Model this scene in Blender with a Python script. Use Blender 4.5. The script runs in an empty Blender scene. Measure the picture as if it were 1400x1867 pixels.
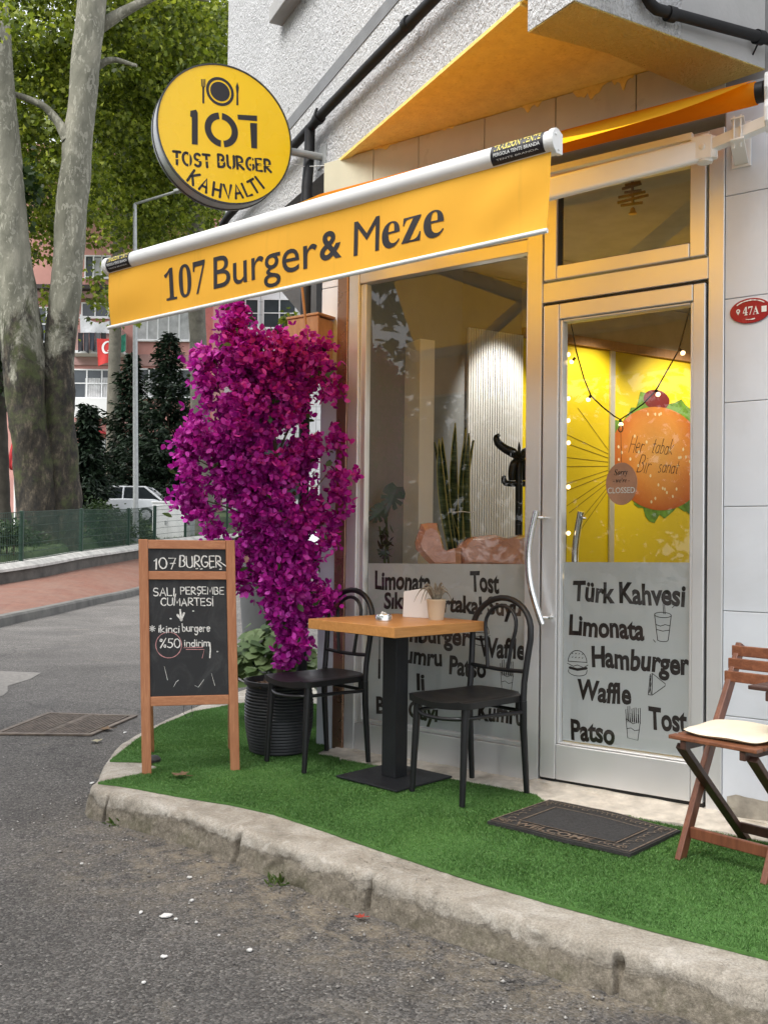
import bpy, bmesh, math, random
import numpy as np
from mathutils import Vector, Matrix

R = math.radians
scene = bpy.context.scene
COL = scene.collection
random.seed(7)
rng = np.random.default_rng(7)

# ------------------------------------------------------------------ camera, sky, sun, exposure
FPX, CXP, CYP, EYE = 1754.0, 700.0, 958.5, 1.11           # focal length and centre in photo pixels, eye height
PITCH, ROLL = R(1.04), R(0.69)
FWD = np.array([0, math.cos(PITCH), math.sin(PITCH)])
_u0 = np.array([0, -math.sin(PITCH), math.cos(PITCH)])
_r0 = np.array([1.0, 0, 0])
RT = _r0 * math.cos(ROLL) + _u0 * math.sin(ROLL)
UP = -_r0 * math.sin(ROLL) + _u0 * math.cos(ROLL)
EYEP = np.array([0, 0, EYE])

cam_d = bpy.data.cameras.new('camera')
cam = bpy.data.objects.new('camera', cam_d)
COL.objects.link(cam)
cam_d.sensor_fit = 'VERTICAL'
cam_d.sensor_height = 24.0
cam_d.lens = FPX / 1867.0 * 24.0
cam_d.shift_y = (CYP - 933.5) / 1867.0
cam_d.clip_start, cam_d.clip_end = 0.05, 2000
cm = Matrix.Identity(4)
for i in range(3):
    cm[i][0], cm[i][1], cm[i][2], cm[i][3] = RT[i], UP[i], -FWD[i], EYEP[i]
cam.matrix_world = cm
scene.camera = cam

SUN_EL, SUN_AZ = R(50), R(236)                             # azimuth measured clockwise from +Y (behind the viewer, to the left)
world = bpy.data.worlds.new('World')
scene.world = world
world.use_nodes = True
wn = world.node_tree
wn.nodes.clear()
w_out = wn.nodes.new('ShaderNodeOutputWorld')
w_bg = wn.nodes.new('ShaderNodeBackground')
w_sky = wn.nodes.new('ShaderNodeTexSky')
w_sky.sky_type = 'NISHITA'
w_sky.sun_disc = False
w_sky.sun_elevation = SUN_EL
w_sky.sun_rotation = SUN_AZ
w_sky.air_density, w_sky.dust_density = 1.0, 3.0
w_mix = wn.nodes.new('ShaderNodeMix')
w_mix.data_type = 'RGBA'
w_mix.inputs[0].default_value = 0.72                       # an overcast sky: mostly pale cloud
w_mix.inputs[7].default_value = (11.6, 11.9, 12.6, 1)
wn.links.new(w_sky.outputs[0], w_mix.inputs[6])
wn.links.new(w_mix.outputs[2], w_bg.inputs[0])
w_bg.inputs[1].default_value = 0.11
wn.links.new(w_bg.outputs[0], w_out.inputs[0])

sun_d = bpy.data.lights.new('sun', 'SUN')
sun_d.energy = 3.6
sun_d.angle = R(40)
sun_d.color = (1.0, 0.982, 0.955)
sun = bpy.data.objects.new('sun', sun_d)
COL.objects.link(sun)
sdir = Vector((math.sin(SUN_AZ) * math.cos(SUN_EL), math.cos(SUN_AZ) * math.cos(SUN_EL), math.sin(SUN_EL)))
sun.rotation_euler = (-sdir).to_track_quat('-Z', 'Y').to_euler()
sun.location = sdir * 30

scene.view_settings.view_transform = 'Standard'
scene.view_settings.look = 'None'
scene.view_settings.exposure = 0.64
scene.view_settings.gamma = 1.0
scene.cycles.max_bounces = 8
scene.cycles.diffuse_bounces = 4
scene.cycles.transparent_max_bounces = 16
scene.cycles.use_adaptive_sampling = True
scene.cycles.adaptive_threshold = 0.01
scene.cycles.use_denoising = True
scene.cycles.sample_clamp_indirect = 6.0

# ------------------------------------------------------------------ measuring helpers
def ray(x, y): return FWD + RT * (x - CXP) / FPX - UP * (y - CYP) / FPX
KD = 1.25                                                  # depths below are noted in units of 1.25 m
def at(x, y, Y):
    d = ray(x, y); return EYEP + d * (Y * KD / d[1])
def gz(x, y, z):
    d = ray(x, y); return EYEP + d * ((z - EYE) / d[2])
def norm(v): v = np.array(v, float); return v / np.linalg.norm(v)
FS = norm([0.8655, -0.501 * KD, 0])                        # shop frame: s along the facade, n out to the street, z up
FN = np.array([FS[1], -FS[0], 0.0])
FA = math.atan2(-FS[1], FS[0])
KB = 1.045                                                 # the building stands a little behind the turf
FO = np.array([0.728 * KB, 3.43 * KD * KB, 0.0])
GO = np.array([0.728, 3.43 * KD, 0.0])
SX = 1.068 * KB
def ZS(z): return EYE + (z - EYE) * KB
def S(s, n, z): return FO + FS * (SX * s + .238 * n) + FN * (1.223 * n) + np.array([0, 0, ZS(z)])       # a point of the building
def SG(s, n, z): return GO + FS * (1.068 * s + .228 * n) + FN * (1.17 * n) + np.array([0, 0, z])        # a point on the ground in front of it
def L(s, n, z): return (SX * s, -n, ZS(z))                 # the same in the shop's own axes
def on_f(x, y, n=0.0):
    d = ray(x, y); t = ((FO + FN * n - EYEP) @ FN) / (d @ FN); P = EYEP + d * t
    return (P - FO) @ FS, P[2]
SHOP_M = Matrix.Translation(Vector(FO)) @ Matrix.Rotation(-FA, 4, 'Z')
A0 = np.array([-0.395 * KB, 4.238 * KD * KB, 0.0]); AD = norm([0.528, -0.849 * KD, 0.0]); AN = np.array([AD[1], -AD[0], 0.0])
def A(t, o, z): return A0 + AD * (t * 1.238) + AN * o + np.array([0, 0, ZS(z)])     # the slanted upper wall

# ------------------------------------------------------------------ mesh helpers
class MB:
    def __init__(s): s.v, s.f, s.mi = [], [], []
    def add(s, vs, fs, m=0):
        b = len(s.v)
        s.v += [tuple(map(float, p)) for p in vs]
        s.f += [tuple(b + i for i in f) for f in fs]
        s.mi += [m] * len(fs)
        return s
    def box(s, lo, hi, m=0, M=None):
        x0, y0, z0 = lo; x1, y1, z1 = hi
        if x0 > x1: x0, x1 = x1, x0
        if y0 > y1: y0, y1 = y1, y0
        if z0 > z1: z0, z1 = z1, z0
        vs = [(x0, y0, z0), (x1, y0, z0), (x1, y1, z0), (x0, y1, z0), (x0, y0, z1), (x1, y0, z1), (x1, y1, z1), (x0, y1, z1)]
        if M is not None: vs = [tuple(M @ Vector(p)) for p in vs]
        return s.add(vs, [(0, 3, 2, 1), (4, 5, 6, 7), (0, 1, 5, 4), (1, 2, 6, 5), (2, 3, 7, 6), (3, 0, 4, 7)], m)
    def beam(s, p, q, w, h, m=0, up=(0, 0, 1)):
        p, q = Vector(p), Vector(q); d = (q - p); ln = d.length; d.normalize()
        sd = d.cross(Vector(up))
        if sd.length < 1e-5: sd = d.cross(Vector((1, 0, 0)))
        sd.normalize(); u = sd.cross(d)
        vs = []
        for e in (p, q):
            for a, b in ((-1, -1), (1, -1), (1, 1), (-1, 1)): vs.append(e + sd * (a * w / 2) + u * (b * h / 2))
        return s.add(vs, [(3, 2, 1, 0), (4, 5, 6, 7), (0, 1, 5, 4), (1, 2, 6, 5), (2, 3, 7, 6), (3, 0, 4, 7)], m)
    def tube(s, pts, r, seg=10, m=0, caps=True, closed=False):
        pts = [Vector(p) for p in pts]; n = len(pts)
        rs = list(r) if hasattr(r, '__len__') else [r] * n
        vs, fs = [], []
        prev = None
        for i, p in enumerate(pts):
            if closed: t = pts[(i + 1) % n] - pts[i - 1]
            else: t = pts[min(i + 1, n - 1)] - pts[max(i - 1, 0)]
            t.normalize()
            if prev is None:
                a = Vector((0, 0, 1)) if abs(t.z) < .9 else Vector((1, 0, 0))
                u = t.cross(a).normalized()
            else:
                u = prev - t * prev.dot(t); u.normalize()
            prev = u; w = t.cross(u)
            for k in range(seg):
                an = 2 * math.pi * k / seg
                vs.append(p + (u * math.cos(an) + w * math.sin(an)) * rs[i])
        for i in range(n if closed else n - 1):
            j = (i + 1) % n
            for k in range(seg):
                k2 = (k + 1) % seg
                fs.append((i * seg + k, i * seg + k2, j * seg + k2, j * seg + k))
        if caps and not closed:
            fs.append(tuple(range(seg))[::-1]); fs.append(tuple((n - 1) * seg + k for k in range(seg)))
        return s.add(vs, fs, m)
    def lathe(s, prof, seg=32, c=(0, 0, 0), m=0, caps=True):
        vs, fs = [], []; n = len(prof)
        for (r, z) in prof:
            for k in range(seg):
                an = 2 * math.pi * k / seg
                vs.append((c[0] + r * math.cos(an), c[1] + r * math.sin(an), c[2] + z))
        for i in range(n - 1):
            for k in range(seg):
                k2 = (k + 1) % seg
                fs.append((i * seg + k, i * seg + k2, (i + 1) * seg + k2, (i + 1) * seg + k))
        if caps:
            fs.append(tuple(range(seg))[::-1]); fs.append(tuple((n - 1) * seg + k for k in range(seg)))
        return s.add(vs, fs, m)
    def prism(s, poly, vec, m=0):
        n = len(poly); vec = Vector(vec)
        vs = [Vector(p) for p in poly] + [Vector(p) + vec for p in poly]
        fs = [tuple(range(n))[::-1], tuple(range(n, 2 * n))] + [(i, (i + 1) % n, n + (i + 1) % n, n + i) for i in range(n)]
        return s.add(vs, fs, m)
    def grid(s, P, m=0, flip=False):
        a, b = len(P), len(P[0])
        vs = [p for row in P for p in row]
        fs = []
        for i in range(a - 1):
            for j in range(b - 1):
                q = (i * b + j, i * b + j + 1, (i + 1) * b + j + 1, (i + 1) * b + j)
                fs.append(q[::-1] if flip else q)
        return s.add(vs, fs, m)
    def build(s, name, mats, parent=None, smooth=None, bevel=0, M=None, fix=True, segs=2):
        me = bpy.data.meshes.new(name)
        vs = s.v if M is None else [tuple(M @ Vector(p)) for p in s.v]
        me.from_pydata(vs, [], s.f)
        if not isinstance(mats, (list, tuple)): mats = [mats]
        for mt in mats: me.materials.append(mt)
        if len(mats) > 1: me.polygons.foreach_set('material_index', s.mi)
        if fix:
            bm = bmesh.new(); bm.from_mesh(me); bmesh.ops.recalc_face_normals(bm, faces=bm.faces); bm.to_mesh(me); bm.free()
        if smooth:
            me.polygons.foreach_set('use_smooth', [True] * len(me.polygons))
            me.set_sharp_from_angle(angle=R(smooth))
        me.update()
        o = bpy.data.objects.new(name, me)
        COL.objects.link(o)
        if parent is not None: o.parent = parent
        if bevel:
            b = o.modifiers.new('bevel', 'BEVEL'); b.width = bevel; b.segments = segs; b.limit_method = 'ANGLE'; b.angle_limit = R(40)
        return o

def fast_mesh(name, V, F, mats, parent=None, mi=None, smooth=False):
    V = np.asarray(V, np.float32); F = np.asarray(F, np.int32); k = F.shape[1]
    me = bpy.data.meshes.new(name)
    me.vertices.add(len(V)); me.vertices.foreach_set('co', V.ravel())
    me.loops.add(F.size); me.loops.foreach_set('vertex_index', F.ravel())
    me.polygons.add(len(F))
    me.polygons.foreach_set('loop_start', np.arange(0, F.size, k, dtype=np.int32))
    me.polygons.foreach_set('loop_total', np.full(len(F), k, np.int32))
    if not isinstance(mats, (list, tuple)): mats = [mats]
    for m in mats: me.materials.append(m)
    if mi is not None: me.polygons.foreach_set('material_index', np.asarray(mi, np.int32))
    if smooth: me.polygons.foreach_set('use_smooth', np.ones(len(F), bool))
    me.update(calc_edges=True); me.validate()
    o = bpy.data.objects.new(name, me); COL.objects.link(o)
    if parent is not None: o.parent = parent
    return o

def tag(o, label=None, cat=None, group=None, kind=None):
    if label: o['label'] = label
    if cat: o['category'] = cat
    if group: o['group'] = group
    if kind: o['kind'] = kind
    return o
def thing(name, label, cat, loc=(0, 0, 0), rz=0.0, group=None):
    o = bpy.data.objects.new(name, None); COL.objects.link(o)
    o.empty_display_size = 0.1
    o.matrix_world = Matrix.Translation(Vector(loc)) @ Matrix.Rotation(rz, 4, 'Z')
    return tag(o, label, cat, group)
def dup(root, loc, rz, label, group=None):
    r = root.copy(); COL.objects.link(r)
    r.matrix_world = Matrix.Translation(Vector(loc)) @ Matrix.Rotation(rz, 4, 'Z')
    r['label'] = label
    if group: r['group'] = group
    for ch in [c for c in bpy.data.objects if c.parent == root]:
        c = ch.copy(); COL.objects.link(c); c.parent = r
        for g in [q for q in bpy.data.objects if q.parent == ch]:
            d = g.copy(); COL.objects.link(d); d.parent = c
    return r

# ------------------------------------------------------------------ materials
def new_mat(name):
    m = bpy.data.materials.new(name); m.use_nodes = True
    nt = m.node_tree; b = nt.nodes['Principled BSDF']
    return m, nt, b
def N(nt, t, **kw):
    n = nt.nodes.new(t)
    for k, v in kw.items(): setattr(n, k, v)
    return n
def pos(nt):
    g = N(nt, 'ShaderNodeNewGeometry'); return g.outputs['Position']
def objc(nt):
    g = N(nt, 'ShaderNodeTexCoord'); return g.outputs['Object']
def mapping(nt, src, scale=(1, 1, 1), rot=(0, 0, 0)):
    m = N(nt, 'ShaderNodeMapping'); m.inputs['Scale'].default_value = scale; m.inputs['Rotation'].default_value = rot
    nt.links.new(src, m.inputs['Vector']); return m.outputs[0]
def noise(nt, src, scale, detail=4, rough=.55, dist=0.0):
    n = N(nt, 'ShaderNodeTexNoise'); n.inputs['Scale'].default_value = scale; n.inputs['Detail'].default_value = detail
    n.inputs['Roughness'].default_value = rough; n.inputs['Distortion'].default_value = dist
    nt.links.new(src, n.inputs['Vector']); return n.outputs['Fac']
def ramp(nt, src, stops, interp='LINEAR'):
    r = N(nt, 'ShaderNodeValToRGB'); r.color_ramp.interpolation = interp
    e = r.color_ramp.elements
    while len(e) < len(stops): e.new(0.5)
    for i, (p, c) in enumerate(stops):
        e[i].position = p
        c = (c, c, c) if not hasattr(c, '__len__') else c
        e[i].color = (*c, 1)
    nt.links.new(src, r.inputs[0]); return r.outputs[0]
def mixc(nt, fac, a, b, mode='MIX'):
    m = N(nt, 'ShaderNodeMix', data_type='RGBA', blend_type=mode)
    for i, v in ((0, fac), (6, a), (7, b)):
        if isinstance(v, (int, float)): m.inputs[i].default_value = v
        elif isinstance(v, tuple): m.inputs[i].default_value = (*v, 1) if len(v) == 3 else v
        else: nt.links.new(v, m.inputs[i])
    return m.outputs[2]
def math_(nt, op, a, b=0.0):
    m = N(nt, 'ShaderNodeMath', operation=op)
    for i, v in ((0, a), (1, b)):
        if isinstance(v, (int, float)): m.inputs[i].default_value = v
        else: nt.links.new(v, m.inputs[i])
    return m.outputs[0]
def bump(nt, b, h, strength=.3, dist=.01):
    n = N(nt, 'ShaderNodeBump'); n.inputs['Strength'].default_value = strength; n.inputs['Distance'].default_value = dist
    nt.links.new(h, n.inputs['Height']); nt.links.new(n.outputs[0], b.inputs['Normal']); return n
def island(nt):
    return N(nt, 'ShaderNodeNewGeometry').outputs['Random Per Island']

def plain(name, col, rough=.5, metal=0.0, var=.12, vs=6.0, bmp=0.0, bs=120.0, spec=None, grime=None, gs=2.5, src='obj'):
    m, nt, b = new_mat(name)
    c0 = objc(nt) if src == 'obj' else pos(nt)
    lo = tuple(max(0, c * (1 - var)) for c in col); hi = tuple(min(1, c * (1 + var)) for c in col)
    c = ramp(nt, noise(nt, c0, vs, 5, .6), [(.3, lo), (.7, hi)])
    if grime:
        g = ramp(nt, noise(nt, c0, gs, 6, .65, .4), [(.52, 0.0), (.75, 1.0)])
        c = mixc(nt, math_(nt, 'MULTIPLY', g, grime[1]), c, grime[0])
    nt.links.new(c, b.inputs['Base Color'])
    rr = ramp(nt, noise(nt, c0, vs * 2.3, 4), [(.3, max(0, rough - .06)), (.7, min(1, rough + .06))])
    nt.links.new(rr, b.inputs['Roughness'])
    b.inputs['Metallic'].default_value = metal
    if spec is not None: b.inputs['Specular IOR Level'].default_value = spec
    if bmp: bump(nt, b, noise(nt, c0, bs, 3), bmp, .004)
    return m

def wood(name, col, dark, scale=(1, 14, 14), rough=.45, bmp=.15, contrast=.5):
    m, nt, b = new_mat(name)
    v = mapping(nt, objc(nt), scale)
    f1 = noise(nt, v, 3.0, 8, .62, 1.2)
    f2 = noise(nt, v, 14.0, 4, .6, .3)
    f = math_(nt, 'ADD', math_(nt, 'MULTIPLY', f1, .7), math_(nt, 'MULTIPLY', f2, .3))
    c = ramp(nt, f, [(.5 - contrast * .4, dark), (.5, tuple((a + q) / 2 for a, q in zip(col, dark))), (.5 + contrast * .3, col)])
    nt.links.new(c, b.inputs['Base Color'])
    b.inputs['Roughness'].default_value = rough
    bump(nt, b, f, bmp, .003)
    return m

def leafy(name, cols, rough=.45, trans=.45, spec=.4):
    m, nt, b = new_mat(name)
    r = island(nt)
    n = len(cols)
    c = ramp(nt, r, [(i / max(1, n - 1), k) for i, k in enumerate(cols)])
    nt.links.new(c, b.inputs['Base Color']); b.inputs['Roughness'].default_value = rough
    b.inputs['Specular IOR Level'].default_value = spec
    t = N(nt, 'ShaderNodeBsdfTranslucent')
    c2 = mixc(nt, .6, c, (1.0, 1.0, .35), 'MULTIPLY') if trans and name.startswith('leaf') else c
    nt.links.new(c2, t.inputs[0])
    mx = N(nt, 'ShaderNodeMixShader'); mx.inputs[0].default_value = trans
    nt.links.new(b.outputs[0], mx.inputs[1]); nt.links.new(t.outputs[0], mx.inputs[2])
    nt.links.new(mx.outputs[0], nt.nodes['Material Output'].inputs[0])
    return m

def fabric(name, col, trans=.5, tcol=None, weave=900.0):
    m, nt, b = new_mat(name)
    c0 = objc(nt)
    c = ramp(nt, noise(nt, c0, 2.2, 6, .6), [(.3, tuple(k * .9 for k in col)), (.7, col)])
    streak = ramp(nt, noise(nt, mapping(nt, c0, (22, 22, 1.2)), 1.0, 4, .6), [(.60, 0.0), (.78, .16)])
    c = mixc(nt, streak, c, (.33, .17, .02))
    nt.links.new(c, b.inputs['Base Color']); b.inputs['Roughness'].default_value = .75
    b.inputs['Specular IOR Level'].default_value = .25
    bump(nt, b, noise(nt, c0, weave, 2), .15, .001)
    t = N(nt, 'ShaderNodeBsdfTranslucent'); t.inputs[0].default_value = (*(tcol or col), 1)
    mx = N(nt, 'ShaderNodeMixShader'); mx.inputs[0].default_value = trans
    nt.links.new(b.outputs[0], mx.inputs[1]); nt.links.new(t.outputs[0], mx.inputs[2])
    nt.links.new(mx.outputs[0], nt.nodes['Material Output'].inputs[0])
    return m

def glass(name, tint=(.93, .95, .94)):
    m, nt, b = new_mat(name)
    nt.nodes.remove(b)
    t = N(nt, 'ShaderNodeBsdfTransparent'); t.inputs[0].default_value = (*tint, 1)
    g = N(nt, 'ShaderNodeBsdfGlossy'); g.inputs['Roughness'].default_value = .015
    wob = N(nt, 'ShaderNodeBump'); wob.inputs['Strength'].default_value = .02; wob.inputs['Distance'].default_value = .05
    nt.links.new(noise(nt, objc(nt), 1.6, 2), wob.inputs['Height']); nt.links.new(wob.outputs[0], g.inputs['Normal'])
    lw = N(nt, 'ShaderNodeLayerWeight')
    f5 = math_(nt, 'ADD', math_(nt, 'MULTIPLY', math_(nt, 'POWER', lw.outputs['Facing'], 5.0), .9), .065)   # Schlick, two faces of a pane
    mx = N(nt, 'ShaderNodeMixShader')
    nt.links.new(f5, mx.inputs[0]); nt.links.new(t.outputs[0], mx.inputs[1]); nt.links.new(g.outputs[0], mx.inputs[2])
    nt.links.new(mx.outputs[0], nt.nodes['Material Output'].inputs[0])
    return m

def asphalt():
    m, nt, b = new_mat('asphalt')
    p = pos(nt)
    v = N(nt, 'ShaderNodeTexVoronoi'); v.inputs['Scale'].default_value = 135; nt.links.new(p, v.inputs['Vector'])
    agg = ramp(nt, v.outputs['Color'], [(.0, (.06, .055, .05)), (.45, (.125, .116, .106)), (.8, (.21, .195, .178)), (.94, (.33, .31, .28)), (1, (.58, .55, .50))])
    big = ramp(nt, noise(nt, p, .9, 7, .62, .5), [(.32, .72), (.5, .95), (.7, 1.2)])
    c = mixc(nt, 1.0, agg, big, 'MULTIPLY')
    fine = ramp(nt, noise(nt, p, 420, 3, .7), [(.3, .55), (.7, 1.25)])
    c = mixc(nt, 1.0, c, fine, 'MULTIPLY')
    # long hairline cracks and lighter sandy stains
    cr = N(nt, 'ShaderNodeTexVoronoi', feature='DISTANCE_TO_EDGE'); cr.inputs['Scale'].default_value = .21
    wp = N(nt, 'ShaderNodeVectorMath', operation='ADD'); nz = N(nt, 'ShaderNodeTexNoise'); nz.inputs['Scale'].default_value = 2.2; nz.inputs['Detail'].default_value = 6
    nt.links.new(p, nz.inputs['Vector']); nt.links.new(p, wp.inputs[0]); nt.links.new(nz.outputs['Color'], wp.inputs[1])
    nt.links.new(wp.outputs[0], cr.inputs['Vector'])
    crk = ramp(nt, cr.outputs['Distance'], [(.0, .55), (.002, .35), (.0045, .0)])
    c = mixc(nt, crk, c, (.035, .033, .031))
    st = ramp(nt, noise(nt, p, 2.6, 8, .7, .6), [(.60, 0.0), (.72, .5)])
    c = mixc(nt, st, c, (.27, .235, .185))
    dt = N(nt, 'ShaderNodeVectorMath', operation='DOT_PRODUCT'); sb = N(nt, 'ShaderNodeVectorMath', operation='SUBTRACT'); nt.links.new(p, sb.inputs[0]); sb.inputs[1].default_value = tuple(GO); nt.links.new(sb.outputs[0], dt.inputs[0]); dt.inputs[1].default_value = tuple(FN)
    mrk = N(nt, 'ShaderNodeMapRange'); mrk.inputs[1].default_value = 1.9; mrk.inputs[2].default_value = 1.30; nt.links.new(math_(nt, 'ADD', dt.outputs['Value'], math_(nt, 'MULTIPLY', math_(nt, 'SUBTRACT', noise(nt, p, 1.7, 6, .65), .5), 1.1)), mrk.inputs[0])
    sand = ramp(nt, noise(nt, p, 11, 8, .75, .5), [(.44, 0.0), (.66, .7)])
    ds = N(nt, 'ShaderNodeVectorMath', operation='DOT_PRODUCT'); nt.links.new(sb.outputs[0], ds.inputs[0]); ds.inputs[1].default_value = tuple(FS)
    gs_ = N(nt, 'ShaderNodeMapRange'); gs_.inputs[1].default_value = -1.9; gs_.inputs[2].default_value = -.9; nt.links.new(ds.outputs['Value'], gs_.inputs[0])
    c = mixc(nt, math_(nt, 'MULTIPLY', math_(nt, 'MULTIPLY', sand, mrk.outputs[0]), gs_.outputs[0]), c, (.36, .30, .21))
    dk = ramp(nt, noise(nt, p, 1.3, 5, .6, .3), [(.30, .45), (.45, 0.0)])
    c = mixc(nt, dk, c, (.075, .071, .068))
    nt.links.new(c, b.inputs['Base Color'])
    b.inputs['Roughness'].default_value = .85
    b.inputs['Specular IOR Level'].default_value = .3
    h = math_(nt, 'ADD', math_(nt, 'MULTIPLY', v.outputs['Distance'], -1.0), math_(nt, 'MULTIPLY', noise(nt, p, 160, 4, .7), 1.4))
    bump(nt, b, h, .9, .006)
    return m

def kerb_mat():
    m, nt, b = new_mat('kerb_concrete')
    p = pos(nt)
    sep = N(nt, 'ShaderNodeSeparateXYZ'); nt.links.new(p, sep.inputs[0])
    skin = ramp(nt, noise(nt, p, 7, 8, .65, .6), [(.25, (.27, .235, .185)), (.5, (.39, .35, .29)), (.7, (.52, .48, .42))])
    agg = ramp(nt, noise(nt, p, 60, 8, .75), [(.3, (.13, .112, .082)), (.55, (.25, .215, .165)), (.75, (.42, .37, .30))])
    # cement skin broken off along a ragged line on the face
    edge = math_(nt, 'ADD', sep.outputs[2], math_(nt, 'MULTIPLY', math_(nt, 'SUBTRACT', noise(nt, p, 3.2, 9, .74, .8), .5), .15))
    msk = ramp(nt, edge, [(.0, 0.0), (.001, 0.0)])
    mr = N(nt, 'ShaderNodeMapRange'); mr.inputs[1].default_value = -.062; mr.inputs[2].default_value = -.048
    nt.links.new(edge, mr.inputs[0])
    c = mixc(nt, mr.outputs[0], agg, skin)
    c = mixc(nt, 1.0, c, ramp(nt, noise(nt, p, 140, 4, .75), [(.3, .66), (.7, 1.28)]), 'MULTIPLY')
    c = mixc(nt, ramp(nt, noise(nt, p, 2.3, 7, .7, .6), [(.50, 0.0), (.68, .55)]), c, (.16, .14, .105))
    moss = ramp(nt, noise(nt, p, 3.6, 7, .7, .4), [(.5, 0.0), (.66, .75)])
    lowm = N(nt, 'ShaderNodeMapRange'); lowm.inputs[1].default_value = -.05; lowm.inputs[2].default_value = -.11
    nt.links.new(sep.outputs[2], lowm.inputs[0])
    c = mixc(nt, math_(nt, 'MULTIPLY', moss, lowm.outputs[0]), c, (.085, .085, .035))
    pch = ramp(nt, noise(nt, p, 9.5, 8, .7, .5), [(.60, 0.0), (.68, .8)])
    c = mixc(nt, math_(nt, 'MULTIPLY', pch, mr.outputs[0]), c, (.55, .51, .45))
    # fine cracks
    cr = N(nt, 'ShaderNodeTexVoronoi', feature='DISTANCE_TO_EDGE'); cr.inputs['Scale'].default_value = 5
    wp = N(nt, 'ShaderNodeVectorMath', operation='ADD'); nz = N(nt, 'ShaderNodeTexNoise'); nz.inputs['Scale'].default_value = 6; nz.inputs['Detail'].default_value = 6
    nt.links.new(p, nz.inputs['Vector']); nt.links.new(p, wp.inputs[0]); nt.links.new(nz.outputs['Color'], wp.inputs[1]); nt.links.new(wp.outputs[0], cr.inputs['Vector'])
    crk = ramp(nt, cr.outputs['Distance'], [(.0, .85), (.012, 0.0)])
    gate = ramp(nt, noise(nt, p, 2.3, 3), [(.48, 0.0), (.58, 1.0)])
    c = mixc(nt, math_(nt, 'MULTIPLY', crk, gate), c, (.09, .075, .055))
    nt.links.new(c, b.inputs['Base Color']); b.inputs['Roughness'].default_value = .9
    h = math_(nt, 'ADD', math_(nt, 'ADD', math_(nt, 'MULTIPLY', mr.outputs[0], .4), math_(nt, 'MULTIPLY', noise(nt, p, 45, 8, .75), 1.0)), math_(nt, 'MULTIPLY', math_(nt, 'MULTIPLY', crk, gate), -.6))
    bump(nt, b, h, .9, .010)
    return m

def render_wall(name, col, sx=1.0, strength=1.0, grime=True):
    m, nt, b = new_mat(name)
    p = objc(nt)
    v = N(nt, 'ShaderNodeTexVoronoi', feature='SMOOTH_F1'); v.inputs['Scale'].default_value = 75; v.inputs['Smoothness'].default_value = .4
    q = mapping(nt, p, (1, 1, .62))
    dz = N(nt, 'ShaderNodeVectorMath', operation='ADD'); nz = N(nt, 'ShaderNodeTexNoise'); nz.inputs['Scale'].default_value = 40; nz.inputs['Detail'].default_value = 4
    sc = N(nt, 'ShaderNodeVectorMath', operation='SCALE'); sc.inputs['Scale'].default_value = .05
    nt.links.new(q, nz.inputs['Vector']); nt.links.new(nz.outputs['Color'], sc.inputs[0]); nt.links.new(q, dz.inputs[0]); nt.links.new(sc.outputs[0], dz.inputs[1])
    nt.links.new(dz.outputs[0], v.inputs['Vector'])
    n1 = noise(nt, q, 46, 6, .70, .35)
    c = ramp(nt, noise(nt, p, 1.6, 6, .6), [(.3, tuple(k * .88 for k in col)), (.7, col)])
    pit = ramp(nt, n1, [(.36, .75), (.44, 0.0)])
    if grime: c = mixc(nt, pit, c, tuple(k * .55 for k in col))
    nt.links.new(c, b.inputs['Base Color']); b.inputs['Roughness'].default_value = .9
    b.inputs['Specular IOR Level'].default_value = .2
    h = math_(nt, 'ADD', math_(nt, 'MULTIPLY', n1, 1.6), math_(nt, 'MULTIPLY', v.outputs['Distance'], .9))
    bump(nt, b, h, strength, .022)
    return m

def bark():
    m, nt, b = new_mat('plane_bark')
    p = objc(nt)
    q = mapping(nt, p, (1, 1, .45))
    base = ramp(nt, noise(nt, q, 1.6, 6, .65, .6), [(.30, (.085, .083, .058)), (.5, (.155, .15, .112)), (.70, (.25, .235, .18))])
    v = N(nt, 'ShaderNodeTexVoronoi'); v.inputs['Scale'].default_value = 10.5; v.inputs['Randomness'].default_value = 1.0
    nz = N(nt, 'ShaderNodeTexNoise'); nz.inputs['Scale'].default_value = 4; nz.inputs['Detail'].default_value = 5
    ad = N(nt, 'ShaderNodeVectorMath', operation='ADD'); nt.links.new(q, ad.inputs[0]); nt.links.new(nz.outputs['Color'], ad.inputs[1]); nt.links.new(q, nz.inputs['Vector'])
    nt.links.new(ad.outputs[0], v.inputs['Vector'])
    flake = ramp(nt, v.outputs['Color'], [(.70, 0.0), (.74, 1.0)], 'LINEAR')
    c = mixc(nt, math_(nt, 'MULTIPLY', flake, .5), base, (.34, .325, .26))
    sep = N(nt, 'ShaderNodeSeparateXYZ'); nt.links.new(p, sep.inputs[0])
    # rough brown old bark with moss towards the foot
    hgt = math_(nt, 'ADD', sep.outputs[2], math_(nt, 'MULTIPLY', math_(nt, 'SUBTRACT', noise(nt, q, .9, 8, .72, .7), .5), 14.0))
    mr = N(nt, 'ShaderNodeMapRange'); mr.inputs[1].default_value = 6.4; mr.inputs[2].default_value = 5.2
    nt.links.new(hgt, mr.inputs[0])
    old = ramp(nt, noise(nt, q, 5, 8, .75), [(.40, (.008, .006, .004)), (.54, (.030, .023, .014)), (.68, (.12, .095, .065))])
    c = mixc(nt, mr.outputs[0], c, old)
    ms = ramp(nt, noise(nt, p, 1.0, 7, .7, .3), [(.5, 0.0), (.62, .8)])
    c = mixc(nt, math_(nt, 'MULTIPLY', ms, mr.outputs[0]), c, (.05, .062, .016))
    nt.links.new(c, b.inputs['Base Color']); b.inputs['Roughness'].default_value = .9
    bump(nt, b, noise(nt, q, 9, 8, .75), .8, .05)
    return m

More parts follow.
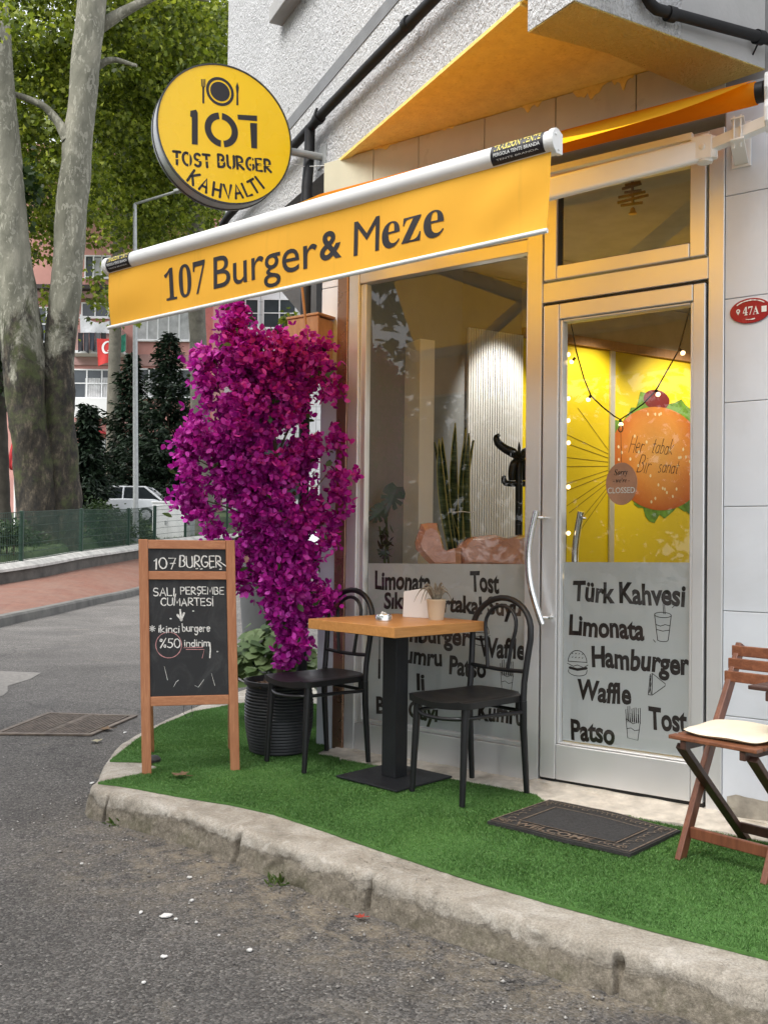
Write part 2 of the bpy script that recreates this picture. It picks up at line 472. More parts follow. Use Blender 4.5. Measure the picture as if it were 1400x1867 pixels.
M = {}
M['asphalt'] = asphalt()
M['kerb'] = kerb_mat()
M['pave'] = plain('old_concrete', (.33, .31, .26), .9, var=.3, vs=8, bmp=.5, bs=60, grime=((.14, .13, .08), .7), src='pos')
M['step'] = plain('worn_cement_step', (.60, .55, .47), .85, var=.22, vs=14, bmp=.7, bs=35, grime=((.27, .23, .17), .75), gs=6, src='pos')
M['panel'] = plain('painted_panel', (.655, .69, .745), .38, var=.05, vs=2.0, bmp=.04, bs=30, grime=((.47, .475, .48), .5), gs=1.1, src='pos')
M['tilebeige'] = plain('pale_tile', (.64, .61, .46), .32, var=.07, vs=3, grime=((.42, .40, .33), .5), gs=2.0, src='pos')
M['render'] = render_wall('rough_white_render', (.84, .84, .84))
M['renderY'] = render_wall('rough_yellow_render', (.95, .72, .24), strength=1.1, grime=False)
M['soffitY'] = plain('yellow_soffit_paint', (.94, .70, .20), .8, var=.10, vs=14, bmp=1.0, bs=90, grime=((.66, .42, .08), .6), gs=60)
M['greyband'] = plain('grey_painted_render', (.19, .195, .20), .85, var=.15, vs=8, bmp=.5, bs=80)
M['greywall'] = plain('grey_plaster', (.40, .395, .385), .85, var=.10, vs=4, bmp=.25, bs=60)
M['alu'] = plain('satin_aluminium', (.80, .80, .80), .34, metal=.55, var=.02, vs=2)
M['alu_dark'] = plain('gasket_black', (.02, .02, .02), .6)
M['brown'] = plain('brown_metal_cover', (.44, .27, .19), .28, metal=.8, var=.10, vs=2.5)
M['white_metal'] = plain('white_powder_coat', (.80, .79, .77), .35, var=.03, bmp=.02)
M['grey_metal'] = plain('grey_steel', (.36, .37, .36), .5, metal=.3, var=.15, vs=10, bmp=.1)
M['steel'] = plain('satin_steel', (.78, .78, .77), .22, metal=1.0, var=.03)
M['black_pipe'] = plain('black_drain_pipe', (.012, .012, .013), .6, var=.3, vs=6, bmp=.05, spec=.25)
M['black_plastic'] = plain('black_plastic', (.008, .008, .009), .42, var=.2, vs=4, bmp=.04, bs=300)
M['black_metal'] = plain('black_powder_metal', (.010, .011, .013), .5, var=.2, vs=5, bmp=.10, bs=500)
M['table'] = wood('orange_oak_laminate', (.62, .30, .095), (.40, .165, .04), (1.2, 16, 16), .38, .04, .7)
M['boardwood'] = wood('reddish_pine', (.50, .225, .105), (.30, .105, .04), (14, 14, 1.0), .55, .12, .6)
M['chairwood'] = wood('acacia_wood', (.24, .085, .042), (.065, .02, .012), (9, 9, 1.0), .42, .12, .7)
M['darkwood'] = wood('dark_stained_wood', (.10, .045, .03), (.03, .013, .01), (9, 9, 1.0), .45, .12, .7)
M['boxwood'] = wood('plywood_box', (.46, .26, .13), (.33, .17, .08), (10, 10, 1.5), .6, .06, .5)
M['cream'] = plain('cream_cushion_fabric', (.74, .67, .52), .85, var=.06, vs=20, bmp=.15, bs=700)
M['awning'] = fabric('yellow_awning_fabric', (.90, .46, .035), .74, (1.0, .50, .016))
M['valance'] = fabric('yellow_valance_fabric', (.90, .475, .05), .18, (.95, .42, .02))
M['ink'] = plain('black_print', (.016, .013, .016), .5, var=.1)
M['vinyl'] = plain('dark_brown_vinyl', (.020, .013, .011), .35, var=.2)
M['signY'] = plain('yellow_sign_acrylic', (.95, .61, .004), .28, var=.03, vs=1.5, bmp=.01)
M['signrim'] = plain('sign_rim_grey', (.36, .36, .34), .35, metal=.6)
M['whitepaint'] = plain('white_lettering', (.80, .80, .78), .5, var=.03)
M['yellowpaint'] = plain('yellow_lettering', (.72, .58, .10), .5, var=.03)
M['chalk'] = plain('white_chalk', (.74, .73, .70), .95, var=.28, vs=120, bmp=.3, bs=400)
M['chalkpink'] = plain('pink_chalk', (.52, .26, .26), .95, var=.3, vs=120)
M['glass'] = glass('window_glass')
M['film'] = plain('frosted_film', (.50, .51, .52), .42, var=.03, vs=1.5)
M['red'] = plain('red_enamel', (.33, .018, .022), .22, var=.08)
M['terracotta'] = plain('matte_black_planter', (.022, .023, .026), .5, var=.2, vs=10)
M['soil'] = plain('soil_and_chips', (.12, .075, .045), .95, var=.6, vs=60, bmp=1, bs=80)
M['teal'] = plain('teal_plastic_pot', (.01, .10, .10), .4)
M['greypot'] = plain('grey_ribbed_planter', (.16, .165, .17), .6, var=.12)
M['bract'] = leafy('bract_magenta', [(.24, .004, .18), (.40, .008, .28), (.58, .02, .42), (.85, .12, .70)], .5, .38, .3)
M['bougleaf'] = leafy('leaf_bougainvillea', [(.03, .06, .015), (.06, .11, .03)], .4, .3)
M['gerleaf'] = leafy('leaf_geranium', [(.06, .11, .035), (.12, .185, .065), (.19, .26, .11)], .55, .25)
M['leaf'] = leafy('leaf_plane_tree', [(.05, .075, .009), (.115, .16, .019), (.22, .275, .032), (.37, .41, .065)], .42, .55)
M['leafdark'] = leafy('leaf_shrub', [(.012, .026, .007), (.025, .05, .012), (.045, .08, .02)], .5, .3)
M['needle'] = leafy('needle_conifer', [(.006, .014, .008), (.012, .026, .012), (.022, .042, .018)], .6, .15)
M['twig'] = plain('brown_twig', (.10, .07, .045), .9, var=.3, vs=20, bmp=.4)
M['bark'] = bark()
M['barkgrey'] = plain('grey_bark', (.125, .115, .09), .9, var=.4, vs=3, bmp=.8, bs=12, grime=((.07, .06, .04), .7), gs=3)
M['turf'] = leafy('turf_blade', [(.06, .155, .03), (.095, .225, .048), (.145, .30, .08), (.22, .38, .14)], .55, .25, .25)
_nt = M['turf'].node_tree
_b = _nt.nodes['Principled BSDF']; _src = _b.inputs['Base Color'].links[0].from_socket
_w = ramp(_nt, noise(_nt, pos(_nt), 2.2, 5, .6, .4), [(.30, (.74, .76, .72)), (.5, (.95, .95, .95)), (.68, (1.18, 1.12, 1.08))])
_nt.links.new(mixc(_nt, 1.0, _src, _w, 'MULTIPLY'), _b.inputs['Base Color'])                                   # trodden and faded patches
M['turfbase'] = plain('turf_backing', (.065, .16, .032), .95, var=.25, vs=60, src='pos')
M['rubber'] = plain('black_rubber_mat', (.028, .026, .025), .7, var=.25, vs=40, bmp=.5, bs=300)
M['bronze'] = plain('worn_bronze_relief', (.15, .11, .078), .6, var=.5, vs=50)
M['grass'] = leafy('leaf_lawn', [(.04, .075, .014), (.07, .12, .024), (.11, .165, .04)], .6, .4)
M['lawn'] = plain('lawn_soil', (.045, .07, .02), .95, var=.35, vs=2.5, src='pos')
M['fence'] = plain('green_fence_paint', (.008, .032, .018), .45, var=.15)
M['capstone'] = plain('grey_cap_stone', (.36, .34, .31), .9, var=.2, vs=6, bmp=.5, bs=20, src='pos')
M['darkstone'] = plain('dark_wall_stone', (.075, .068, .058), .95, var=.4, vs=3, bmp=.8, bs=9, src='pos')

# ------------------------------------------------------------------ lettering: font outlines and hand strokes as flat meshes
_txt_cache = {}
def text2d(body, bold=0.0, shear=0.0, spacing=1.0):
    key = (body, bold, shear, spacing)
    if key in _txt_cache: return _txt_cache[key]
    cu = bpy.data.curves.new('t', 'FONT'); cu.body = body; cu.size = 1.0; cu.offset = bold; cu.shear = shear
    cu.space_character = spacing; cu.fill_mode = 'BOTH'; cu.resolution_u = 4
    o = bpy.data.objects.new('t', cu); COL.objects.link(o)
    dg = bpy.context.evaluated_depsgraph_get(); dg.update()
    me = bpy.data.meshes.new_from_object(o.evaluated_get(dg))
    V = np.array([v.co[:2] for v in me.vertices]) if len(me.vertices) else np.zeros((0, 2))
    F = [tuple(p.vertices) for p in me.polygons]
    bpy.data.objects.remove(o); bpy.data.curves.remove(cu); bpy.data.meshes.remove(me)
    _txt_cache[key] = (V, F)
    return V, F
def fit_text(body, x0, x1, y0, h, **kw):
    """text scaled so it spans x0..x1, baseline y0, 'H' height h"""
    wob = kw.pop('wob', 0)
    V, F = text2d(body, **kw)
    V = V.copy()
    a, b = V[:, 0].min(), V[:, 0].max()
    H = .70
    V[:, 0] = x0 + (V[:, 0] - a) / (b - a) * (x1 - x0)
    V[:, 1] = V[:, 1] * h / H
    if wob:
        ph = (sum(map(ord, body)) % 17) * .7
        V[:, 1] += wob * h * np.sin(V[:, 0] / h * 3.1 + ph) ; V[:, 0] += wob * h * .9 * np.sin(V[:, 1] / h * 3.7 + V[:, 0] / h * 1.3 + ph)
    V[:, 1] += y0
    return V, F
def strokes2d(lines, w, jag=0.0, seed=1):
    V, F = [], []
    rg = random.Random(seed)
    for ln in lines:
        P = [Vector((p[0], p[1])) for p in ln]
        if len(P) < 2: P = P + [P[0] + Vector((w * .1, 0))]
        Lp, Rp = [], []
        n = len(P)
        for i in range(n):
            t = P[min(i + 1, n - 1)] - P[max(i - 1, 0)]
            if t.length < 1e-9: t = Vector((1, 0))
            t.normalize(); nn = Vector((-t.y, t.x)); ww = w / 2 * (1 + rg.uniform(-jag, jag))
            Lp.append(P[i] + nn * ww); Rp.append(P[i] - nn * ww)
        b = len(V)
        V += [tuple(p) for p in Lp] + [tuple(p) for p in Rp]
        for i in range(n - 1): F.append((b + i, b + n + i, b + n + i + 1, b + i + 1))
        for e, p0 in ((0, P[0]), (n - 1, P[-1])):      # round ends
            c = len(V)
            for k in range(10): V.append((p0.x + w / 2 * math.cos(k * math.pi / 5), p0.y + w / 2 * math.sin(k * math.pi / 5)))
            F.append(tuple(range(c, c + 10)))
    return np.array(V), F
def arc(cx, cy, rx, ry, a0, a1, n=14):
    return [(cx + rx * math.cos(R(a0 + (a1 - a0) * i / n)), cy + ry * math.sin(R(a0 + (a1 - a0) * i / n))) for i in range(n + 1)]
GL = {  # hand-drawn letters, cap height 1: (width, strokes)
 '0': (.58, [arc(.29, .5, .29, .5, 100, 460, 20)]),
 '1': (.26, [[(.02, .78), (.18, 1), (.18, 0)]]),
 '5': (.5, [[(.48, 1), (.1, 1), (.07, .58)] + arc(.2, .3, .28, .3, 100, -140, 12)]),
 '7': (.52, [[(0, 1), (.52, 1), (.18, 0)], [(.12, .5), (.46, .52)]]),
 '%': (.62, [arc(.1, .82, .1, .14, 0, 360, 10), arc(.5, .16, .1, .14, 0, 360, 10), [(.56, 1.05), (.06, -.05)]]),
 'A': (.56, [[(0, 0), (.28, 1), (.56, 0)], [(.1, .36), (.46, .36)]]),
 'B': (.5, [[(0, 0), (.02, 1)], [(.02, 1), (.2, 1)] + arc(.22, .77, .22, .23, 90, -90, 8) + arc(.22, .27, .27, .27, 90, -90, 8) + [(0, 0)]]),
 'C': (.52, [arc(.32, .5, .32, .5, 50, 310, 16)]),
 'E': (.44, [[(.44, 1), (0, 1), (0, 0), (.44, 0)], [(0, .52), (.38, .52)]]),
 'G': (.58, [arc(.32, .5, .32, .5, 55, 335, 16) + [(.6, .42), (.34, .42)]]),
 'H': (.54, [[(0, 0), (0, 1)], [(.54, 0), (.54, 1)], [(0, .5), (.54, .5)]]),
 'I': (.06, [[(.03, 0), (.03, 1)]]),
 'K': (.5, [[(0, 0), (0, 1)], [(.48, 1), (0, .42)], [(.12, .54), (.5, 0)]]),
 'L': (.42, [[(0, 1), (0, 0), (.42, 0)]]),
 'M': (.64, [[(0, 0), (.06, 1), (.32, .3), (.58, 1), (.64, 0)]]),
 'O': (.62, [arc(.31, .5, .31, .5, 90, 450, 20)]),
 'P': (.48, [[(0, 0), (.02, 1)], [(.02, 1), (.2, 1)] + arc(.22, .74, .24, .26, 90, -90, 8) + [(.02, .48)]]),
 'R': (.5, [[(0, 0), (.02, 1)], [(.02, 1), (.2, 1)] + arc(.22, .74, .24, .26, 90, -90, 8) + [(.03, .47), (.5, 0)]]),
 'S': (.48, [arc(.26, .75, .23, .25, 40, 270, 10) + arc(.24, .25, .24, .25, 90, -140, 10)]),
 'T': (.54, [[(0, 1), (.54, 1)], [(.27, 1), (.27, 0)]]),
 'U': (.54, [[(0, 1), (0, .28)] + arc(.27, .28, .27, .28, 180, 360, 10) + [(.54, 1)]]),
 'V': (.56, [[(0, 1), (.28, 0), (.56, 1)]]),
 'b': (.42, [[(.02, 1), (.04, .02)] + arc(.2, .3, .2, .3, 260, 100, 2)[:1] + arc(.2, .28, .2, .28, -130, 150, 12)]),
 'c': (.36, [arc(.22, .29, .22, .29, 50, 310, 12)]),
 'd': (.42, [arc(.2, .28, .2, .28, 40, 330, 12), [(.4, 1), (.4, 0)]]),
 'e': (.40, [[(.03, .3), (.38, .34)] + arc(.2, .3, .19, .3, 15, 320, 14)]),
 'g': (.42, [arc(.2, .3, .19, .28, 40, 330, 12), [(.39, .58), (.39, -.15)] + arc(.2, -.15, .19, .25, 0, -150, 8)]),
 'i': (.06, [[(.03, .58), (.03, 0)], [(.03, .82), (.05, .84)]]),
 'k': (.40, [[(0, 0), (0, 1)], [(.34, .6), (.02, .26), (.40, 0)]]),
 'm': (.62, [[(0, 0), (0, .58)], [(0, .42)] + arc(.16, .4, .15, .18, 150, 0, 6) + [(.31, 0)], [(.31, .42)] + arc(.46, .4, .15, .18, 150, 0, 6) + [(.61, 0)]]),
 'n': (.40, [[(0, 0), (0, .58)], [(0, .40)] + arc(.2, .36, .19, .22, 150, 0, 8) + [(.39, 0)]]),
 'r': (.28, [[(0, 0), (0, .58)], [(0, .38)] + arc(.18, .34, .17, .22, 150, 50, 6)]),
 's': (.32, [arc(.18, .44, .14, .14, 40, 260, 8) + arc(.15, .14, .15, .15, 80, -140, 8)]),
 't': (.30, [[(.14, .92), (.14, .05), (.28, .0)], [(0, .6), (.3, .62)]]),
 'u': (.40, [[(0, .58), (0, .2)] + arc(.19, .2, .19, .2, 180, 360, 8) + [(.39, .58), (.39, 0)]]),
 'a': (.42, [arc(.2, .28, .2, .28, 40, 330, 12), [(.4, .56), (.4, .02)]]),
 'l': (.06, [[(.03, 1), (.03, 0)]]),
}
def hand(text, x0, x1, y0, h, w, jag=.25, seed=1, wob=.03, gap=.17):
    rg = random.Random(seed)
    adv, lines = 0.0, []
    for ch in text:
        if ch == ' ': adv += .42; continue
        base = ch; dot = False; ced = False
        if ch == 'İ': base, dot = 'I', True
        if ch == 'Ş': base, ced = 'S', True
        gw, st = GL[base]
        dy, rot = rg.uniform(-wob, wob), rg.uniform(-.05, .05)
        for ln in st: lines.append([(adv + x + y * rot, y + dy) for x, y in ln])
        if dot: lines.append([(adv + .03, 1.2), (adv + .05, 1.22)])
        if ced: lines.append([(adv + .26, 0), (adv + .22, -.16), (adv + .14, -.2)])
        adv += gw + gap
    adv -= gap
    k = (x1 - x0) / adv
    return strokes2d([[(x0 + x * k, y0 + y * h) for x, y in ln] for ln in lines], w, jag, seed)
def put(mb, VF, frame, m=0):
    """lay 2-D shapes on a plane: frame = (origin, u, v) or a function (x, y) -> point"""
    V, F = VF
    if callable(frame): vs = [frame(x, y) for x, y in V]
    else:
        o, u, v = (np.array(q, float) for q in frame)
        vs = [o + u * x + v * y for x, y in V]
    mb.add(vs, F, m)
def disc2d(cx, cy, rx, ry, n=40):
    return np.array([(cx + rx * math.cos(2 * math.pi * k / n), cy + ry * math.sin(2 * math.pi * k / n)) for k in range(n)]), [tuple(range(n))]
def ring2d(cx, cy, r0, r1, a0, a1, n=24):
    V = [(cx + r * math.cos(R(a0 + (a1 - a0) * i / n)), cy + r * math.sin(R(a0 + (a1 - a0) * i / n))) for r in (r0, r1) for i in range(n + 1)]
    return np.array(V), [(i, i + 1, n + 2 + i, n + 1 + i) for i in range(n)]
def poly2d(pts): return np.array(pts, float), [tuple(range(len(pts)))]

# ------------------------------------------------------------------ ground: road, pavement with its kerb
mb = MB()
mb.add([(-60, -40, -.13), (60, -40, -.13), (60, 22, -.13), (-60, 22, -.13), (60, 90, .9), (-60, 90, .9)], [(0, 1, 2, 3), (3, 2, 4, 5)])
tag(mb.build('road', M['asphalt']), kind='structure')

def catmull(P, per=14):
    P = [np.array(p, float) for p in P]; out = []
    Q = [2 * P[0] - P[1]] + P + [2 * P[-1] - P[-2]]
    for i in range(1, len(Q) - 2):
        for k in range(per):
            t = k / per
            out.append(.5 * ((2 * Q[i]) + (-Q[i - 1] + Q[i + 1]) * t + (2 * Q[i - 1] - 5 * Q[i] + 4 * Q[i + 1] - Q[i + 2]) * t * t + (-Q[i - 1] + 3 * Q[i] - 3 * Q[i + 1] + Q[i + 2]) * t ** 3))
    out.append(P[-1]); return np.array(out)
kerb_ctl = [(4.2, 1.17), (2.4, 1.16), (.83, 1.145), (.39, 1.135), (-.17, 1.10), (-.72, 1.035), (-1.18, .99), (-1.56, .975), (-1.72, .985), (-1.82, .95), (-1.89, .85), (-2.10, .62), (-2.33, .29), (-2.57, -.37), (-2.75, -1.2), (-2.95, -2.6), (-3.2, -6)]
KP = catmull([(1.068 * a + .228 * b, 1.17 * b) for a, b in kerb_ctl], 115)
KT = np.gradient(KP, axis=0); KT /= np.linalg.norm(KT, axis=1)[:, None]
KN = np.stack([KT[:, 1], -KT[:, 0]], 1)                     # outward (towards the road)
if KN[10] @ np.array([0, 1.0]) < 0: KN = -KN
prof = []                                                   # (offset outward, height): flat top, rounded nose, battered face
for q in np.linspace(-.34, -.048, 12): prof.append((q, 0.0))
for a in np.linspace(90, 10, 8): prof.append((-.036 + .036 * math.cos(R(a)), -.036 + .036 * math.sin(R(a))))
for t in np.linspace(.08, 1, 16): prof.append((.001 + .026 * t, -.032 - .135 * t))
prof = np.array(prof) * np.array([1.17, 1.0])
nk, npf = len(KP), len(prof)
arcl = np.concatenate([[0], np.cumsum(np.linalg.norm(np.diff(KP, axis=0), axis=1))])
def vnoise(u, v, seed, f):
    """smooth value noise on a lattice"""
    rg = np.random.default_rng(seed); T = rg.random((257, 257)) * 2 - 1
    x, y = u * f, v * f
    xi, yi = np.floor(x).astype(int), np.floor(y).astype(int); fx, fy = x - xi, y - yi
    fx, fy = fx * fx * (3 - 2 * fx), fy * fy * (3 - 2 * fy)
    g = lambda a, b: T[a % 256, b % 256]
    return (g(xi, yi) * (1 - fx) + g(xi + 1, yi) * fx) * (1 - fy) + (g(xi, yi + 1) * (1 - fx) + g(xi + 1, yi + 1) * fx) * fy
AU = arcl[:, None] + 0 * prof[:, 0][None]
pl = np.concatenate([[0], np.cumsum(np.linalg.norm(np.diff(prof, axis=0), axis=1))])
PV = 0 * arcl[:, None] + pl[None]
disp = .004 * vnoise(AU, PV, 1, 1.4) + .0035 * vnoise(AU, PV, 2, 9) + .0035 * vnoise(AU, PV, 3, 26) + .0025 * vnoise(AU, PV, 4, 60)
face = np.clip((pl - .375) / .06, 0, 1)[None]
chip = np.clip(vnoise(AU, PV, 8, 9) * .55 + vnoise(AU, PV, 9, 23) * .45 - .22, 0, 1) * .028
disp = disp * (.25 + .75 * face) - chip * face
for js in (.61, 1.02, 1.62, 2.45, 3.1, 3.9, 4.8):           # joints between the kerb stones
    d = np.abs(arcl + .02 * np.sin(arcl) - (js + 1.95) * 1.08)[:, None] + .012 * vnoise(AU, PV, 12, 14)
    disp -= .030 * np.clip(1.4 - d / .008, 0, 1) * face
nrm = np.gradient(prof, axis=0); nrm = np.stack([-nrm[:, 1], nrm[:, 0]], 1); nrm /= np.linalg.norm(nrm, axis=1)[:, None]
if nrm[3, 1] < 0: nrm = -nrm
off = prof[None, :, 0] + disp * nrm[None, :, 0]; hz = prof[None, :, 1] + disp * nrm[None, :, 1] - .004 * (1 - face)
sn = KP[:, None, :] + KN[:, None, :] * off[..., None]
V = GO[None, None] + sn[..., 0:1] * FS + sn[..., 1:2] * FN + hz[..., None] * np.array([0, 0, 1.0])
idx = np.arange(nk * npf).reshape(nk, npf)
F = np.stack([idx[:-1, :-1], idx[:-1, 1:], idx[1:, 1:], idx[1:, :-1]], -1).reshape(-1, 4)
kerb = tag(fast_mesh('kerb', V.reshape(-1, 3), F, M['kerb'], smooth=True), kind='structure')
bm = bmesh.new(); bm.from_mesh(kerb.data); bmesh.ops.recalc_face_normals(bm, faces=bm.faces)
bm.to_mesh(kerb.data); bm.free()
ring = [GO + FS * q[0] + FN * q[1] + np.array([0, 0, -.006]) for q in [KP[i] - KN[i] * .385 for i in range(0, nk, 12)]] + [SG(-1.3, -6, -.006), SG(-1.1, -.5, -.006), SG(4.2, -.5, -.006)]
mb = MB(); mb.add(ring, [tuple(range(len(ring)))]); mb.add([SG(-1.97, .66, -.012), SG(-1.80, .88, -.012), SG(-1.2, .72, -.012), SG(-1.3, .2, -.012), SG(-1.9, .2, -.012), SG(-2.15, .35, -.012)], [(0, 1, 2, 3, 4, 5)])
tag(mb.build('pavement', M['pave']), kind='structure')

# ------------------------------------------------------------------ the corner shop building
shop = thing('shop_building', 'white corner building with rough rendered upper wall, yellow soffit and glazed shop front', 'building', FO)
shop.matrix_world = SHOP_M
INV = SHOP_M.inverted()
ZT = 3.12
def fbox(mb, s0, s1, n0, n1, z0, z1, m=0): return mb.box((SX * s0, -n1, ZS(z0)), (SX * s1, -n0, ZS(z1)), m)

mb = MB()
fbox(mb, -1.24, -1.13, -.16, -.012, -.05, ZT)                      # left pier
fbox(mb, -1.13, .715, -.16, -.012, 2.86, ZT)                      # band over the shop front
fbox(mb, .715, 4.2, -.16, -.012, -.05, 4.3)                       # right of the door
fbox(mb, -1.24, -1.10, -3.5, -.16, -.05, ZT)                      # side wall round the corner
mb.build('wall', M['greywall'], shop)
mb = MB()
zs = [.045, .442, .857, 1.272, 1.687, 2.102, 2.517, 2.96]
for i in range(7):
    for a, b in ((.722, 1.94), (1.944, 3.1), (3.104, 4.2)): fbox(mb, a, b, -.012, 0, zs[i] + .0013, zs[i + 1] - .0013)
mb.build('wall_panels', M['panel'], shop, bevel=.0025)
mb = MB()
js = [-1.236, -.93, -.671, -.322, .02, .37, .72]
for i in range(6): fbox(mb, js[i] + .002, js[i + 1] - .002, -.012, 0, 2.862, 3.117)
mb.build('pale_tiles', M['tilebeige'], shop, bevel=.002)
mb = MB()
for a, b in ((2.45, 2.858), (2.04, 2.446), (1.22, 2.036), (.40, 1.216), (.03, .396)): fbox(mb, -1.236, -1.134, -.012, 0, a, b)
mb.build('pier_panels', M['panel'], shop, bevel=.002)
# cement smeared along the top of the tiles under the soffit
for s0, w, h in ((-.93, .16, .02), (-.15, .12, .035), (.10, .16, .06), (.27, .10, .05), (-.55, .1, .012)):
    mb = MB()
    pts = [(s0 + w * t, ZT - h * (.35 + .65 * abs(math.sin(7 * t + s0 * 5) + .3 * math.sin(23 * t))) * math.sin(math.pi * min(1, t + .05))) for t in np.linspace(0, 1, 26)]
    poly = [L(s0, .001, ZT - .001)] + [L(a, .001, b) for a, b in pts] + [L(s0 + w, .001, ZT - .001)]
    mb.prism(poly, (0, -.004, 0))
    mb.build('cement_smear', M['soffitY'], shop)

# threshold step, rough worn cement
nS = 260
P = []
for s in np.linspace(-1.10, 3.6, nS):
    row = []
    dr = -.06 < s < .72
    zt = .020 if dr else (.012 if s < 0 else .004)
    for k, (nn, zz) in enumerate([(-.16, zt), (-.06, zt), (.0, zt), (.018, zt), (.026, zt - .003), (.034, zt * .6), (.06, zt * .45 + .002), (.10, .006), (.16, .003), (.22, -.003), (.27, -.012)]):
        a = np.array([s]); b = np.array([k * .07])
        d = .005 * vnoise(a, b, 21, 6)[0] + .004 * vnoise(a, b, 22, 23)[0]
        row.append((SX * s, -(nn + d * 1.5), zz + d * .8))
    P.append(row)
mb = MB(); mb.grid(P); mb.build('door_step', M['step'], shop, smooth=60)
# dirt-stained plinth where the paint has gone, right of the door
mb = MB()
_s = np.linspace(.74, 3.2, 160); top = [(float(a), float(.10 + .035 * b + .018 * c + .010 * d)) for a, b, c, d in zip(_s, vnoise(_s, _s * 0 + .5, 51, 2.3), vnoise(_s, _s * 0 + .5, 52, 9), vnoise(_s, _s * 0 + .5, 53, 31))]
mb.prism([L(.74, .0006, .03)] + [L(a, .0006, b) for a, b in top] + [L(3.2, .0006, .03)], (0, -.003, 0))
mb.build('bare_plinth', plain('bare_dirty_cement', (.34, .31, .26), .9, var=.35, vs=12, bmp=.6, bs=40, grime=((.10, .10, .05), .8), gs=7), shop)

# aluminium shop front
mb = MB()
fbox(mb, -1.130, -1.066, -.03, .012, .05, 2.86)
mb.build('corner_cover', M['brown'], shop, bevel=.004)
def frame_bars(mb, bars):
    for (s0, s1, z0, z1, n1) in bars: fbox(mb, s0, s1, -.055, n1, z0, z1)
mb = MB()
frame_bars(mb, [(-1.064, -1.004, .052, 2.50, .004), (-1.002, -.104, .052, .196, 0.0), (-1.002, -.104, 2.44, 2.50, 0.0)])
frame_bars(mb, [(-1.002, -.968, .198, 2.438, -.012), (-.966, -.104, .198, .216, -.012), (-.112, -.104, .218, 2.438, -.012)])
win = mb.build('window', M['alu'], shop, bevel=.003)
mb = MB(); mb.add([L(-.968, -.035, .2), L(-.106, -.035, .2), L(-.106, -.035, 2.44), L(-.968, -.035, 2.44)], [(0, 1, 2, 3)])
mb.build('pane', M['glass'], win)
mb = MB(); mb.add([L(-.958, -.041, .205), L(-.112, -.041, .205), L(-.112, -.041, 1.022), L(-.958, -.041, 1.006)], [(0, 1, 2, 3)])
mb.build('frosted_film', M['film'], win)
mb = MB()
F_ = lambda x, y: L(x, -.0404, y)
brush = dict(bold=.036, wob=.028)
for t, a, b, z, h in [('Limonata', -.917, -.60, .880, .088), ('Tost', -.392, -.245, .888, .092), ('Sıkma Portakal Suyu', -.862, -.138, .785, .078),
                      ('Hamburger', -.86, -.388, .628, .082), ('Waffle', -.345, -.118, .588, .088), ('Kumru', -.80, -.536, .520, .080), ('Patso', -.496, -.308, .487, .085),
                      ('li', -.672, -.628, .395, .078), ('Bitki Çayı', -.900, -.556, .252, .082), ('Kumru', -.345, -.125, .290, .085)]:
    put(mb, fit_text(t, a, b, z, h, **brush), F_)
for dx in (0, .035):                                              # fork and knife
    put(mb, strokes2d([[(-.885 + dx, .62), (-.885 + dx, .43)]], .006), F_); put(mb, strokes2d([[(-.885 + dx, .52), (-.885 + dx, .43)]], .013), F_)
put(mb, strokes2d([[(-.892, .66), (-.885, .615), (-.878, .66)]], .005), F_)
def fries(x, y, k):
    ls = [[(x - .03 * k, y + .035 * k), (x - .022 * k, y - .05 * k), (x + .022 * k, y - .055 * k), (x + .032 * k, y + .03 * k), (x, y + .015 * k), (x - .03 * k, y + .035 * k)]]
    for i in range(7):
        xx = x + (-.028 + i * .009) * k; tp = y + (.075 + .018 * math.sin(i * 2.2)) * k
        ls += [[(xx, y + .025 * k), (xx - .004 * k, tp), (xx + .005 * k, tp + .003 * k), (xx + .006 * k, y + .02 * k)]]
    ls += [[(x - .026 * k, y - .01 * k), (x - .008 * k, y - .004 * k), (x + .008 * k, y - .014 * k), (x + .028 * k, y - .008 * k)]]
    return strokes2d(ls, .0028)
def cup(x, y, k):
    return strokes2d([arc(x, y + .055 * k, .036 * k, .012 * k, 0, 360, 20), [(x - .036 * k, y + .055 * k), (x - .022 * k, y - .06 * k)], [(x + .036 * k, y + .055 * k), (x + .024 * k, y - .055 * k)],
        arc(x, y - .058 * k, .023 * k, .007 * k, 170, 370, 10), [(x - .03 * k, y + .01 * k), (x - .01 * k, y + .004 * k), (x + .01 * k, y + .012 * k), (x + .03 * k, y + .008 * k)],
        [(x - .028 * k, y - .012 * k), (x, y - .018 * k), (x + .027 * k, y - .012 * k)], [(x + .004 * k, y + .06 * k), (x, y + .105 * k), (x + .02 * k, y + .11 * k)],
        [(x + .010 * k, y + .06 * k), (x + .007 * k, y + .1 * k), (x + .02 * k, y + .103 * k)], [(x + .04 * k, y + .09 * k), (x + .05 * k, y + .1 * k)], [(x - .04 * k, y - .06 * k), (x - .032 * k, y - .07 * k)]], .0028)
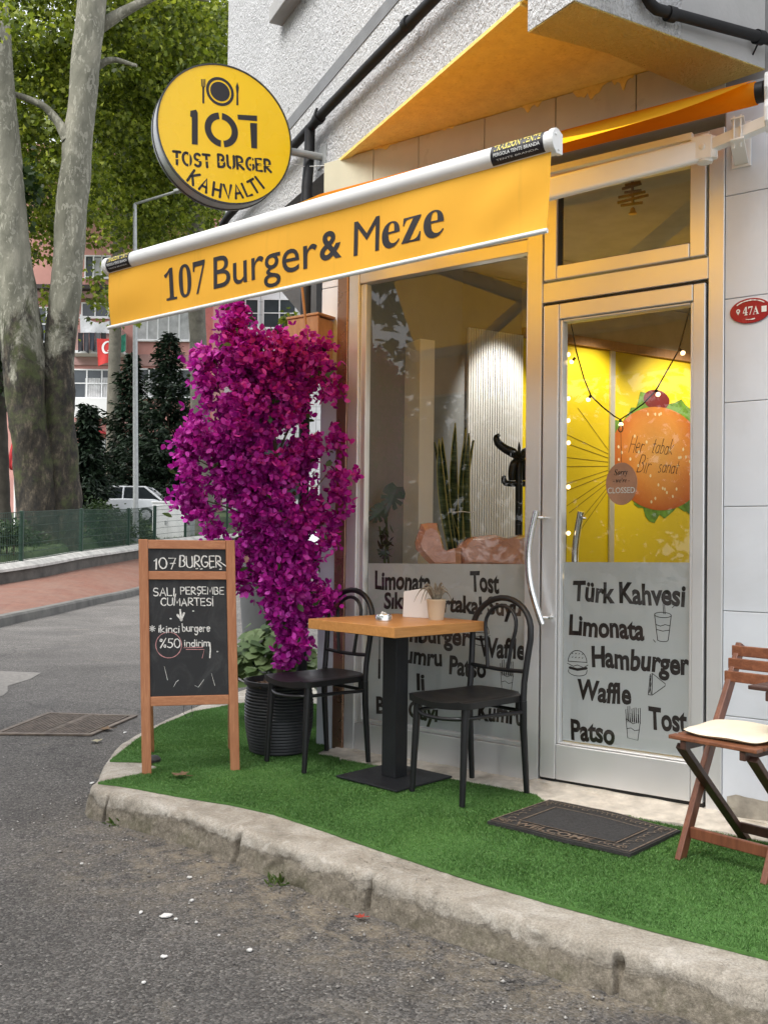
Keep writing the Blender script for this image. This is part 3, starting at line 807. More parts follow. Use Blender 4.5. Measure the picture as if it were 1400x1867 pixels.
def burger(x, y, k):
    ls = [arc(x, y + .01 * k, .045 * k, .055 * k, 0, 180, 16) + [(x - .045 * k, y + .01 * k), (x + .045 * k, y + .012 * k)],
          [(x - .048 * k, y), (x - .02 * k, y - .012 * k), (x, y - .004 * k), (x + .03 * k, y - .014 * k), (x + .05 * k, y)],
          [(x - .042 * k, y - .03 * k)] + arc(x, y - .036 * k, .044 * k, .02 * k, 185, 355, 10) + [(x + .046 * k, y - .026 * k)]]
    for i in range(8): ls.append([(x + (-.026 + (i % 4) * .016) * k, y + (.03 + (i // 4) * .018) * k), (x + (-.022 + (i % 4) * .016) * k, y + (.033 + (i // 4) * .018) * k)])
    V, F = strokes2d(ls, .003)
    V2, F2 = strokes2d([[(x - .036 * k, y - .020 * k), (x, y - .026 * k), (x + .042 * k, y - .016 * k)]], .013 * k)
    return np.vstack([V, V2]), F + [tuple(i + len(V) for i in f) for f in F2]
def sandwich(x, y, k):
    ls = [[(x - .03 * k, y - .05 * k), (x - .022 * k, y + .045 * k), (x - .012 * k, y + .05 * k), (x + .045 * k, y + .008 * k), (x + .044 * k, y - .002 * k), (x - .012 * k, y - .05 * k), (x - .03 * k, y - .05 * k)],
          [(x - .012 * k, y + .05 * k), (x - .014 * k, y - .05 * k)], [(x - .024 * k, y + .035 * k), (x - .018 * k, y), (x - .026 * k, y - .04 * k)], [(x - .018 * k, y + .04 * k), (x - .022 * k, y - .01 * k), (x - .018 * k, y - .045 * k)]]
    return strokes2d(ls, .003)
put(mb, fries(-.205, .485, 1.0), F_); put(mb, burger(-.335, .685, .9), F_)
mb.build('lettering', M['vinyl'], win)

# door frame, transom window, door leaf
mb = MB()
frame_bars(mb, [(-.102, -.032, .052, 2.80, .006), (.662, .720, .052, 2.80, .006), (-.030, .660, 2.196, 2.284, .002), (-.030, .660, 2.74, 2.80, .002), (-1.064, -.104, 2.502, 2.80, .002)])
dfr = mb.build('door_frame', M['alu'], shop, bevel=.003)
mb = MB()
frame_bars(mb, [(-.022, .034, 2.292, 2.732, .012), (.592, .652, 2.292, 2.732, .012), (.036, .590, 2.292, 2.352, .012), (.036, .590, 2.68, 2.732, .012)])
trans = mb.build('transom_window', M['alu'], shop, bevel=.004)
mb = MB(); frame_bars(mb, [(.030, .038, 2.345, 2.69, -.004), (.588, .596, 2.345, 2.69, -.004), (.038, .588, 2.345, 2.357, -.004)])
mb.build('gasket', M['alu_dark'], trans)
mb = MB(); mb.add([L(.03, -.025, 2.34), L(.6, -.025, 2.34), L(.6, -.025, 2.7), L(.03, -.025, 2.7)], [(0, 1, 2, 3)]); mb.build('pane', M['glass'], trans)
mb = MB()
frame_bars(mb, [(-.022, .048, .082, 2.180, .012), (.606, .652, .082, 2.180, .012), (.050, .604, .082, .236, .012), (.050, .604, 2.112, 2.180, .012),
                (.050, .062, .238, 2.110, .002), (.594, .604, .238, 2.110, .002), (.064, .592, 2.100, 2.110, .002), (.064, .592, .238, .246, .002)])
door = mb.build('door', M['alu'], shop, bevel=.004)
mb = MB(); frame_bars(mb, [(-.030, -.024, .07, 2.19, -.01), (.654, .660, .07, 2.19, -.01), (-.024, .654, 2.183, 2.193, -.01), (-.022, .652, .060, .081, -.004)])
mb.build('gasket', M['alu_dark'], door)
mb = MB(); mb.add([L(.058, -.022, .24), L(.598, -.022, .24), L(.598, -.022, 2.105), L(.058, -.022, 2.105)], [(0, 1, 2, 3)]); mb.build('pane', M['glass'], door)
mb = MB(); mb.add([L(.064, -.028, .25), L(.592, -.028, .25), L(.592, -.028, 1.046), L(.064, -.028, 1.036)], [(0, 1, 2, 3)]); mb.build('frosted_film', M['film'], door)
mb = MB(); F2_ = lambda x, y: L(x, -.0274, y)
for t, a, b, z, h in [('Türk Kahvesi', .104, .571, .868, .085), ('Limonata', .091, .412, .718, .085), ('Hamburger', .190, .590, .588, .086), ('Waffle', .127, .357, .440, .084), ('Patso', .101, .293, .262, .086), ('Tost', .430, .583, .352, .088)]:
    put(mb, fit_text(t, a, b, z, h, **brush), F2_)
put(mb, cup(.484, .775, .92), F2_); put(mb, burger(.128, .590, .92), F2_); put(mb, sandwich(.455, .534, .9), F2_); put(mb, fries(.366, .345, .95), F2_)
mb.build('lettering', M['vinyl'], door)
def handle(n0, sgn, s0):
    mb = MB()
    pts = [(SX * (s0 - .012 - .045 * math.sin(math.pi * t) + .03 * t), -(n0 + sgn * (.052 + .012 * math.sin(math.pi * t))), ZS(1.262 - .50 * t)) for t in np.linspace(0, 1, 22)]
    mb.tube(pts, .0155, 14)
    for t in (.06, .94):
        s_, y_, z_ = SX * (s0 - .012 - .045 * math.sin(math.pi * t) + .03 * t), -(n0 + sgn * .055), ZS(1.262 - .50 * t)
        mb.tube([(s_, y_, z_), (s_ + .03, -(n0 + sgn * .04), z_), (s_ + .034, -(n0 - sgn * .002), z_)], .008, 10)
    return mb
handle(.012, 1, -.010).build('handle', M['steel'], door, smooth=50)
handle(-.055, -1, .118).build('handle', M['steel'], door, smooth=50)

# yellow soffit, grey soffit, slanted upper wall, hanging beam
def wbuild(mb, name, mats, **kw): return mb.build(name, mats, shop, M=INV, **kw)
mb = MB()
p1, p2 = A(-.06, 0, ZT), A(1.68, 0, ZT)
mb.prism([A(.235, 0, ZT), p2, S(.3, -.02, ZT), S(-1.15, -.02, ZT)], (0, 0, .12)); mb.prism([p2, S(.50, .26, ZT), S(.62, -.02, ZT), S(.3, -.02, ZT)], (0, 0, .12))
wbuild(mb, 'soffit', M['soffitY'])
mb = MB(); mb.prism([A(-1.44, 0, ZT + .002), A(.10, 0, ZT + .002), S(-1.22, -.06, ZT + .002), S(-1.12, -3.5, ZT + .002), A(-1.44, -3.0, ZT + .002)], (0, 0, .11))
wbuild(mb, 'grey_soffit', M['greyband'])
mb = MB(); mb.prism([A(-1.44, .002, ZT + .004), A(2.2, .002, ZT + .004), A(2.2, -.2, ZT + .004), A(-1.44, -.2, ZT + .004)], (0, 0, 4.4))
wbuild(mb, 'upper_wall', M['render'])
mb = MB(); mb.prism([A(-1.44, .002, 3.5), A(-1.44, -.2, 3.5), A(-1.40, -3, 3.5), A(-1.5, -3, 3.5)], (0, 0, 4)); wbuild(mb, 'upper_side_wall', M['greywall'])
mb = MB(); mb.prism([A(.10, .006, ZT - .012), A(1.665, .006, ZT - .012), A(1.665, -.03, ZT - .012), A(.20, -.03, ZT - .012)], (0, 0, .016)); wbuild(mb, 'soffit_edge', M['soffitY'])
mb = MB()
for t0, t1, z0, z1 in ((-.45, 1.3, 3.555, 3.63),): mb.prism([A(t0, .006, z0), A(t1, .006, z0 + .10), A(t1, .006, z1 + .10), A(t0, .006, z1)], tuple(-AN * .03))
wbuild(mb, 'grey_band', M['greyband'])
mb = MB(); mb.prism([A(-.50, .09, 4.26), A(1.5, .09, 4.26), A(1.5, .09, 4.36), A(-.50, .09, 4.36)], tuple(-AN * .12)); wbuild(mb, 'ledge', M['greywall'], bevel=.006)
ZB = 2.972
b0, b1, b2, b3 = S(.135, .690, 0), S(.328, .768, 0), S(.864, .037, 0), S(.62, .0, 0)
bz = np.array([0, 0, ZB * KB])
m1 = b1 + (b2 - b1) * .53
mb = MB(); up = (0, 0, .9)
mb.prism([b0 + bz, b1 + bz, m1 + bz, S(.36, .43, ZB)], up)
wbuild(mb, 'beam', M['render'])
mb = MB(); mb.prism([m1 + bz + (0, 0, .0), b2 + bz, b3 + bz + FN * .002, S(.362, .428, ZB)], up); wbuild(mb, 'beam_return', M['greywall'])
mb = MB(); e = np.array([0, 0, -.005])
mb.prism([b0 + bz + e + FS * .004, b1 + bz + e - FN * .006, b2 + bz + e, b3 + bz + e + FN * .002, S(.36, .43, ZB) + e], (0, 0, .0045)); wbuild(mb, 'beam_underside', M['renderY'])
# dark sloping canopy seen beyond the corner
mb = MB(); q = [at(514, 532, 4.7), at(577, 606, 4.7), at(577, 500, 4.7), at(530, 505, 4.7)]; mb.prism(q, (.35, .6, .0)); wbuild(mb, 'side_canopy', M['greyband'])

# room behind the glass
WD_ = norm([.905, .426 * KD, 0]); WNm = np.array([WD_[1], -WD_[0], 0])
WP = lambda t, o, z: np.array([1.53 * KB, 5.2 * KD * KB, 0]) + WD_ * (t * 1.05 * KB) + WNm * o + np.array([0, 0, ZS(z)])
ROOM_GREY = plain('grey_room_paint', (.285, .29, .295), .7, var=.05, bmp=.05)
YW = plain('bright_yellow_wall_paint', (.86, .66, .012), .55, var=.05, vs=1.5, bmp=.04, bs=40)
mb = MB()
mb.prism([WP(-1.9, 0, .03), WP(-.74, 0, .03), WP(-.74, -.1, .03), WP(-1.9, -.1, .03)], (0, 0, 2.88)); wbuild(mb, 'room_wall', ROOM_GREY)
mb = MB()
mb.prism([WP(-.738, 0, .03), WP(-.022, 0, .03), WP(-.022, -.1, .03), WP(-.738, -.1, .03)], (0, 0, 2.508))
mb.prism([WP(.022, 0, .03), WP(2.6, 0, .03), WP(2.6, -.1, .03), WP(.022, -.1, .03)], (0, 0, 2.508)); ywall = wbuild(mb, 'yellow_room_wall', YW)
mb = MB(); mb.prism([WP(-.738, .03, 2.432), WP(2.6, .03, 2.432), WP(2.6, -.1, 2.432), WP(-.738, -.1, 2.432)], (0, 0, .0615)); wbuild(mb, 'wall_moulding', M['boxwood'])
mb = MB(); mb.prism([WP(-.738, 0, 2.494), WP(2.6, 0, 2.494), WP(2.6, -.1, 2.494), WP(-.738, -.1, 2.494)], (0, 0, .30)); wbuild(mb, 'room_wall', plain('beige_room_paint', (.50, .43, .33), .7))
mb = MB(); mb.prism([WP(-.02, .012, .03), WP(.02, .012, .03), WP(.02, -.1, .03), WP(-.02, -.1, .03)], (0, 0, 2.508)); wbuild(mb, 'metal_corner_strip', M['alu'])
mb = MB(); fbox(mb, -1.10, 3.4, -4.6, -.17, 2.79, 2.86); mb.build('room_ceiling', plain('room_ceiling_paint', (.50, .48, .44), .8), shop)
mb = MB(); fbox(mb, -1.10, 3.4, -4.6, -.17, .0, .045); mb.build('room_floor', plain('grey_room_tile', (.28, .27, .26), .35), shop)
mb = MB(); fbox(mb, -1.10, -1.07, -4.6, -.17, .036, 2.788); mb.build('room_side_wall', ROOM_GREY, shop)
mb = MB(); fbox(mb, 1.9, 1.98, -4.6, -.17, .036, 2.788); mb.build('room_end_wall', YW, shop)
mb = MB()
a, b = WP(-1.71, .42, .03), WP(-1.62, .42, .03); mb.prism([a, b, WP(-1.62, .001, .03), WP(-1.71, .001, .03)], (0, 0, 2.3)); wbuild(mb, 'white_pillar', M['white_metal'])
mb = MB()
n_r = 23
for i in range(n_r):
    t = -1.147 + (i + .5) * (.405 / n_r)
    mb.box((-.0062, 0, 0), (.0062, .022, 2.512), 0, Matrix.Translation(Vector(WP(t, .004, .034))) @ Matrix.Rotation(math.atan2(WD_[1], WD_[0]), 4, 'Z') @ Matrix.Rotation(math.pi, 4, 'Z'))
mb.prism([WP(-1.15, .003, .034), WP(-.74, .003, .034), WP(-.74, .0005, .034), WP(-1.15, .0005, .034)], (0, 0, 2.508), 1)
wbuild(mb, 'fluted_panel', [M['white_metal'], ROOM_GREY], bevel=0)
# painted burger on the yellow wall (flat paint, 2 mm proud)
def WF(o): return lambda x, y: tuple(INV @ Vector(WP(x, o, y)))
def mural_part(name, shapes, mt, o):
    mb = MB()
    for sh in shapes: put(mb, sh, WF(o))
    ob = mb.build(name, mt, ywall, fix=False)
    return ob
cx, cy = .405, 1.725
lett = []
for k in range(64):
    an = 2 * math.pi * k / 64; rr = 1 + .075 * math.sin(7 * an + 1) + .05 * math.sin(17 * an) + .03 * math.sin(29 * an)
    sc = 1.0 if math.sin(an) > .35 or math.sin(an) < -.35 else .93
    lett.append((cx + .03 + .46 * rr * sc * (.93 if math.cos(an) < 0 else 1.06) * math.cos(an), cy + .015 + .425 * rr * sc * math.sin(an)))
mural_part('lettuce', [poly2d(lett)], plain('painted_green', (.14, .30, .03), .6, var=.5, vs=14), .002)
mural_part('tomato', [disc2d(.40, 2.135, .12, .07)], plain('painted_dark_red', (.17, .008, .010), .6), .0028)
bunm, nt, bb = new_mat('painted_bun')
vd = N(nt, 'ShaderNodeVectorMath', operation='DISTANCE'); nt.links.new(pos(nt), vd.inputs[0]); vd.inputs[1].default_value = tuple(WP(cx + .02, .0034, cy + .03))
c = ramp(nt, math_(nt, 'ADD', vd.outputs['Value'], math_(nt, 'MULTIPLY', math_(nt, 'SUBTRACT', noise(nt, objc(nt), 3.0, 6, .6), .5), .25)), [(.05, (.70, .36, .09)), (.25, (.66, .27, .05)), (.42, (.50, .12, .012))]); nt.links.new(c, bb.inputs['Base Color'])   # the painter's own golden middle
mural_part('bun', [disc2d(cx + .03, cy, .445, .362, 60)], bunm, .0034)
rg = random.Random(3)
seeds = [disc2d(cx + .38 * math.sqrt(rg.random()) * math.cos(q), cy + .32 * math.sqrt(rg.random()) * math.sin(q), .009, .012, 8) for q in [rg.random() * 6.28 for _ in range(34)]]
mural_part('sesame', seeds, plain('painted_cream', (.80, .66, .42), .6), .004)
mural_part('slogan', [(np.array([(x + .35 * (y - 1.7), y) for x, y in V_]), F_) for V_, F_ in [hand('Her', .13, .25, 1.755, .115, .0055, .3, 4), hand('tabak', .33, .52, 1.76, .105, .0055, .3, 5), hand('Bir', .25, .36, 1.62, .12, .0055, .3, 6), hand('sanat', .44, .62, 1.63, .095, .0055, .3, 7)]], plain('brown_mural_paint', (.06, .025, .01), .6), .004)
mural_part('cucumber', [disc2d(.77, 1.42, .10, .09)], plain('painted_cucumber', (.10, .22, .03), .6), .0032)
rays = []
for k, an in enumerate((128, 160, 166, 178, 184, 200, 204, 216, 220, 232, 236)):
    x0, y0 = -.03, 1.62 + (k - 5) * -.028
    rays.append([(x0, y0), (max(-.40, x0 + .42 * math.cos(R(an)) ), y0 + .33 * math.sin(R(an)))])
mural_part('ray_lines', [strokes2d(rays, .004)], plain('thin_ochre_paint', (.30, .22, .01), .7), .002)

# lit track spots on the room ceiling
def spot(name, p, target, power, size, blend, col=(1, .86, .66)):
    mb = MB(); p = Vector(p); d = (Vector(target) - p).normalized()
    mb.tube([p - d * .10, p], [.028, .034], 16); mb.tube([p - d * .05, Vector((p.x, p.y, ZS(2.79)))], .006, 8)
    wbuild(mb, name, M['white_metal'], smooth=40)
    l = bpy.data.lights.new('lamp', 'SPOT'); l.energy = power; l.spot_size = R(size); l.spot_blend = blend; l.color = col; l.shadow_soft_size = .03
    o = bpy.data.objects.new('lamp', l); COL.objects.link(o); o.location = p + d * .02; o.rotation_euler = d.to_track_quat('-Z', 'Y').to_euler()
spot('track_spot', WP(-.93, .42, 2.62), WP(-.93, 0, 1.85), 40, 62, .8, (1, .95, .86))
spot('track_spot', WP(-.22, .55, 2.62), WP(-.22, 0, 1.95), 34, 75, .8)
spot('track_spot', WP(.55, .70, 2.62), WP(.55, 0, 1.85), 42, 85, .8)
mb = MB(); mb.prism([WP(-1.2, .46, 2.765), WP(1.4, .62, 2.765), WP(1.4, .65, 2.765), WP(-1.2, .49, 2.765)], (0, 0, .024)); wbuild(mb, 'light_track', M['white_metal'])

def plane_uv(o, u, v, px, py):
    o, u, v = (np.array(q, float) for q in (o, u, v)); n = np.cross(u, v); d = ray(px, py)
    t = ((o - EYEP) @ n) / (d @ n); q = EYEP + d * t - o
    return np.linalg.lstsq(np.stack([u, v], 1), q, rcond=None)[0]

# ------------------------------------------------------------------ awning over the shop front
aw = thing('awning', 'yellow fabric awning with folding arms and lettered valance above the shop front', 'awning', S(-.15, 0, 2.8))
AINV = aw.matrix_world.inverted()
def ab(mb, name, mats, parent=aw, **kw): return mb.build(name, mats, parent, M=AINV, **kw)
RZ, RNn = 2.815, .165
mb = MB(); mb.tube([S(-1.14, RNn, RZ), S(.845, RNn, RZ)], .044, 28); ab(mb, 'roller', M['awning'], smooth=40)
mb = MB(); mb.tube([S(.845, RNn, RZ), S(.872, RNn, RZ)], .040, 24); ab(mb, 'roller_end', M['black_plastic'], smooth=40); mb = MB(); mb.tube([S(-1.165, RNn, RZ), S(-1.14, RNn, RZ)], .040, 24); ab(mb, 'roller_end', M['black_plastic'], smooth=40)
BL, BR = S(-1.675, 1.0, 2.322), S(.335, 1.0, 2.372)
P = []
for i in range(31):
    f = i / 30; a = S(-1.135, RNn + .012, RZ + .046) * (1 - f) + S(.838, RNn + .012, RZ + .046) * f; b = (BL + FS * .02) * (1 - f) + (BR - FS * .02) * f
    row = []
    for j in range(17):
        g = j / 16; p = a * (1 - g) + b * g; p = p + np.array([0, 0, -.028 * math.sin(math.pi * g) + .012 * g - .006 * math.sin(f * 9) * math.sin(math.pi * g)])
        row.append(p)
    P.append(row)
mb = MB(); mb.grid(P); ab(mb, 'fabric', M['awning'], smooth=60)
# front bar: rounded hollow profile swept along
def sweep(mb, p, q, prof, m=0):
    """prof in (out along FN, up)"""
    n = len(prof); vs = [p + FN * a + np.array([0, 0, b]) for a, b in prof] + [q + FN * a + np.array([0, 0, b]) for a, b in prof]
    mb.add(vs, [tuple(range(n))[::-1], tuple(range(n, 2 * n))] + [(i, (i + 1) % n, n + (i + 1) % n, n + i) for i in range(n)], m)
pr = [(-.03, -.030), (.012, -.036)] + [(.005 + .036 * math.cos(R(a)), .002 + .036 * math.sin(R(a))) for a in range(-70, 100, 12)] + [(-.03, .030)]
mb = MB(); sweep(mb, BL, BR, pr); bar = ab(mb, 'front_bar', M['white_metal'], smooth=35)
mb = MB(); pr2 = [(a * 1.10, b * 1.12) for a, b in pr]
sweep(mb, BL - FS * .018, BL, pr2); ab(mb, 'bar_end_cap', M['white_metal'], bar, bevel=.002); mb = MB(); sweep(mb, BR, BR + FS * .018, pr2)
for e in (BR + FS * .0185,):
    for a, b in ((.022, .018), (.0, -.026)): mb.tube([e + FN * a + (0, 0, b), e + FS * .004 + FN * a + (0, 0, b)], .005, 8)
ab(mb, 'bar_end_cap', M['white_metal'], bar, bevel=.002)
def bar_label(f0, f1, name):
    p, q = BL * (1 - f0) + BR * f0, BL * (1 - f1) + BR * f1
    prl = [(.005 + .0372 * math.cos(R(a)), .002 + .0372 * math.sin(R(a))) for a in range(-66, 84, 10)]
    mb = MB(); mb.grid([[e + FN * a + np.array([0, 0, b]) for a, b in prl] for e in (p, q)]); lb = ab(mb, name, M['ink'], bar, smooth=60)
    ln = np.linalg.norm(q - p); ex = (q - p) / ln
    def fr(x, y):
        an = y / .0378; return p + ex * x + FN * (.005 + .0382 * math.cos(an)) + np.array([0, 0, .002 + .0382 * math.sin(an)])
    mb = MB()
    put(mb, fit_text('TRABZON TENTE', ln * .05, ln * .95, .006, .026, bold=.02), fr)
    ab(mb, 'label_title', M['yellowpaint'], lb)
    mb = MB(); put(mb, fit_text('PERGOLA TENTE BRANDA', ln * .06, ln * .94, -.013, .011, bold=.012), fr); put(mb, fit_text('TENTE BRANDA', ln * .10, ln * .90, -.028, .006), fr)
    ab(mb, 'label_line', M['whitepaint'], lb)
bar_label(.905, .992, 'maker_label'); bar_label(.004, .075, 'maker_label')
# valance cloth with soft ripples
VT0, VT1 = BL + FN * .016 + (0, 0, -.034), BR + FN * .016 + (0, 0, -.034)
VB0, VB1 = S(-1.655, 1.012, 2.048), S(.318, 1.012, 2.094)
def val_pt(f, g, o=0.0):
    p = (VT0 * (1 - f) + VT1 * f) * (1 - g) + (VB0 * (1 - f) + VB1 * f) * g
    w = .004 * math.sin(f * 17 + 1.5 * g) + .003 * math.sin(f * 41 + 2) * g + .007 * math.exp(-((f - .05) / .06) ** 2) * math.sin(g * 3.5) + .008 * math.exp(-((f - .93) / .06) ** 2) * math.sin(4 * g + (f - .93) * 30)
    return p + FN * (w * (math.sin(math.pi * min(1, g * 1.0)) + .1) + o)
mb = MB(); mb.grid([[val_pt(i / 90, j / 14) for j in range(15)] for i in range(91)]); val = ab(mb, 'valance', M['valance'], smooth=60)
VN = (VB0 - FO) @ FN; VS0, VS1 = (VT0 - FO) @ FS, (VT1 - FO) @ FS
def vtext(body, x0, y0, x1, y1, h, hand_w=None, **kw):
    """baseline from photo pixel (x0,y0) to (x1,y1)"""
    s0, z0 = on_f(x0, y0, VN); s1, z1 = on_f(x1, y1, VN)
    if hand_w: V, F = hand(body, 0, s1 - s0, 0, h, hand_w, .05, 1, 0); V = V / np.array([s1 - s0, 1])
    else: V, F = fit_text(body, 0, 1, 0, h, **kw)
    def fr(x, y):
        s, z = s0 + (s1 - s0) * x, z0 + (z1 - z0) * x + y
        f = (s - VS0) / (VS1 - VS0); top = (VT0 * (1 - f) + VT1 * f)[2]; bot = (VB0 * (1 - f) + VB1 * f)[2]
        return val_pt(f, (top - z) / (top - bot), .0016)
    mb = MB(); put(mb, (V, F), fr); ab(mb, 'lettering', M['ink'], val)
vtext('𝟏𝟎𝟕', 298, 550, 372, 533, .138)
vtext('Burger', 388, 528, 577, 485, .138, bold=.003)
vtext('&', 582, 475, 623, 467, .108, bold=.022)
GL['M'] = (.72, [[(0, 0), (.0, 1), (.36, .22), (.72, 1), (.72, 0)]])
vtext('M', 645, 467, 692, 456, .132)
GL['M'] = (.64, [[(0, 0), (.06, 1), (.32, .3), (.58, 1), (.64, 0)]])
vtext('𝐞𝐳𝐞', 697, 455, 812, 428, .140)
mb = MB(); mb.tube([VB0 - FS * .022, VB1 + FS * .004], .0085, 14); ab(mb, 'bottom_rod', M['white_metal'], smooth=50)
# arms, brackets
sh = S(.66, .125, 2.665); el = S(-.27, .60, 2.49)
_p = el - EYEP; _px = CXP + FPX * (_p @ RT) / (_p @ FWD); el[2] = at(_px, 336 + (1003 - _px) * .30, el[1] / KD)[2]     # the arm slopes down to its elbow
mb = MB(); mb.beam(sh, el, .045, .088); arm = ab(mb, 'arm', M['white_metal'], bevel=.012, segs=3)
mb = MB(); mb.tube([el + (0, 0, .05), el - (0, 0, .05)], .035, 20); mb.beam(el, BR - FS * .45 + FN * -.03, .04, .07); ab(mb, 'forearm', M['white_metal'], bevel=.008)
mb = MB(); mb.tube([sh + (0, 0, .055), sh - (0, 0, .055)], .032, 20); mb.tube([sh + FS * .03 + (0, 0, .045), sh + FS * .03 - (0, 0, .045)], .022, 16); mb.beam(sh - FS * .05 + FN * .02, sh + FS * .03, .055, .095)
mb.tube([sh + FN * .03, sh + FN * .042], .012, 10); ab(mb, 'shoulder_joint', M['white_metal'], bevel=.004)
mb = MB(); mb.beam(sh + FS * .03 + (0, 0, .01), S(.885, .155, 2.70), .042, .045); torsion = ab(mb, 'square_bar', M['white_metal'], bevel=.003)
mb = MB()
mb.prism([S(.745, .001, 2.62), S(.815, .001, 2.62), S(.815, .001, 2.80), S(.745, .001, 2.80)], tuple(FN * .006))
mb.prism([S(.755, .006, 2.63), S(.805, .006, 2.63), S(.805, .19, 2.645), S(.755, .19, 2.645)], (0, 0, .008)); mb.prism([S(.757, .006, 2.735), S(.803, .006, 2.735), S(.803, .17, 2.735), S(.757, .17, 2.735)], (0, 0, .007))
for s_ in (.768, .792): mb.tube([S(s_, .165, 2.625), S(s_, .165, 2.75)], .004, 8)
mb.tube([S(.78, .006, 2.775), S(.78, .022, 2.775)], .011, 8)
ab(mb, 'wall_bracket', M['white_metal'], bevel=.002)
mb = MB(); mb.prism([S(-1.0, .001, 2.62), S(-.93, .001, 2.62), S(-.93, .001, 2.80), S(-1.0, .001, 2.80)], tuple(FN * .006)); ab(mb, 'wall_bracket', M['white_metal'], bevel=.002)
mb = MB()
cp = [(.10, 2.685), (.22, 2.675), (.225, 2.73), (.205, 2.76), (.225, 2.80), (.222, 2.845), (.19, 2.872), (.15, 2.872), (.115, 2.845), (.108, 2.80), (.13, 2.755), (.10, 2.73)]
mb.prism([S(.874, a, b) for a, b in cp], tuple(FS * .016)); ab(mb, 'end_plate', M['white_metal'], bevel=.004)
mb = MB(); sh2, el2 = S(-1.0, .125, 2.665), S(-.62, .62, 2.46); mb.beam(sh2, el2, .045, .075); mb.beam(el2, BL + FS * .45, .04, .065); ab(mb, 'arm', M['white_metal'], bevel=.01)
mb = MB(); mb.beam(S(-1.1, .150, 2.715), S(.62, .150, 2.715), .03, .03); ab(mb, 'square_bar', M['white_metal'], bevel=.003)
# crank rod hanging from the awning
mb = MB(); q0, q1 = at(552, 535, 4.02), at(561, 625, 4.02); mb.tube([q0 + (q0 - q1) * 1.2, q1], .007, 8); mb.tube([q1, q1 + (q1 - q0) * .1], .010, 8)
tag(mb.build('crank_rod', M['boxwood'], smooth=40), 'thin pale rod hanging behind the left end of the awning', 'rod')

# ------------------------------------------------------------------ round projecting sign
_w = A(.07, .0, 3.215)
_lo, _hi = .1, 1.6                                          # how far out the pole carries it
for _ in range(40):
    _m = (_lo + _hi) / 2; _p = _w + AN * _m - EYEP
    if CXP + FPX * (_p @ RT) / (_p @ FWD) > 407: _lo = _m
    else: _hi = _m
SC = _w + AN * _lo; SC[2] = at(407, 252, SC[1] / KD)[2]
SNn = AD.copy(); _t = R(5.0); UH = -AN
SU = UH * math.cos(_t) + np.array([0, 0, math.sin(_t)]); UZ = np.array([0, 0, 1.0]); SV = UZ * math.cos(_t) - UH * math.sin(_t)
SR = 125.5 * SC[1] / FPX
sg = thing('round_sign', 'round yellow double-sided shop sign projecting from the rendered wall', 'sign', SC)
GINV = sg.matrix_world.inverted()
def gb(mb, name, mats, parent=sg, **kw): return mb.build(name, mats, parent, M=GINV, **kw)
def disc3(mb, r, o0, o1, n=72):
    mb.prism([SC + SNn * o0 + SU * r * math.cos(2 * math.pi * k / n) + SV * r * math.sin(2 * math.pi * k / n) for k in range(n)], tuple(SNn * (o1 - o0)))
def rim3(mb, r0, r1, o0, o1, n=72):
    P = [[SC + SNn * o + SU * r * math.cos(2 * math.pi * k / n) + SV * r * math.sin(2 * math.pi * k / n) for (r, o) in ((r0, o0), (r1, o0), (r1, o1), (r0, o1), (r0, o0))] for k in range(n + 1)]
    mb.grid(P)
mb = MB(); disc3(mb, SR, -.052, .052); gb(mb, 'body', M['signrim'], smooth=30)
mb = MB(); rim3(mb, SR - .004, SR + .004, .044, .060); rim3(mb, SR - .004, SR + .004, -.060, -.044); gb(mb, 'rim', plain('sign_trim_black', (.035, .035, .035), .3), smooth=30)
mb = MB(); disc3(mb, SR - .0045, .0525, .057); face = gb(mb, 'face_panel', M['signY']); mb = MB(); disc3(mb, SR - .0045, -.057, -.0525); gb(mb, 'face_panel', M['signY'])
def sp(px, py): return plane_uv(SC + SNn * .057, SU, SV, px, py)
fr0 = (SC + SNn * .0580, SU, SV); fr1 = (SC + SNn * .0586, SU, SV)
mb, mc = MB(), MB()
kx = (sp(500, 252)[0] - sp(320, 252)[0]) / 180.0; kz = (sp(407, 200)[1] - sp(407, 300)[1]) / 100.0
c0 = sp(401.5, 167); put(mb, disc2d(*c0, 17.5 * kx, 17.5 * kz), fr0); put(mb, ring2d(*c0, 20 * kx, 25 * kx, 0, 360, 40), fr0)
def P2(*pts): return [tuple(sp(*p)) for p in pts]
put(mb, strokes2d([P2((371, 160), (371, 187))], 3.5 * kx), fr0); put(mb, strokes2d([P2((368, 145), (368.5, 157), (371, 161), (374, 157), (374, 145))], 1.8 * kx), fr0); put(mb, strokes2d([P2((371, 145), (371, 160))], 1.8 * kx), fr0)
put(mb, poly2d(P2((433, 150), (436, 160), (434.5, 172), (435, 192), (431, 192), (431.5, 170), (430, 158))), fr0)
mb_icon = mb; mb = MB()
put(mb, poly2d(P2((347.5, 202), (358, 200), (361, 206), (361, 264), (350, 263), (350, 214), (347, 212))), fr0)
c1 = sp(404, 237); r_o, r_i = 30 * kx, 18.5 * kx
put(mb, ring2d(*c1, r_i, r_o, 96, 264, 24), fr0); put(mb, ring2d(*c1, r_i, r_o, -84, 84, 24), fr0)
put(mb, poly2d(P2((433, 209), (469, 211), (469, 221), (434, 218))), fr0); put(mb, poly2d(P2((456, 224), (469, 225), (469, 271), (458.5, 270))), fr0)
gb(mb, 'number', M['ink'], face, fix=False); gb(mb_icon, 'cutlery_icon', M['ink'], face, fix=False)
mb = MB()
a0, a1 = sp(317, 300), sp(384, 304); b0_, b1_ = sp(399, 306), sp(494, 313)
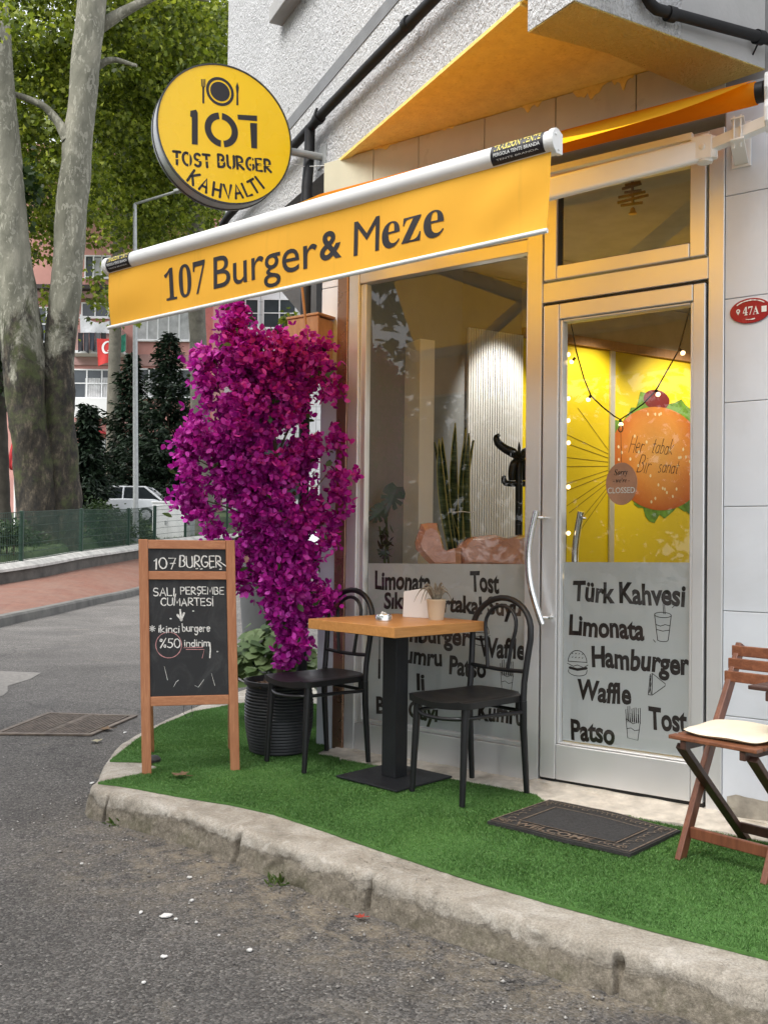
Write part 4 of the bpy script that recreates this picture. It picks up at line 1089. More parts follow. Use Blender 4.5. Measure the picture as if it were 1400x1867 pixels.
put(mb, hand('TOST', a0[0], a1[0], (a0[1] + a1[1]) / 2, 22 * kz, 4.6 * kx, .04, 2, .0, .26), fr0)
put(mb, hand('BURGER', b0_[0], b1_[0], (b0_[1] + b1_[1]) / 2 + .002, 22 * kz, 4.6 * kx, .04, 3, .0, .26), fr0)
gb(mb, 'lettering', M['ink'], face, fix=False)
mc = MB()                                                       # stencil bridges
for px in (323, 345, 367, 380, 404, 423, 441, 459, 477, 490):
    y = 278 + (px - 318) * .075
    if px in (345, 423, 459): put(mc, poly2d([sp(px - .9, y - 4), sp(px + .9, y - 4), sp(px + .9, y + 28), sp(px - .9, y + 28)]), fr1)
    else: put(mc, poly2d([sp(px - 5, y + 10), sp(px + 5, y + 10.4), sp(px + 5, y + 12.2), sp(px - 5, y + 11.8)]), fr1)
gb(mc, 'stencil_bridges', M['signY'], face, fix=False)
mb = MB()
cs = sp(407, 246)
for ch, an in zip('KAHVALTI', (-126, -113.5, -100.5, -89, -78.5, -68, -59.5, -51.5)):
    gw, st = GL[ch]; rr = 110 * kx; hh = 24 * kz; ca, sa = math.cos(R(an + 90)), math.sin(R(an + 90))
    bx, by = cs[0] + rr * math.cos(R(an)), cs[1] + rr * math.sin(R(an))
    put(mb, strokes2d([[(bx + ((x - gw / 2) * ca * 1.02 - y * sa) * hh, by + ((x - gw / 2) * sa * 1.02 + y * ca) * hh) for x, y in ln] for ln in st], 4.4 * kx), fr0)
gb(mb, 'arched_lettering', M['ink'], face, fix=False)
mb = MB(); w0 = A(.07, .0, 3.215); mb.tube([w0, w0 + (AN + (0, 0, -.02)) * (_lo - SR + .02)], .021, 18); gb(mb, 'pole', M['grey_metal'], smooth=40)
mb = MB(); mb.prism([A(.02, .002, 3.16), A(.12, .002, 3.16), A(.12, .002, 3.27), A(.02, .002, 3.27)], tuple(AN * .008)); gb(mb, 'wall_plate', M['grey_metal'], bevel=.003)
mb = MB(); pts = [A(.14, .01, 3.14), A(.06, .10, 3.15), A(.0, .2, 3.18)]; mb.tube(pts, .0025, 6); gb(mb, 'cable', M['whitepaint'])

# ------------------------------------------------------------------ drain pipes
mb = MB(); mb.tube([A(1.45, .06, 3.405), A(.15, .06, 3.395), A(.05, .06, 3.385)], .027, 18); mb.tube([A(.05, .06, 3.385), A(-1.22, .06, 3.345), A(-1.32, .065, 3.32), A(-1.36, .07, 3.2)], .027, 18)
mb.tube([A(.03, .06, 3.39), A(.02, .06, 3.2), S(-1.33, .02, 3.0), S(-1.335, .0, -.0)], .030, 18)
dp = thing('drain_pipe', 'black drain pipe running along the rendered wall and down the corner', 'pipe', S(-1.33, 0, 0)); DI = dp.matrix_world.inverted()
mb.build('pipe', M['black_pipe'], dp, M=DI, smooth=50)
mb = MB()
for t in (.98, .12, -.9): mb.tube([A(t, .06, 3.388 + .02 * t), A(t + .03, .06, 3.389 + .02 * t)], .034, 18)
mb.tube([A(.03, .06, 3.40), A(.03, .02, 3.50)], .008, 8)
for z in (2.92, 1.6): mb.tube([S(-1.333, .006, z), S(-1.333, .006, z + .035)], .039, 18)
mb.build('pipe_clamp', M['black_pipe'], dp, M=DI, smooth=50)
mb = MB(); p0, p1 = at(1170, -20, 2.82), at(1186, 8, 2.82); p2, p3 = at(1215, 22, 2.85), at(1400, 72, 3.05); mb.tube([p0, p1, at(1196, 17, 2.83), p2, p3, p3 + (p3 - p2) * 1.2], .021, 16)
for a, b in ((1222, 26), (1383, 68)): q = at(a, b, 2.86 + (a - 1222) * .0011); d_ = (p3 - p2) / np.linalg.norm(p3 - p2); mb.tube([q - d_ * .018, q + d_ * .018], .028, 16)
q = at(1383, 75, 3.04); mb.tube([q, q + np.array([-.01, .04, -.035])], .004, 6)
tag(mb.build('drain_pipe', M['black_pipe'], smooth=50), 'short black pipe crossing the grey wall above the awning bracket', 'pipe')

# ------------------------------------------------------------------ house number plate
pl_ = thing('house_number_plate', 'oval red enamel house number plate on the grey wall panels', 'number plate', S(.815, 0, 2.043)); PI_ = pl_.matrix_world.inverted()
pu, pv = FS, UZ
def ell3(o, a, b, n=48): return [S(.815, o, 2.043) + pu * a * math.cos(2 * math.pi * k / n) + pv * b * math.sin(2 * math.pi * k / n) for k in range(n)]
mb = MB(); mb.prism(ell3(.001, .082, .052), tuple(FN * .006)); mb.build('plate', M['red'], pl_, M=PI_, bevel=.002)
fr = (S(.815, .0078, 2.043), pu, pv); mb = MB()
put(mb, fit_text('𝟒𝟕𝐀', -.030, .034, -.018, .034), fr)
put(mb, ring2d(0, 0, .0, .0, 0, 10, 2), fr)
put(mb, strokes2d([arc(0, 0, .070, .0425, 40, 140, 20)], .004, .5, 3), fr); put(mb, strokes2d([arc(0, -.003, .05, .034, 250, 290, 8)], .004, .5, 4), fr)
put(mb, ring2d(-.049, .003, .0035, .008, 0, 360, 14), fr); put(mb, poly2d([(-.056, -.001), (-.042, -.001), (-.049, -.014)]), fr)
put(mb, poly2d([(.044, -.012), (.064, -.012), (.064, .012), (.044, .012)]), fr)
mb.build('lettering', M['whitepaint'], pl_, M=PI_, fix=False)

# ------------------------------------------------------------------ A-frame chalkboard
BO = np.array([-1.124, 3.641 * KD, 0.0]); BE = norm([.437, .109, 0]); BB = np.array([-BE[1], BE[0], 0]); BWd = .458
bd = thing('chalkboard_stand', 'wooden A-frame chalkboard with handwritten offer standing on the turf', 'chalkboard', BO); BI = bd.matrix_world.inverted()
def bp(x, z, y=0.0): return BO + BE * (x - .034 * z / 1.11) + BB * (.075 * z / 1.11 + y) + UZ * z
def bbuild(mb, name, mt, parent=bd, **kw): return mb.build(name, mt, parent, M=BI, **kw)
def brail(x0, x1, z0, z1, y0=0.0, y1=.028):
    mb = MB(); mb.add([bp(x0, z0, y0), bp(x1, z0, y0), bp(x1, z0, y1), bp(x0, z0, y1), bp(x0, z1, y0), bp(x1, z1, y0), bp(x1, z1, y1), bp(x0, z1, y1)],
                      [(0, 3, 2, 1), (4, 5, 6, 7), (0, 1, 5, 4), (1, 2, 6, 5), (2, 3, 7, 6), (3, 0, 4, 7)]); return mb
bbuild(brail(0, .044, 0, 1.115), 'leg', M['boardwood'], bevel=.003); bbuild(brail(BWd - .044, BWd, 0, 1.115), 'leg', M['boardwood'], bevel=.003)
railw = wood('reddish_pine_rail', (.50, .225, .105), (.32, .115, .045), (1.0, 14, 14), .55, .12, .6)
for z0, z1 in ((1.070, 1.113), (.922, .962), (.322, .366)): bbuild(brail(.0445, BWd - .0445, z0, z1, .001, .027), 'rail', railw, bevel=.003)
slate, nt, b = new_mat('chalky_slate')
oc = objc(nt); sm = ramp(nt, noise(nt, mapping(nt, oc, (1, 1, .55)), 7, 8, .7, 1.2), [(.48, 0.0), (.78, .22)])
nt.links.new(mixc(nt, sm, (.019, .020, .022), (.22, .22, .22)), b.inputs['Base Color']); b.inputs['Roughness'].default_value = .75
s1 = bbuild(brail(.0445, BWd - .0445, .9625, 1.0695, .010, .018), 'slate', slate); s2 = bbuild(brail(.0445, BWd - .0445, .3665, .9215, .010, .018), 'slate', slate)
bu = BE; bv = (bp(0, 1.0) - bp(0, 0)); bn = np.cross(bu, bv); bn /= np.linalg.norm(bn)
if bn @ (EYEP - BO) < 0: bn = -bn
bfo = bp(0, 0, .010) + bn * .0012
def bq(px, py): return plane_uv(bfo, bu, bv, px, py)
def chalk(text, x0, x1, y, hpx, w=.0052, seed=1, **kw):
    a, c = bq(x0, y), bq(x1, y); hh = (bq(x0, y - hpx)[1] - a[1]) * .88
    V, F = hand(text, a[0], c[0], 0, hh, w, .35, seed, .05, **kw)
    # stroke widths are in metres on both axes: heights are scaled afterwards
    V = V.copy(); f = np.linalg.norm(bv); 
    V[:, 1] = a[1] + V[:, 1] + (V[:, 0] - a[0]) / max(1e-6, c[0] - a[0]) * (c[1] - a[1])
    return V, F
bfr = (bfo, bu, bv)
mb = MB(); put(mb, chalk('107', 281, 321, 1037, 22, .0062, 1), bfr); put(mb, chalk('BURGER', 328, 404, 1034, 23, .0058, 2), bfr)
put(mb, strokes2d([[bq(398, 1022), bq(412, 1032)]], .005), bfr)
for x, y in ((358, 1037), (366, 1037.5), (383, 1036), (401, 1038)): put(mb, strokes2d([[bq(x, y), bq(x + 3, y - .5)]], .005), bfr)
bbuild(mb, 'chalk_heading', M['chalk'], s1, fix=False)
mb = MB()
def chalk_part(): 
    global mb
    bbuild(mb, 'chalk_writing', M['chalk'], s2, fix=False); mb = MB()
put(mb, chalk('SALI', 280, 318, 1086, 16, .0052, 3), bfr); put(mb, strokes2d([[bq(321, 1083), bq(319, 1090)]], .004), bfr); put(mb, chalk('PERŞEMBE', 330, 408, 1083, 14.5, .0050, 4), bfr)
chalk_part(); put(mb, chalk('CUMARTESİ', 294, 389, 1104, 15, .0052, 5), bfr)
chalk_part(); put(mb, strokes2d([[bq(329, 1112), bq(331, 1131)], [bq(324, 1121), bq(331, 1131), bq(336, 1118)]], .010, .4), bfr)
chalk_part()
for k in range(4):
    a = math.pi * k / 4; put(mb, strokes2d([[bq(278 - 5.5 * math.cos(a), 1146 - 5.5 * math.sin(a)), bq(278 + 5.5 * math.cos(a), 1146 + 5.5 * math.sin(a))]], .0042), bfr)
put(mb, chalk('ikinci', 290, 327, 1153, 15, .0050, 6), bfr); put(mb, chalk('burgere', 333, 383, 1151, 16, .0050, 7), bfr)
chalk_part(); put(mb, chalk('%50', 292, 329, 1180, 18, .0050, 8), bfr); put(mb, chalk('indirim', 337, 382, 1178, 14, .0050, 9), bfr)
put(mb, strokes2d([[bq(383, 1172), bq(384, 1185), bq(383, 1199)]], .006), bfr)
chalk_part()
for x, y in ((352, 1114), (396, 1188), (311, 1128)): put(mb, strokes2d([[bq(x, y), bq(x + 1.5, y)]], .006), bfr)
for pts in ([(317, 1252), (322, 1243), (326, 1240)], [(356, 1250), (362, 1253), (372, 1239)], [(300, 1215), (306, 1240)], [(386, 1228), (392, 1250)]): put(mb, strokes2d([[bq(*p) for p in pts]], .0016, .5), bfr)
bbuild(mb, 'chalk_smudges', M['chalk'], s2, fix=False)
mb = MB(); put(mb, strokes2d([[bq(308 + 23.5 * math.cos(R(a)), 1176 + 23.5 * math.sin(R(a))) for a in range(-85, 300, 12)]], .0036, .3), bfr)
put(mb, strokes2d([[bq(336, 1181), bq(370, 1180)], [bq(340, 1184), bq(373, 1184), bq(369, 1200)]], .0034, .3), bfr); bbuild(mb, 'pink_chalk_marks', M['chalkpink'], s2, fix=False)
def rleg(x):
    mb = MB(); t0 = bp(x, 1.09, .03); f0_ = BO + BE * (x + .02) + BB * .50
    mb.beam(t0, f0_, .040, .026, up=tuple(BE)); return mb
for x in (.03, BWd - .02): bbuild(rleg(x), 'rear_leg', M['boardwood'], bevel=.003)
mb = MB(); k = .72; mb.beam(bp(.05, 1.09, .03) * (1 - k) + (BO + BE * .02 + BB * .50) * k, bp(BWd - .04, 1.09, .03) * (1 - k) + (BO + BE * (BWd - .05) + BB * .50) * k, .02, .035); bbuild(mb, 'rail', railw, bevel=.003)
mb = MB(); mb.tube([bp(.20, .322), bp(.195, .29), bp(.215, .262), bp(.24, .275), bp(.235, .32)], .0013, 6); bbuild(mb, 'wire_loop', M['black_metal'])

# ------------------------------------------------------------------ table and what stands on it
TC = np.array([.062, 4.53, 0]); TA = R(43.5)
tb = thing('square_table', 'small square table with orange wood top on a black pedestal', 'table', TC, TA)
mb = MB(); mb.box((-.292, -.292, .704), (.292, .292, .75)); tb_top = mb.build('tabletop', M['table'], tb, bevel=.002)
mb = MB(); mb.box((-.043, -.043, .022), (.043, .043, .70), 0, Matrix.Rotation(R(4), 4, 'Z')); mb.build('column', M['black_metal'], tb, bevel=.003)
mb = MB(); mb.box((-.16, -.16, .684), (.16, .16, .7015)); mb.build('top_plate', M['black_metal'], tb, bevel=.003)
mb = MB(); mb.box((-.193, -.193, .012), (.193, .193, .0215), 0, Matrix.Rotation(R(3), 4, 'Z')); mb.build('base_plate', M['black_metal'], tb, bevel=.003)
mb = MB()
nh = thing('napkin_holder', 'white plastic napkin holder behind the potted succulent on the table', 'napkin holder', (.172, 4.70, .75), R(-30))
hp = [(-.072, 0), (.072, 0), (.070, .10), (.03, .142), (-.068, .125)]
mb.prism([(x, -.028, z) for x, z in hp], (0, .007, 0)); mb.prism([(x, .023, z) for x, z in hp], (0, .007, 0)); mb.box((-.072, -.0205, 0), (.072, .0225, .006)); mb.build('holder', plain('white_plastic', (.86, .86, .86), .35, var=.02), nh, bevel=.003)
mb = MB()
for k in range(7): mb.box((-.052, -.018 + k * .0055, .0065), (.05 - k * .001, -.0145 + k * .0055, .098 - (k % 3) * .003))
mb.build('napkins', plain('white_paper', (.82, .82, .80), .9, var=.02), nh)
ap = thing('succulent_pot', 'potted succulent in a fluted beige pot on the table', 'potted plant', (.252, 4.57, .75))
ribs = []
mb = MB(); seg = 44
prof_p = [(.034, 0), (.041, .05), (.046, .09), (.047, .0915), (.047, .098), (.043, .098), (.040, .085)]
vs, fs = [], []
for (r_, z_) in prof_p:
    for k in range(seg):
        rr = r_ * (1 + (.022 if (k % 2 and z_ < .089) else 0)); vs.append((rr * math.cos(2 * math.pi * k / seg), rr * math.sin(2 * math.pi * k / seg), z_))
for i in range(len(prof_p) - 1):
    for k in range(seg): fs.append((i * seg + k, i * seg + (k + 1) % seg, (i + 1) * seg + (k + 1) % seg, (i + 1) * seg + k))
fs.append(tuple(range(seg))[::-1]); mb.add(vs, fs); mb.build('pot', plain('beige_plastic_pot', (.58, .47, .33), .5, var=.04), ap, smooth=30)
mb = MB(); mb.lathe([(.0, .084), (.041, .084)], 24, caps=False); mb.build('soil', M['soil'], ap)
mb = MB()
for k in range(13):
    a = k * 2.4 + .3; ln = .10 + .045 * ((k * 7) % 5) / 4; up_ = .75 if k % 3 else .25
    pts, ws = [], []
    for i in range(9):
        t = i / 8; rad = .006 + ln * t * (.75 if up_ < .5 else .5); z = .09 + ln * (up_ * math.sin(2.3 * t) * .8 if up_ > .5 else .55 * math.sin(2.6 * t) - .35 * t * t)
        pts.append((rad * math.cos(a), rad * math.sin(a), z)); ws.append(.0095 * (1 - t ** 1.5) * (.55 + .45 * math.sin(math.pi * min(1, t + .3))) + .0006)
    mb.tube(pts, ws, 7)
mb.build('leaves', plain('grey_succulent_leaf', (.22, .19, .14), .6, var=.5, vs=90), ap, smooth=60)
ash = thing('ashtray', 'round steel ashtray with cigarette butts on the table', 'ashtray', (.003, 4.46, .75))
mb = MB(); mb.lathe([(.0, .002), (.036, .0), (.038, .002), (.0385, .026), (.036, .030), (.034, .028), (.033, .008), (.0, .006)], 40, caps=False); mb.build('dish', M['steel'], ash, smooth=40)
for k, (a, rr) in enumerate(((.3, .014), (1.6, .02), (2.8, .010), (4.2, .018), (5.2, .02))):
    mb = MB(); p = Vector((rr * math.cos(a), rr * math.sin(a), .012 + .006 * k)); mb.tube([p, p + Vector((.020 * math.cos(a + 1.2 * k), .020 * math.sin(a + 1.2 * k), .007))], .0038, 8)
    tag(mb.build('cigarette_butt', M['whitepaint'], smooth=50, M=ash.matrix_world), 'white cigarette butt in the steel ashtray', 'cigarette butt', 'cigarette butts in the ashtray')

# ------------------------------------------------------------------ black bentwood-style chairs
def make_chair(label, loc, rz):
    t = thing('cafe_chair', label, 'chair', loc, rz, 'black chairs at the table')
    bk = M['black_plastic']
    nu, nv = 22, 18                                                    # seat, dished
    top, bot = [], []
    for i in range(nu):
        y = -.19 + .395 * i / (nu - 1)
        yy = i / (nu - 1)
        half = .165 + .022 * yy
        if yy < .16: half *= .80 + .20 * math.sqrt(1 - ((.16 - yy) / .16) ** 2)
        if yy > .86: half *= .90 + .10 * math.sqrt(max(0, 1 - ((yy - .86) / .14) ** 2))
        rt_, rb_ = [], []
        for j in range(nv):
            x = -half + 2 * half * j / (nv - 1); u = abs(x) / half
            dish = -.020 * (1 - u ** 2.4) * math.sin(math.pi * min(1, max(0, (yy + .02) * .95)))
            fr_ = -.018 * max(0, yy - .72) / .28 * (1 - u * u)
            edge_ = -.008 * max(0, u - .9) / .1
            yb = y + (.020 * (1 - u * u) * (yy - .5) * 2 if yy > .5 else -.03 * (1 - u * u) * (1 - yy * 2))
            rt_.append((x, yb, .452 + dish + fr_ + edge_)); rb_.append((x * .985, yb * .99, .452 + min(0, dish + fr_) * .5 - .036))
        top.append(rt_); bot.append(rb_)
    mb = MB(); mb.grid(top); mb.grid(bot, flip=True)
    a, n2 = nu * nv, nv
    ringi = [j for j in range(nv)] + [i * nv + nv - 1 for i in range(1, nu)] + [(nu - 1) * nv + j for j in range(nv - 2, -1, -1)] + [i * nv for i in range(nu - 2, 0, -1)]
    for k in range(len(ringi)):
        p, q = ringi[k], ringi[(k + 1) % len(ringi)]; mb.f.append((p, q, a + q, a + p)); mb.mi.append(0)
    mb.build('seat', bk, t, smooth=50)
    hoop = [(-.168, -.172, .40), (-.166, -.180, .50), (-.172, -.192, .60), (-.180, -.203, .69)]
    hoop += [(.18 * math.cos(R(a_)), -.203 - .022 * math.sin(R(a_)), .715 + .150 * math.sin(R(a_))) for a_ in range(180, -1, -12)]
    hoop += [(.180, -.203, .69), (.172, -.192, .60), (.166, -.180, .50), (.168, -.172, .40)]
    mb = MB(); mb.tube(hoop, .0140, 14); mb.build('back_hoop', bk, t, smooth=60)
    inn = [(-.062, -.184, .545), (-.075, -.190, .64), (-.093, -.199, .72)] + [(.095 * math.cos(R(a_)), -.201 - .012 * math.sin(R(a_)), .745 + .085 * math.sin(R(a_))) for a_ in range(180, -1, -15)] + [(.093, -.199, .72), (.075, -.190, .64), (.062, -.184, .545)]
    mb = MB(); mb.tube(inn, .0088, 12); mb.build('inner_hoop', bk, t, smooth=60)
    mb = MB(); mb.tube([(-.168, -.182, .548), (-.08, -.188, .543), (0, -.190, .541), (.08, -.188, .543), (.168, -.182, .548)], .0095, 12); mb.build('back_rail', bk, t, smooth=60)
    for sx in (-1, 1):
        mb = MB(); mb.tube([(sx * .150, .168, .44), (sx * .152, .175, .30), (sx * .1575, .19, 0.012)], [.0175, .0165, .0128], 14); mb.build('leg', bk, t, smooth=60)
        mb = MB(); mb.tube([(sx * .168, -.172, .42), (sx * .167, -.176, .30), (sx * .170, -.198, .012)], [.0165, .016, .0128], 14); mb.build('leg', bk, t, smooth=60)
    rg_ = [(.148, .165, .372), (.155, .02, .372), (.168, -.165, .372), (.06, -.178, .372), (-.06, -.178, .372), (-.168, -.165, .372), (-.155, .02, .372), (-.148, .165, .372), (-.075, .205, .366), (0, .215, .364), (.075, .205, .366)]
    C_ = catmull(rg_ + [rg_[0]], 6)[:-1]
    mb = MB(); mb.tube([tuple(p) for p in C_], .0085, 10, closed=True); mb.build('stretcher_ring', bk, t, smooth=60)
    mb = MB()
    for sx in (-1, 1):
        for y in (.165, -.165): mb.box((sx * .15 - .012, y - .014, .38), (sx * .15 + .012, y + .014, .43))
    mb.build('leg_block', bk, t, bevel=.004)
    return t
ch = make_chair('black bentwood chair on the right of the table, in front of the door', (.385, 4.29, 0), R(130))
dup(ch, (-.3255, 4.845, 0), R(131), 'black bentwood chair on the left of the table, in front of the bougainvillea pot')

# ------------------------------------------------------------------ folding wooden chair, cushion, folding table
QF = np.array([-.75, -.66, 0]); QW = np.array([.66, -.75, 0])
FCo = np.array([1.057, 2.734 * KD, 0])                                        # left front foot
fc = thing('folding_chair', 'reddish wooden folding chair with slatted back against the wall', 'chair', FCo); FI = fc.matrix_world.inverted()
def fp(w, b, z): return FCo + QW * w - QF * (b * 1.086) + UZ * z
def fb(mb, name, mt, parent=fc, **kw): return mb.build(name, mt, parent, M=FI, **kw)
WD = .315
for w in (0.0, WD):
    mb = MB(); pts = [(.0, 0.0), (.06, .12), (.20, .40), (.31, .62), (.385, .735)]
    for i in range(4): pass
    # one curved plank in two straight runs
    def plank(path, half=.019, th=.022):
        vs = []
        P = [np.array(p) for p in path]
        for i, p in enumerate(P):
            t = P[min(i + 1, len(P) - 1)] - P[max(i - 1, 0)]; t = t / np.linalg.norm(t); nn = np.array([-t[1], t[0]])
            for a_, b_ in ((-1, 0), (1, 0), (1, 1), (-1, 1)): q = p + nn * half * a_; vs.append(fp(w + (b_ - .5) * th, q[0], q[1]))
        fs = [(3, 2, 1, 0), tuple(4 * (len(P) - 1) + i for i in range(4))]
        for i in range(len(P) - 1):
            for k in range(4): fs.append((4 * i + k, 4 * i + (k + 1) % 4, 4 * i + 4 + (k + 1) % 4, 4 * i + 4 + k))
        return vs, fs
    mb.add(*plank([(.0, 0), (.10, .21), (.20, .405), (.285, .55), (.345, .66), (.385, .74)])); fb(mb, 'leg', M['chairwood'], bevel=.003)
for w in (.026, WD - .026):
    mb = MB(); mb.beam(fp(w, -.035, .415), fp(w, .385, 0.0), .022, .038, up=tuple(QW)); fb(mb, 'leg', M['darkwood'], bevel=.003)
for k in range(3):
    z0 = .625 + k * .046; b_ = .325 + k * .025
    mb = MB(); mb.beam(fp(-.016, b_ - .02, z0), fp(WD + .016, b_ - .02, z0), .014, .040); fb(mb, 'back_slat', wood('acacia_slat', (.30, .115, .055), (.09, .03, .016), (1.2, 12, 12), .4, .1, .7) if k == 0 else bpy.data.materials['acacia_slat'], bevel=.003)
for k in range(6):
    b_ = -.045 + k * .055
    mb = MB(); mb.beam(fp(-.005, b_, .447), fp(WD + .005, b_, .447), .045, .014); fb(mb, 'seat_slat', bpy.data.materials['acacia_slat'], bevel=.003)
for w in (.048, WD - .048):
    mb = MB(); mb.beam(fp(w, -.06, .424), fp(w, .26, .424), .022, .032); fb(mb, 'seat_rail', M['darkwood'], bevel=.003)
mb = MB(); mb.beam(fp(.012, .048, .095), fp(WD - .012, .048, .095), .016, .040); fb(mb, 'crossbar', M['chairwood'], bevel=.003)
mb = MB(); mb.beam(fp(.035, .325, .065), fp(WD - .035, .325, .065), .016, .036); fb(mb, 'crossbar', M['darkwood'], bevel=.003)
cu_ = MB()                                                             # the cushion, soft rounded square
nn_ = 22; P = []
for side in (1, -1):
    G = []
    for i in range(nn_):
        row = []
        for j in range(nn_):
            a_, b_ = -1 + 2 * i / (nn_ - 1), -1 + 2 * j / (nn_ - 1)
            sq = (abs(a_) ** 5 + abs(b_) ** 5) ** .2; mx = max(abs(a_), abs(b_), 1e-6); k = mx / max(sq, 1e-6)
            e_ = max(0, 1 - mx ** 6)
            row.append(fp(WD / 2 + .155 * a_ * k, .115 + .150 * b_ * k, .467 + side * .013 * e_ ** .5 + .003 * math.sin(5 * a_) * math.sin(4 * b_)))
        G.append(row)
    cu_.grid(G, flip=side < 0)
cush = cu_.build('seat_cushion', M['cream'], smooth=70)
tag(cush, 'cream fabric seat cushion lying on the wooden folding chair', 'cushion')
ft = thing('folding_table', 'dark slatted wooden folding table at the right edge beside the folding chair', 'table', (1.45, 3.06, 0)); FT = ft.matrix_world.inverted()
tO = np.array([1.232, 2.60 * KD, .64]); tx = QW * 1.0; ty = np.array([.75, .66, 0])
def tp(a, b, z=0): return tO + tx * a + ty * b + UZ * z
for k in range(5):
    mb = MB(); mb.beam(tp(0.0, .02 + k * .058), tp(.52, .02 + k * .058), .048, .014); mb.build('top_slat', M['darkwood'], ft, M=FT, bevel=.003)
for a in (.07, .44):
    mb = MB(); mb.beam(tp(a, .0, -.024), tp(a, .28, -.024), .022, .032); mb.build('top_rail', M['darkwood'], ft, M=FT, bevel=.003)
for a in (.09, .42):
    for b0_t, b1_t in ((.02, .27), (.27, .02)):
        mb = MB(); mb.beam(tp(a + (.012 if b0_t < .1 else -.012), b0_t, -.04), tp(a + (.012 if b0_t < .1 else -.012), b1_t, -.64), .020, .034, up=tuple(QW)); mb.build('leg', M['chairwood'], ft, M=FT, bevel=.003)

# ------------------------------------------------------------------ doormat
mt_ = thing('doormat', 'dark rubber doormat with raised bronze lettering in front of the door', 'doormat', (.79, 3.79, .012)); MI_ = mt_.matrix_world.inverted()
m00, m10, m11, m01 = gz(888, 1497, .024), gz(1148, 1557, .024), gz(1240, 1512, .024), gz(1002, 1458, .024)
def mp(u, v, z=0.0):
    wave = .045 * math.exp(-((u - .55) / .16) ** 2)
    v2 = v + (wave * v if v > .5 else -wave * .55 * (1 - v) * (1 if v < .5 else 0)) * (abs(v - .5) * 2)
    return m00 * (1 - u) * (1 - v2) + m10 * u * (1 - v2) + m11 * u * v2 + m01 * (1 - u) * v2 + UZ * (z + .004 * math.sin(u * 5) * v)
mb = MB(); nu, nv = 48, 24
mb.grid([[mp(i / nu, j / nv, .0) for j in range(nv + 1)] for i in range(nu + 1)])
bnd = [(i / nu, 0) for i in range(nu + 1)] + [(1, j / nv) for j in range(1, nv + 1)] + [(i / nu, 1) for i in range(nu - 1, -1, -1)] + [(0, j / nv) for j in range(nv - 1, 0, -1)]
mb.grid([[mp(u, v, 0), mp(u, v, -.012)] for u, v in bnd + bnd[:1]])
mb.build('mat', M['rubber'], mt_, M=MI_, smooth=40)
mb = MB(); mb.grid([[mp(.17 + .66 * i / 24, .20 + .56 * j / 12, .0035) for j in range(13)] for i in range(25)]); mb.build('carpet_field', plain('charcoal_carpet', (.035, .034, .034), .98, var=.4, vs=90, bmp=.8, bs=500), mt_, M=MI_)
mb = MB()
fm = lambda z: (lambda x, y: mp(x, y, z))
put(mb, fit_text('WELCOME', .17, .72, .05, .095, bold=.02), fm(.006))
fl = []
rg = random.Random(11)
for k in range(26):
    u = .05 + .9 * k / 25; fl.append(arc(u, .885, .014, .04, rg.uniform(0, 90), rg.uniform(200, 330), 8)); 
for k in range(9):
    v = .1 + .75 * k / 8
    for u in (.08, .92): fl.append(arc(u + rg.uniform(-.02, .02), v, .022, .04, rg.uniform(0, 90), rg.uniform(180, 330), 8))
for k in range(6): fl.append(arc(.78 + .03 * k, .1 + .02 * (k % 2), .015, .035, rg.uniform(0, 90), 300, 8)); fl.append(arc(.03 + .022 * k, .1 + .02 * (k % 2), .013, .03, rg.uniform(0, 90), 300, 8))
put(mb, strokes2d(fl, .008, .3), fm(.0055))
for r0 in ([(.015, .03), (.985, .03), (.985, .97), (.015, .97), (.015, .03)], [(.155, .185), (.845, .185), (.845, .775), (.155, .775), (.155, .185)]):
    pts = []
    for a_, b_ in zip(r0[:-1], r0[1:]): pts += [(a_[0] + (b_[0] - a_[0]) * t, a_[1] + (b_[1] - a_[1]) * t) for t in np.linspace(0, 1, 24)[:-1]]
    put(mb, strokes2d([pts + [r0[-1]]], .010), fm(.005))
mb.build('raised_border', M['bronze'], mt_, M=MI_, fix=False)

# ------------------------------------------------------------------ artificial turf, two pieces
def inside(px, py, poly):
    n = len(poly); c = np.zeros(px.shape, bool); j = n - 1
    for i in range(n):
        xi, yi = poly[i]; xj, yj = poly[j]
        m = ((yi > py) != (yj > py)) & (px < (xj - xi) * (py - yi) / (yj - yi + 1e-12) + xi)
        c ^= m; j = i
    return c
turf_front = [(-1.79, .93), (-1.70, .905), (-1.58, .888), (-1.334, .865), (-1.094, .828), (-.869, .822), (-.564, .868), (-.295, .915), (.049, .965), (.337, .990), (.662, 1.0), (.944, .998), (2.0, 1.01), (3.6, 1.02),
              (3.6, .10), (1.6, .095), (.72, .10), (.1, .10), (.02, .09), (-.03, .03), (-.30, .025), (-.80, .03), (-1.05, .03), (-1.06, .06), (-1.22, .10), (-1.41, .255), (-1.58, .44), (-1.74, .60), (-1.725, .75)]
turf_back = [(-2.03, .66), (-1.87, .575), (-1.74, .60), (-1.58, .44), (-1.41, .255), (-1.22, .10), (-1.06, .055), (-1.08, .012), (-1.245, .012), (-1.26, -.2), (-1.30, -1.0), (-2.2, -1.0), (-2.40, -.72), (-2.47, -.37), (-2.36, .02), (-2.235, .296)]
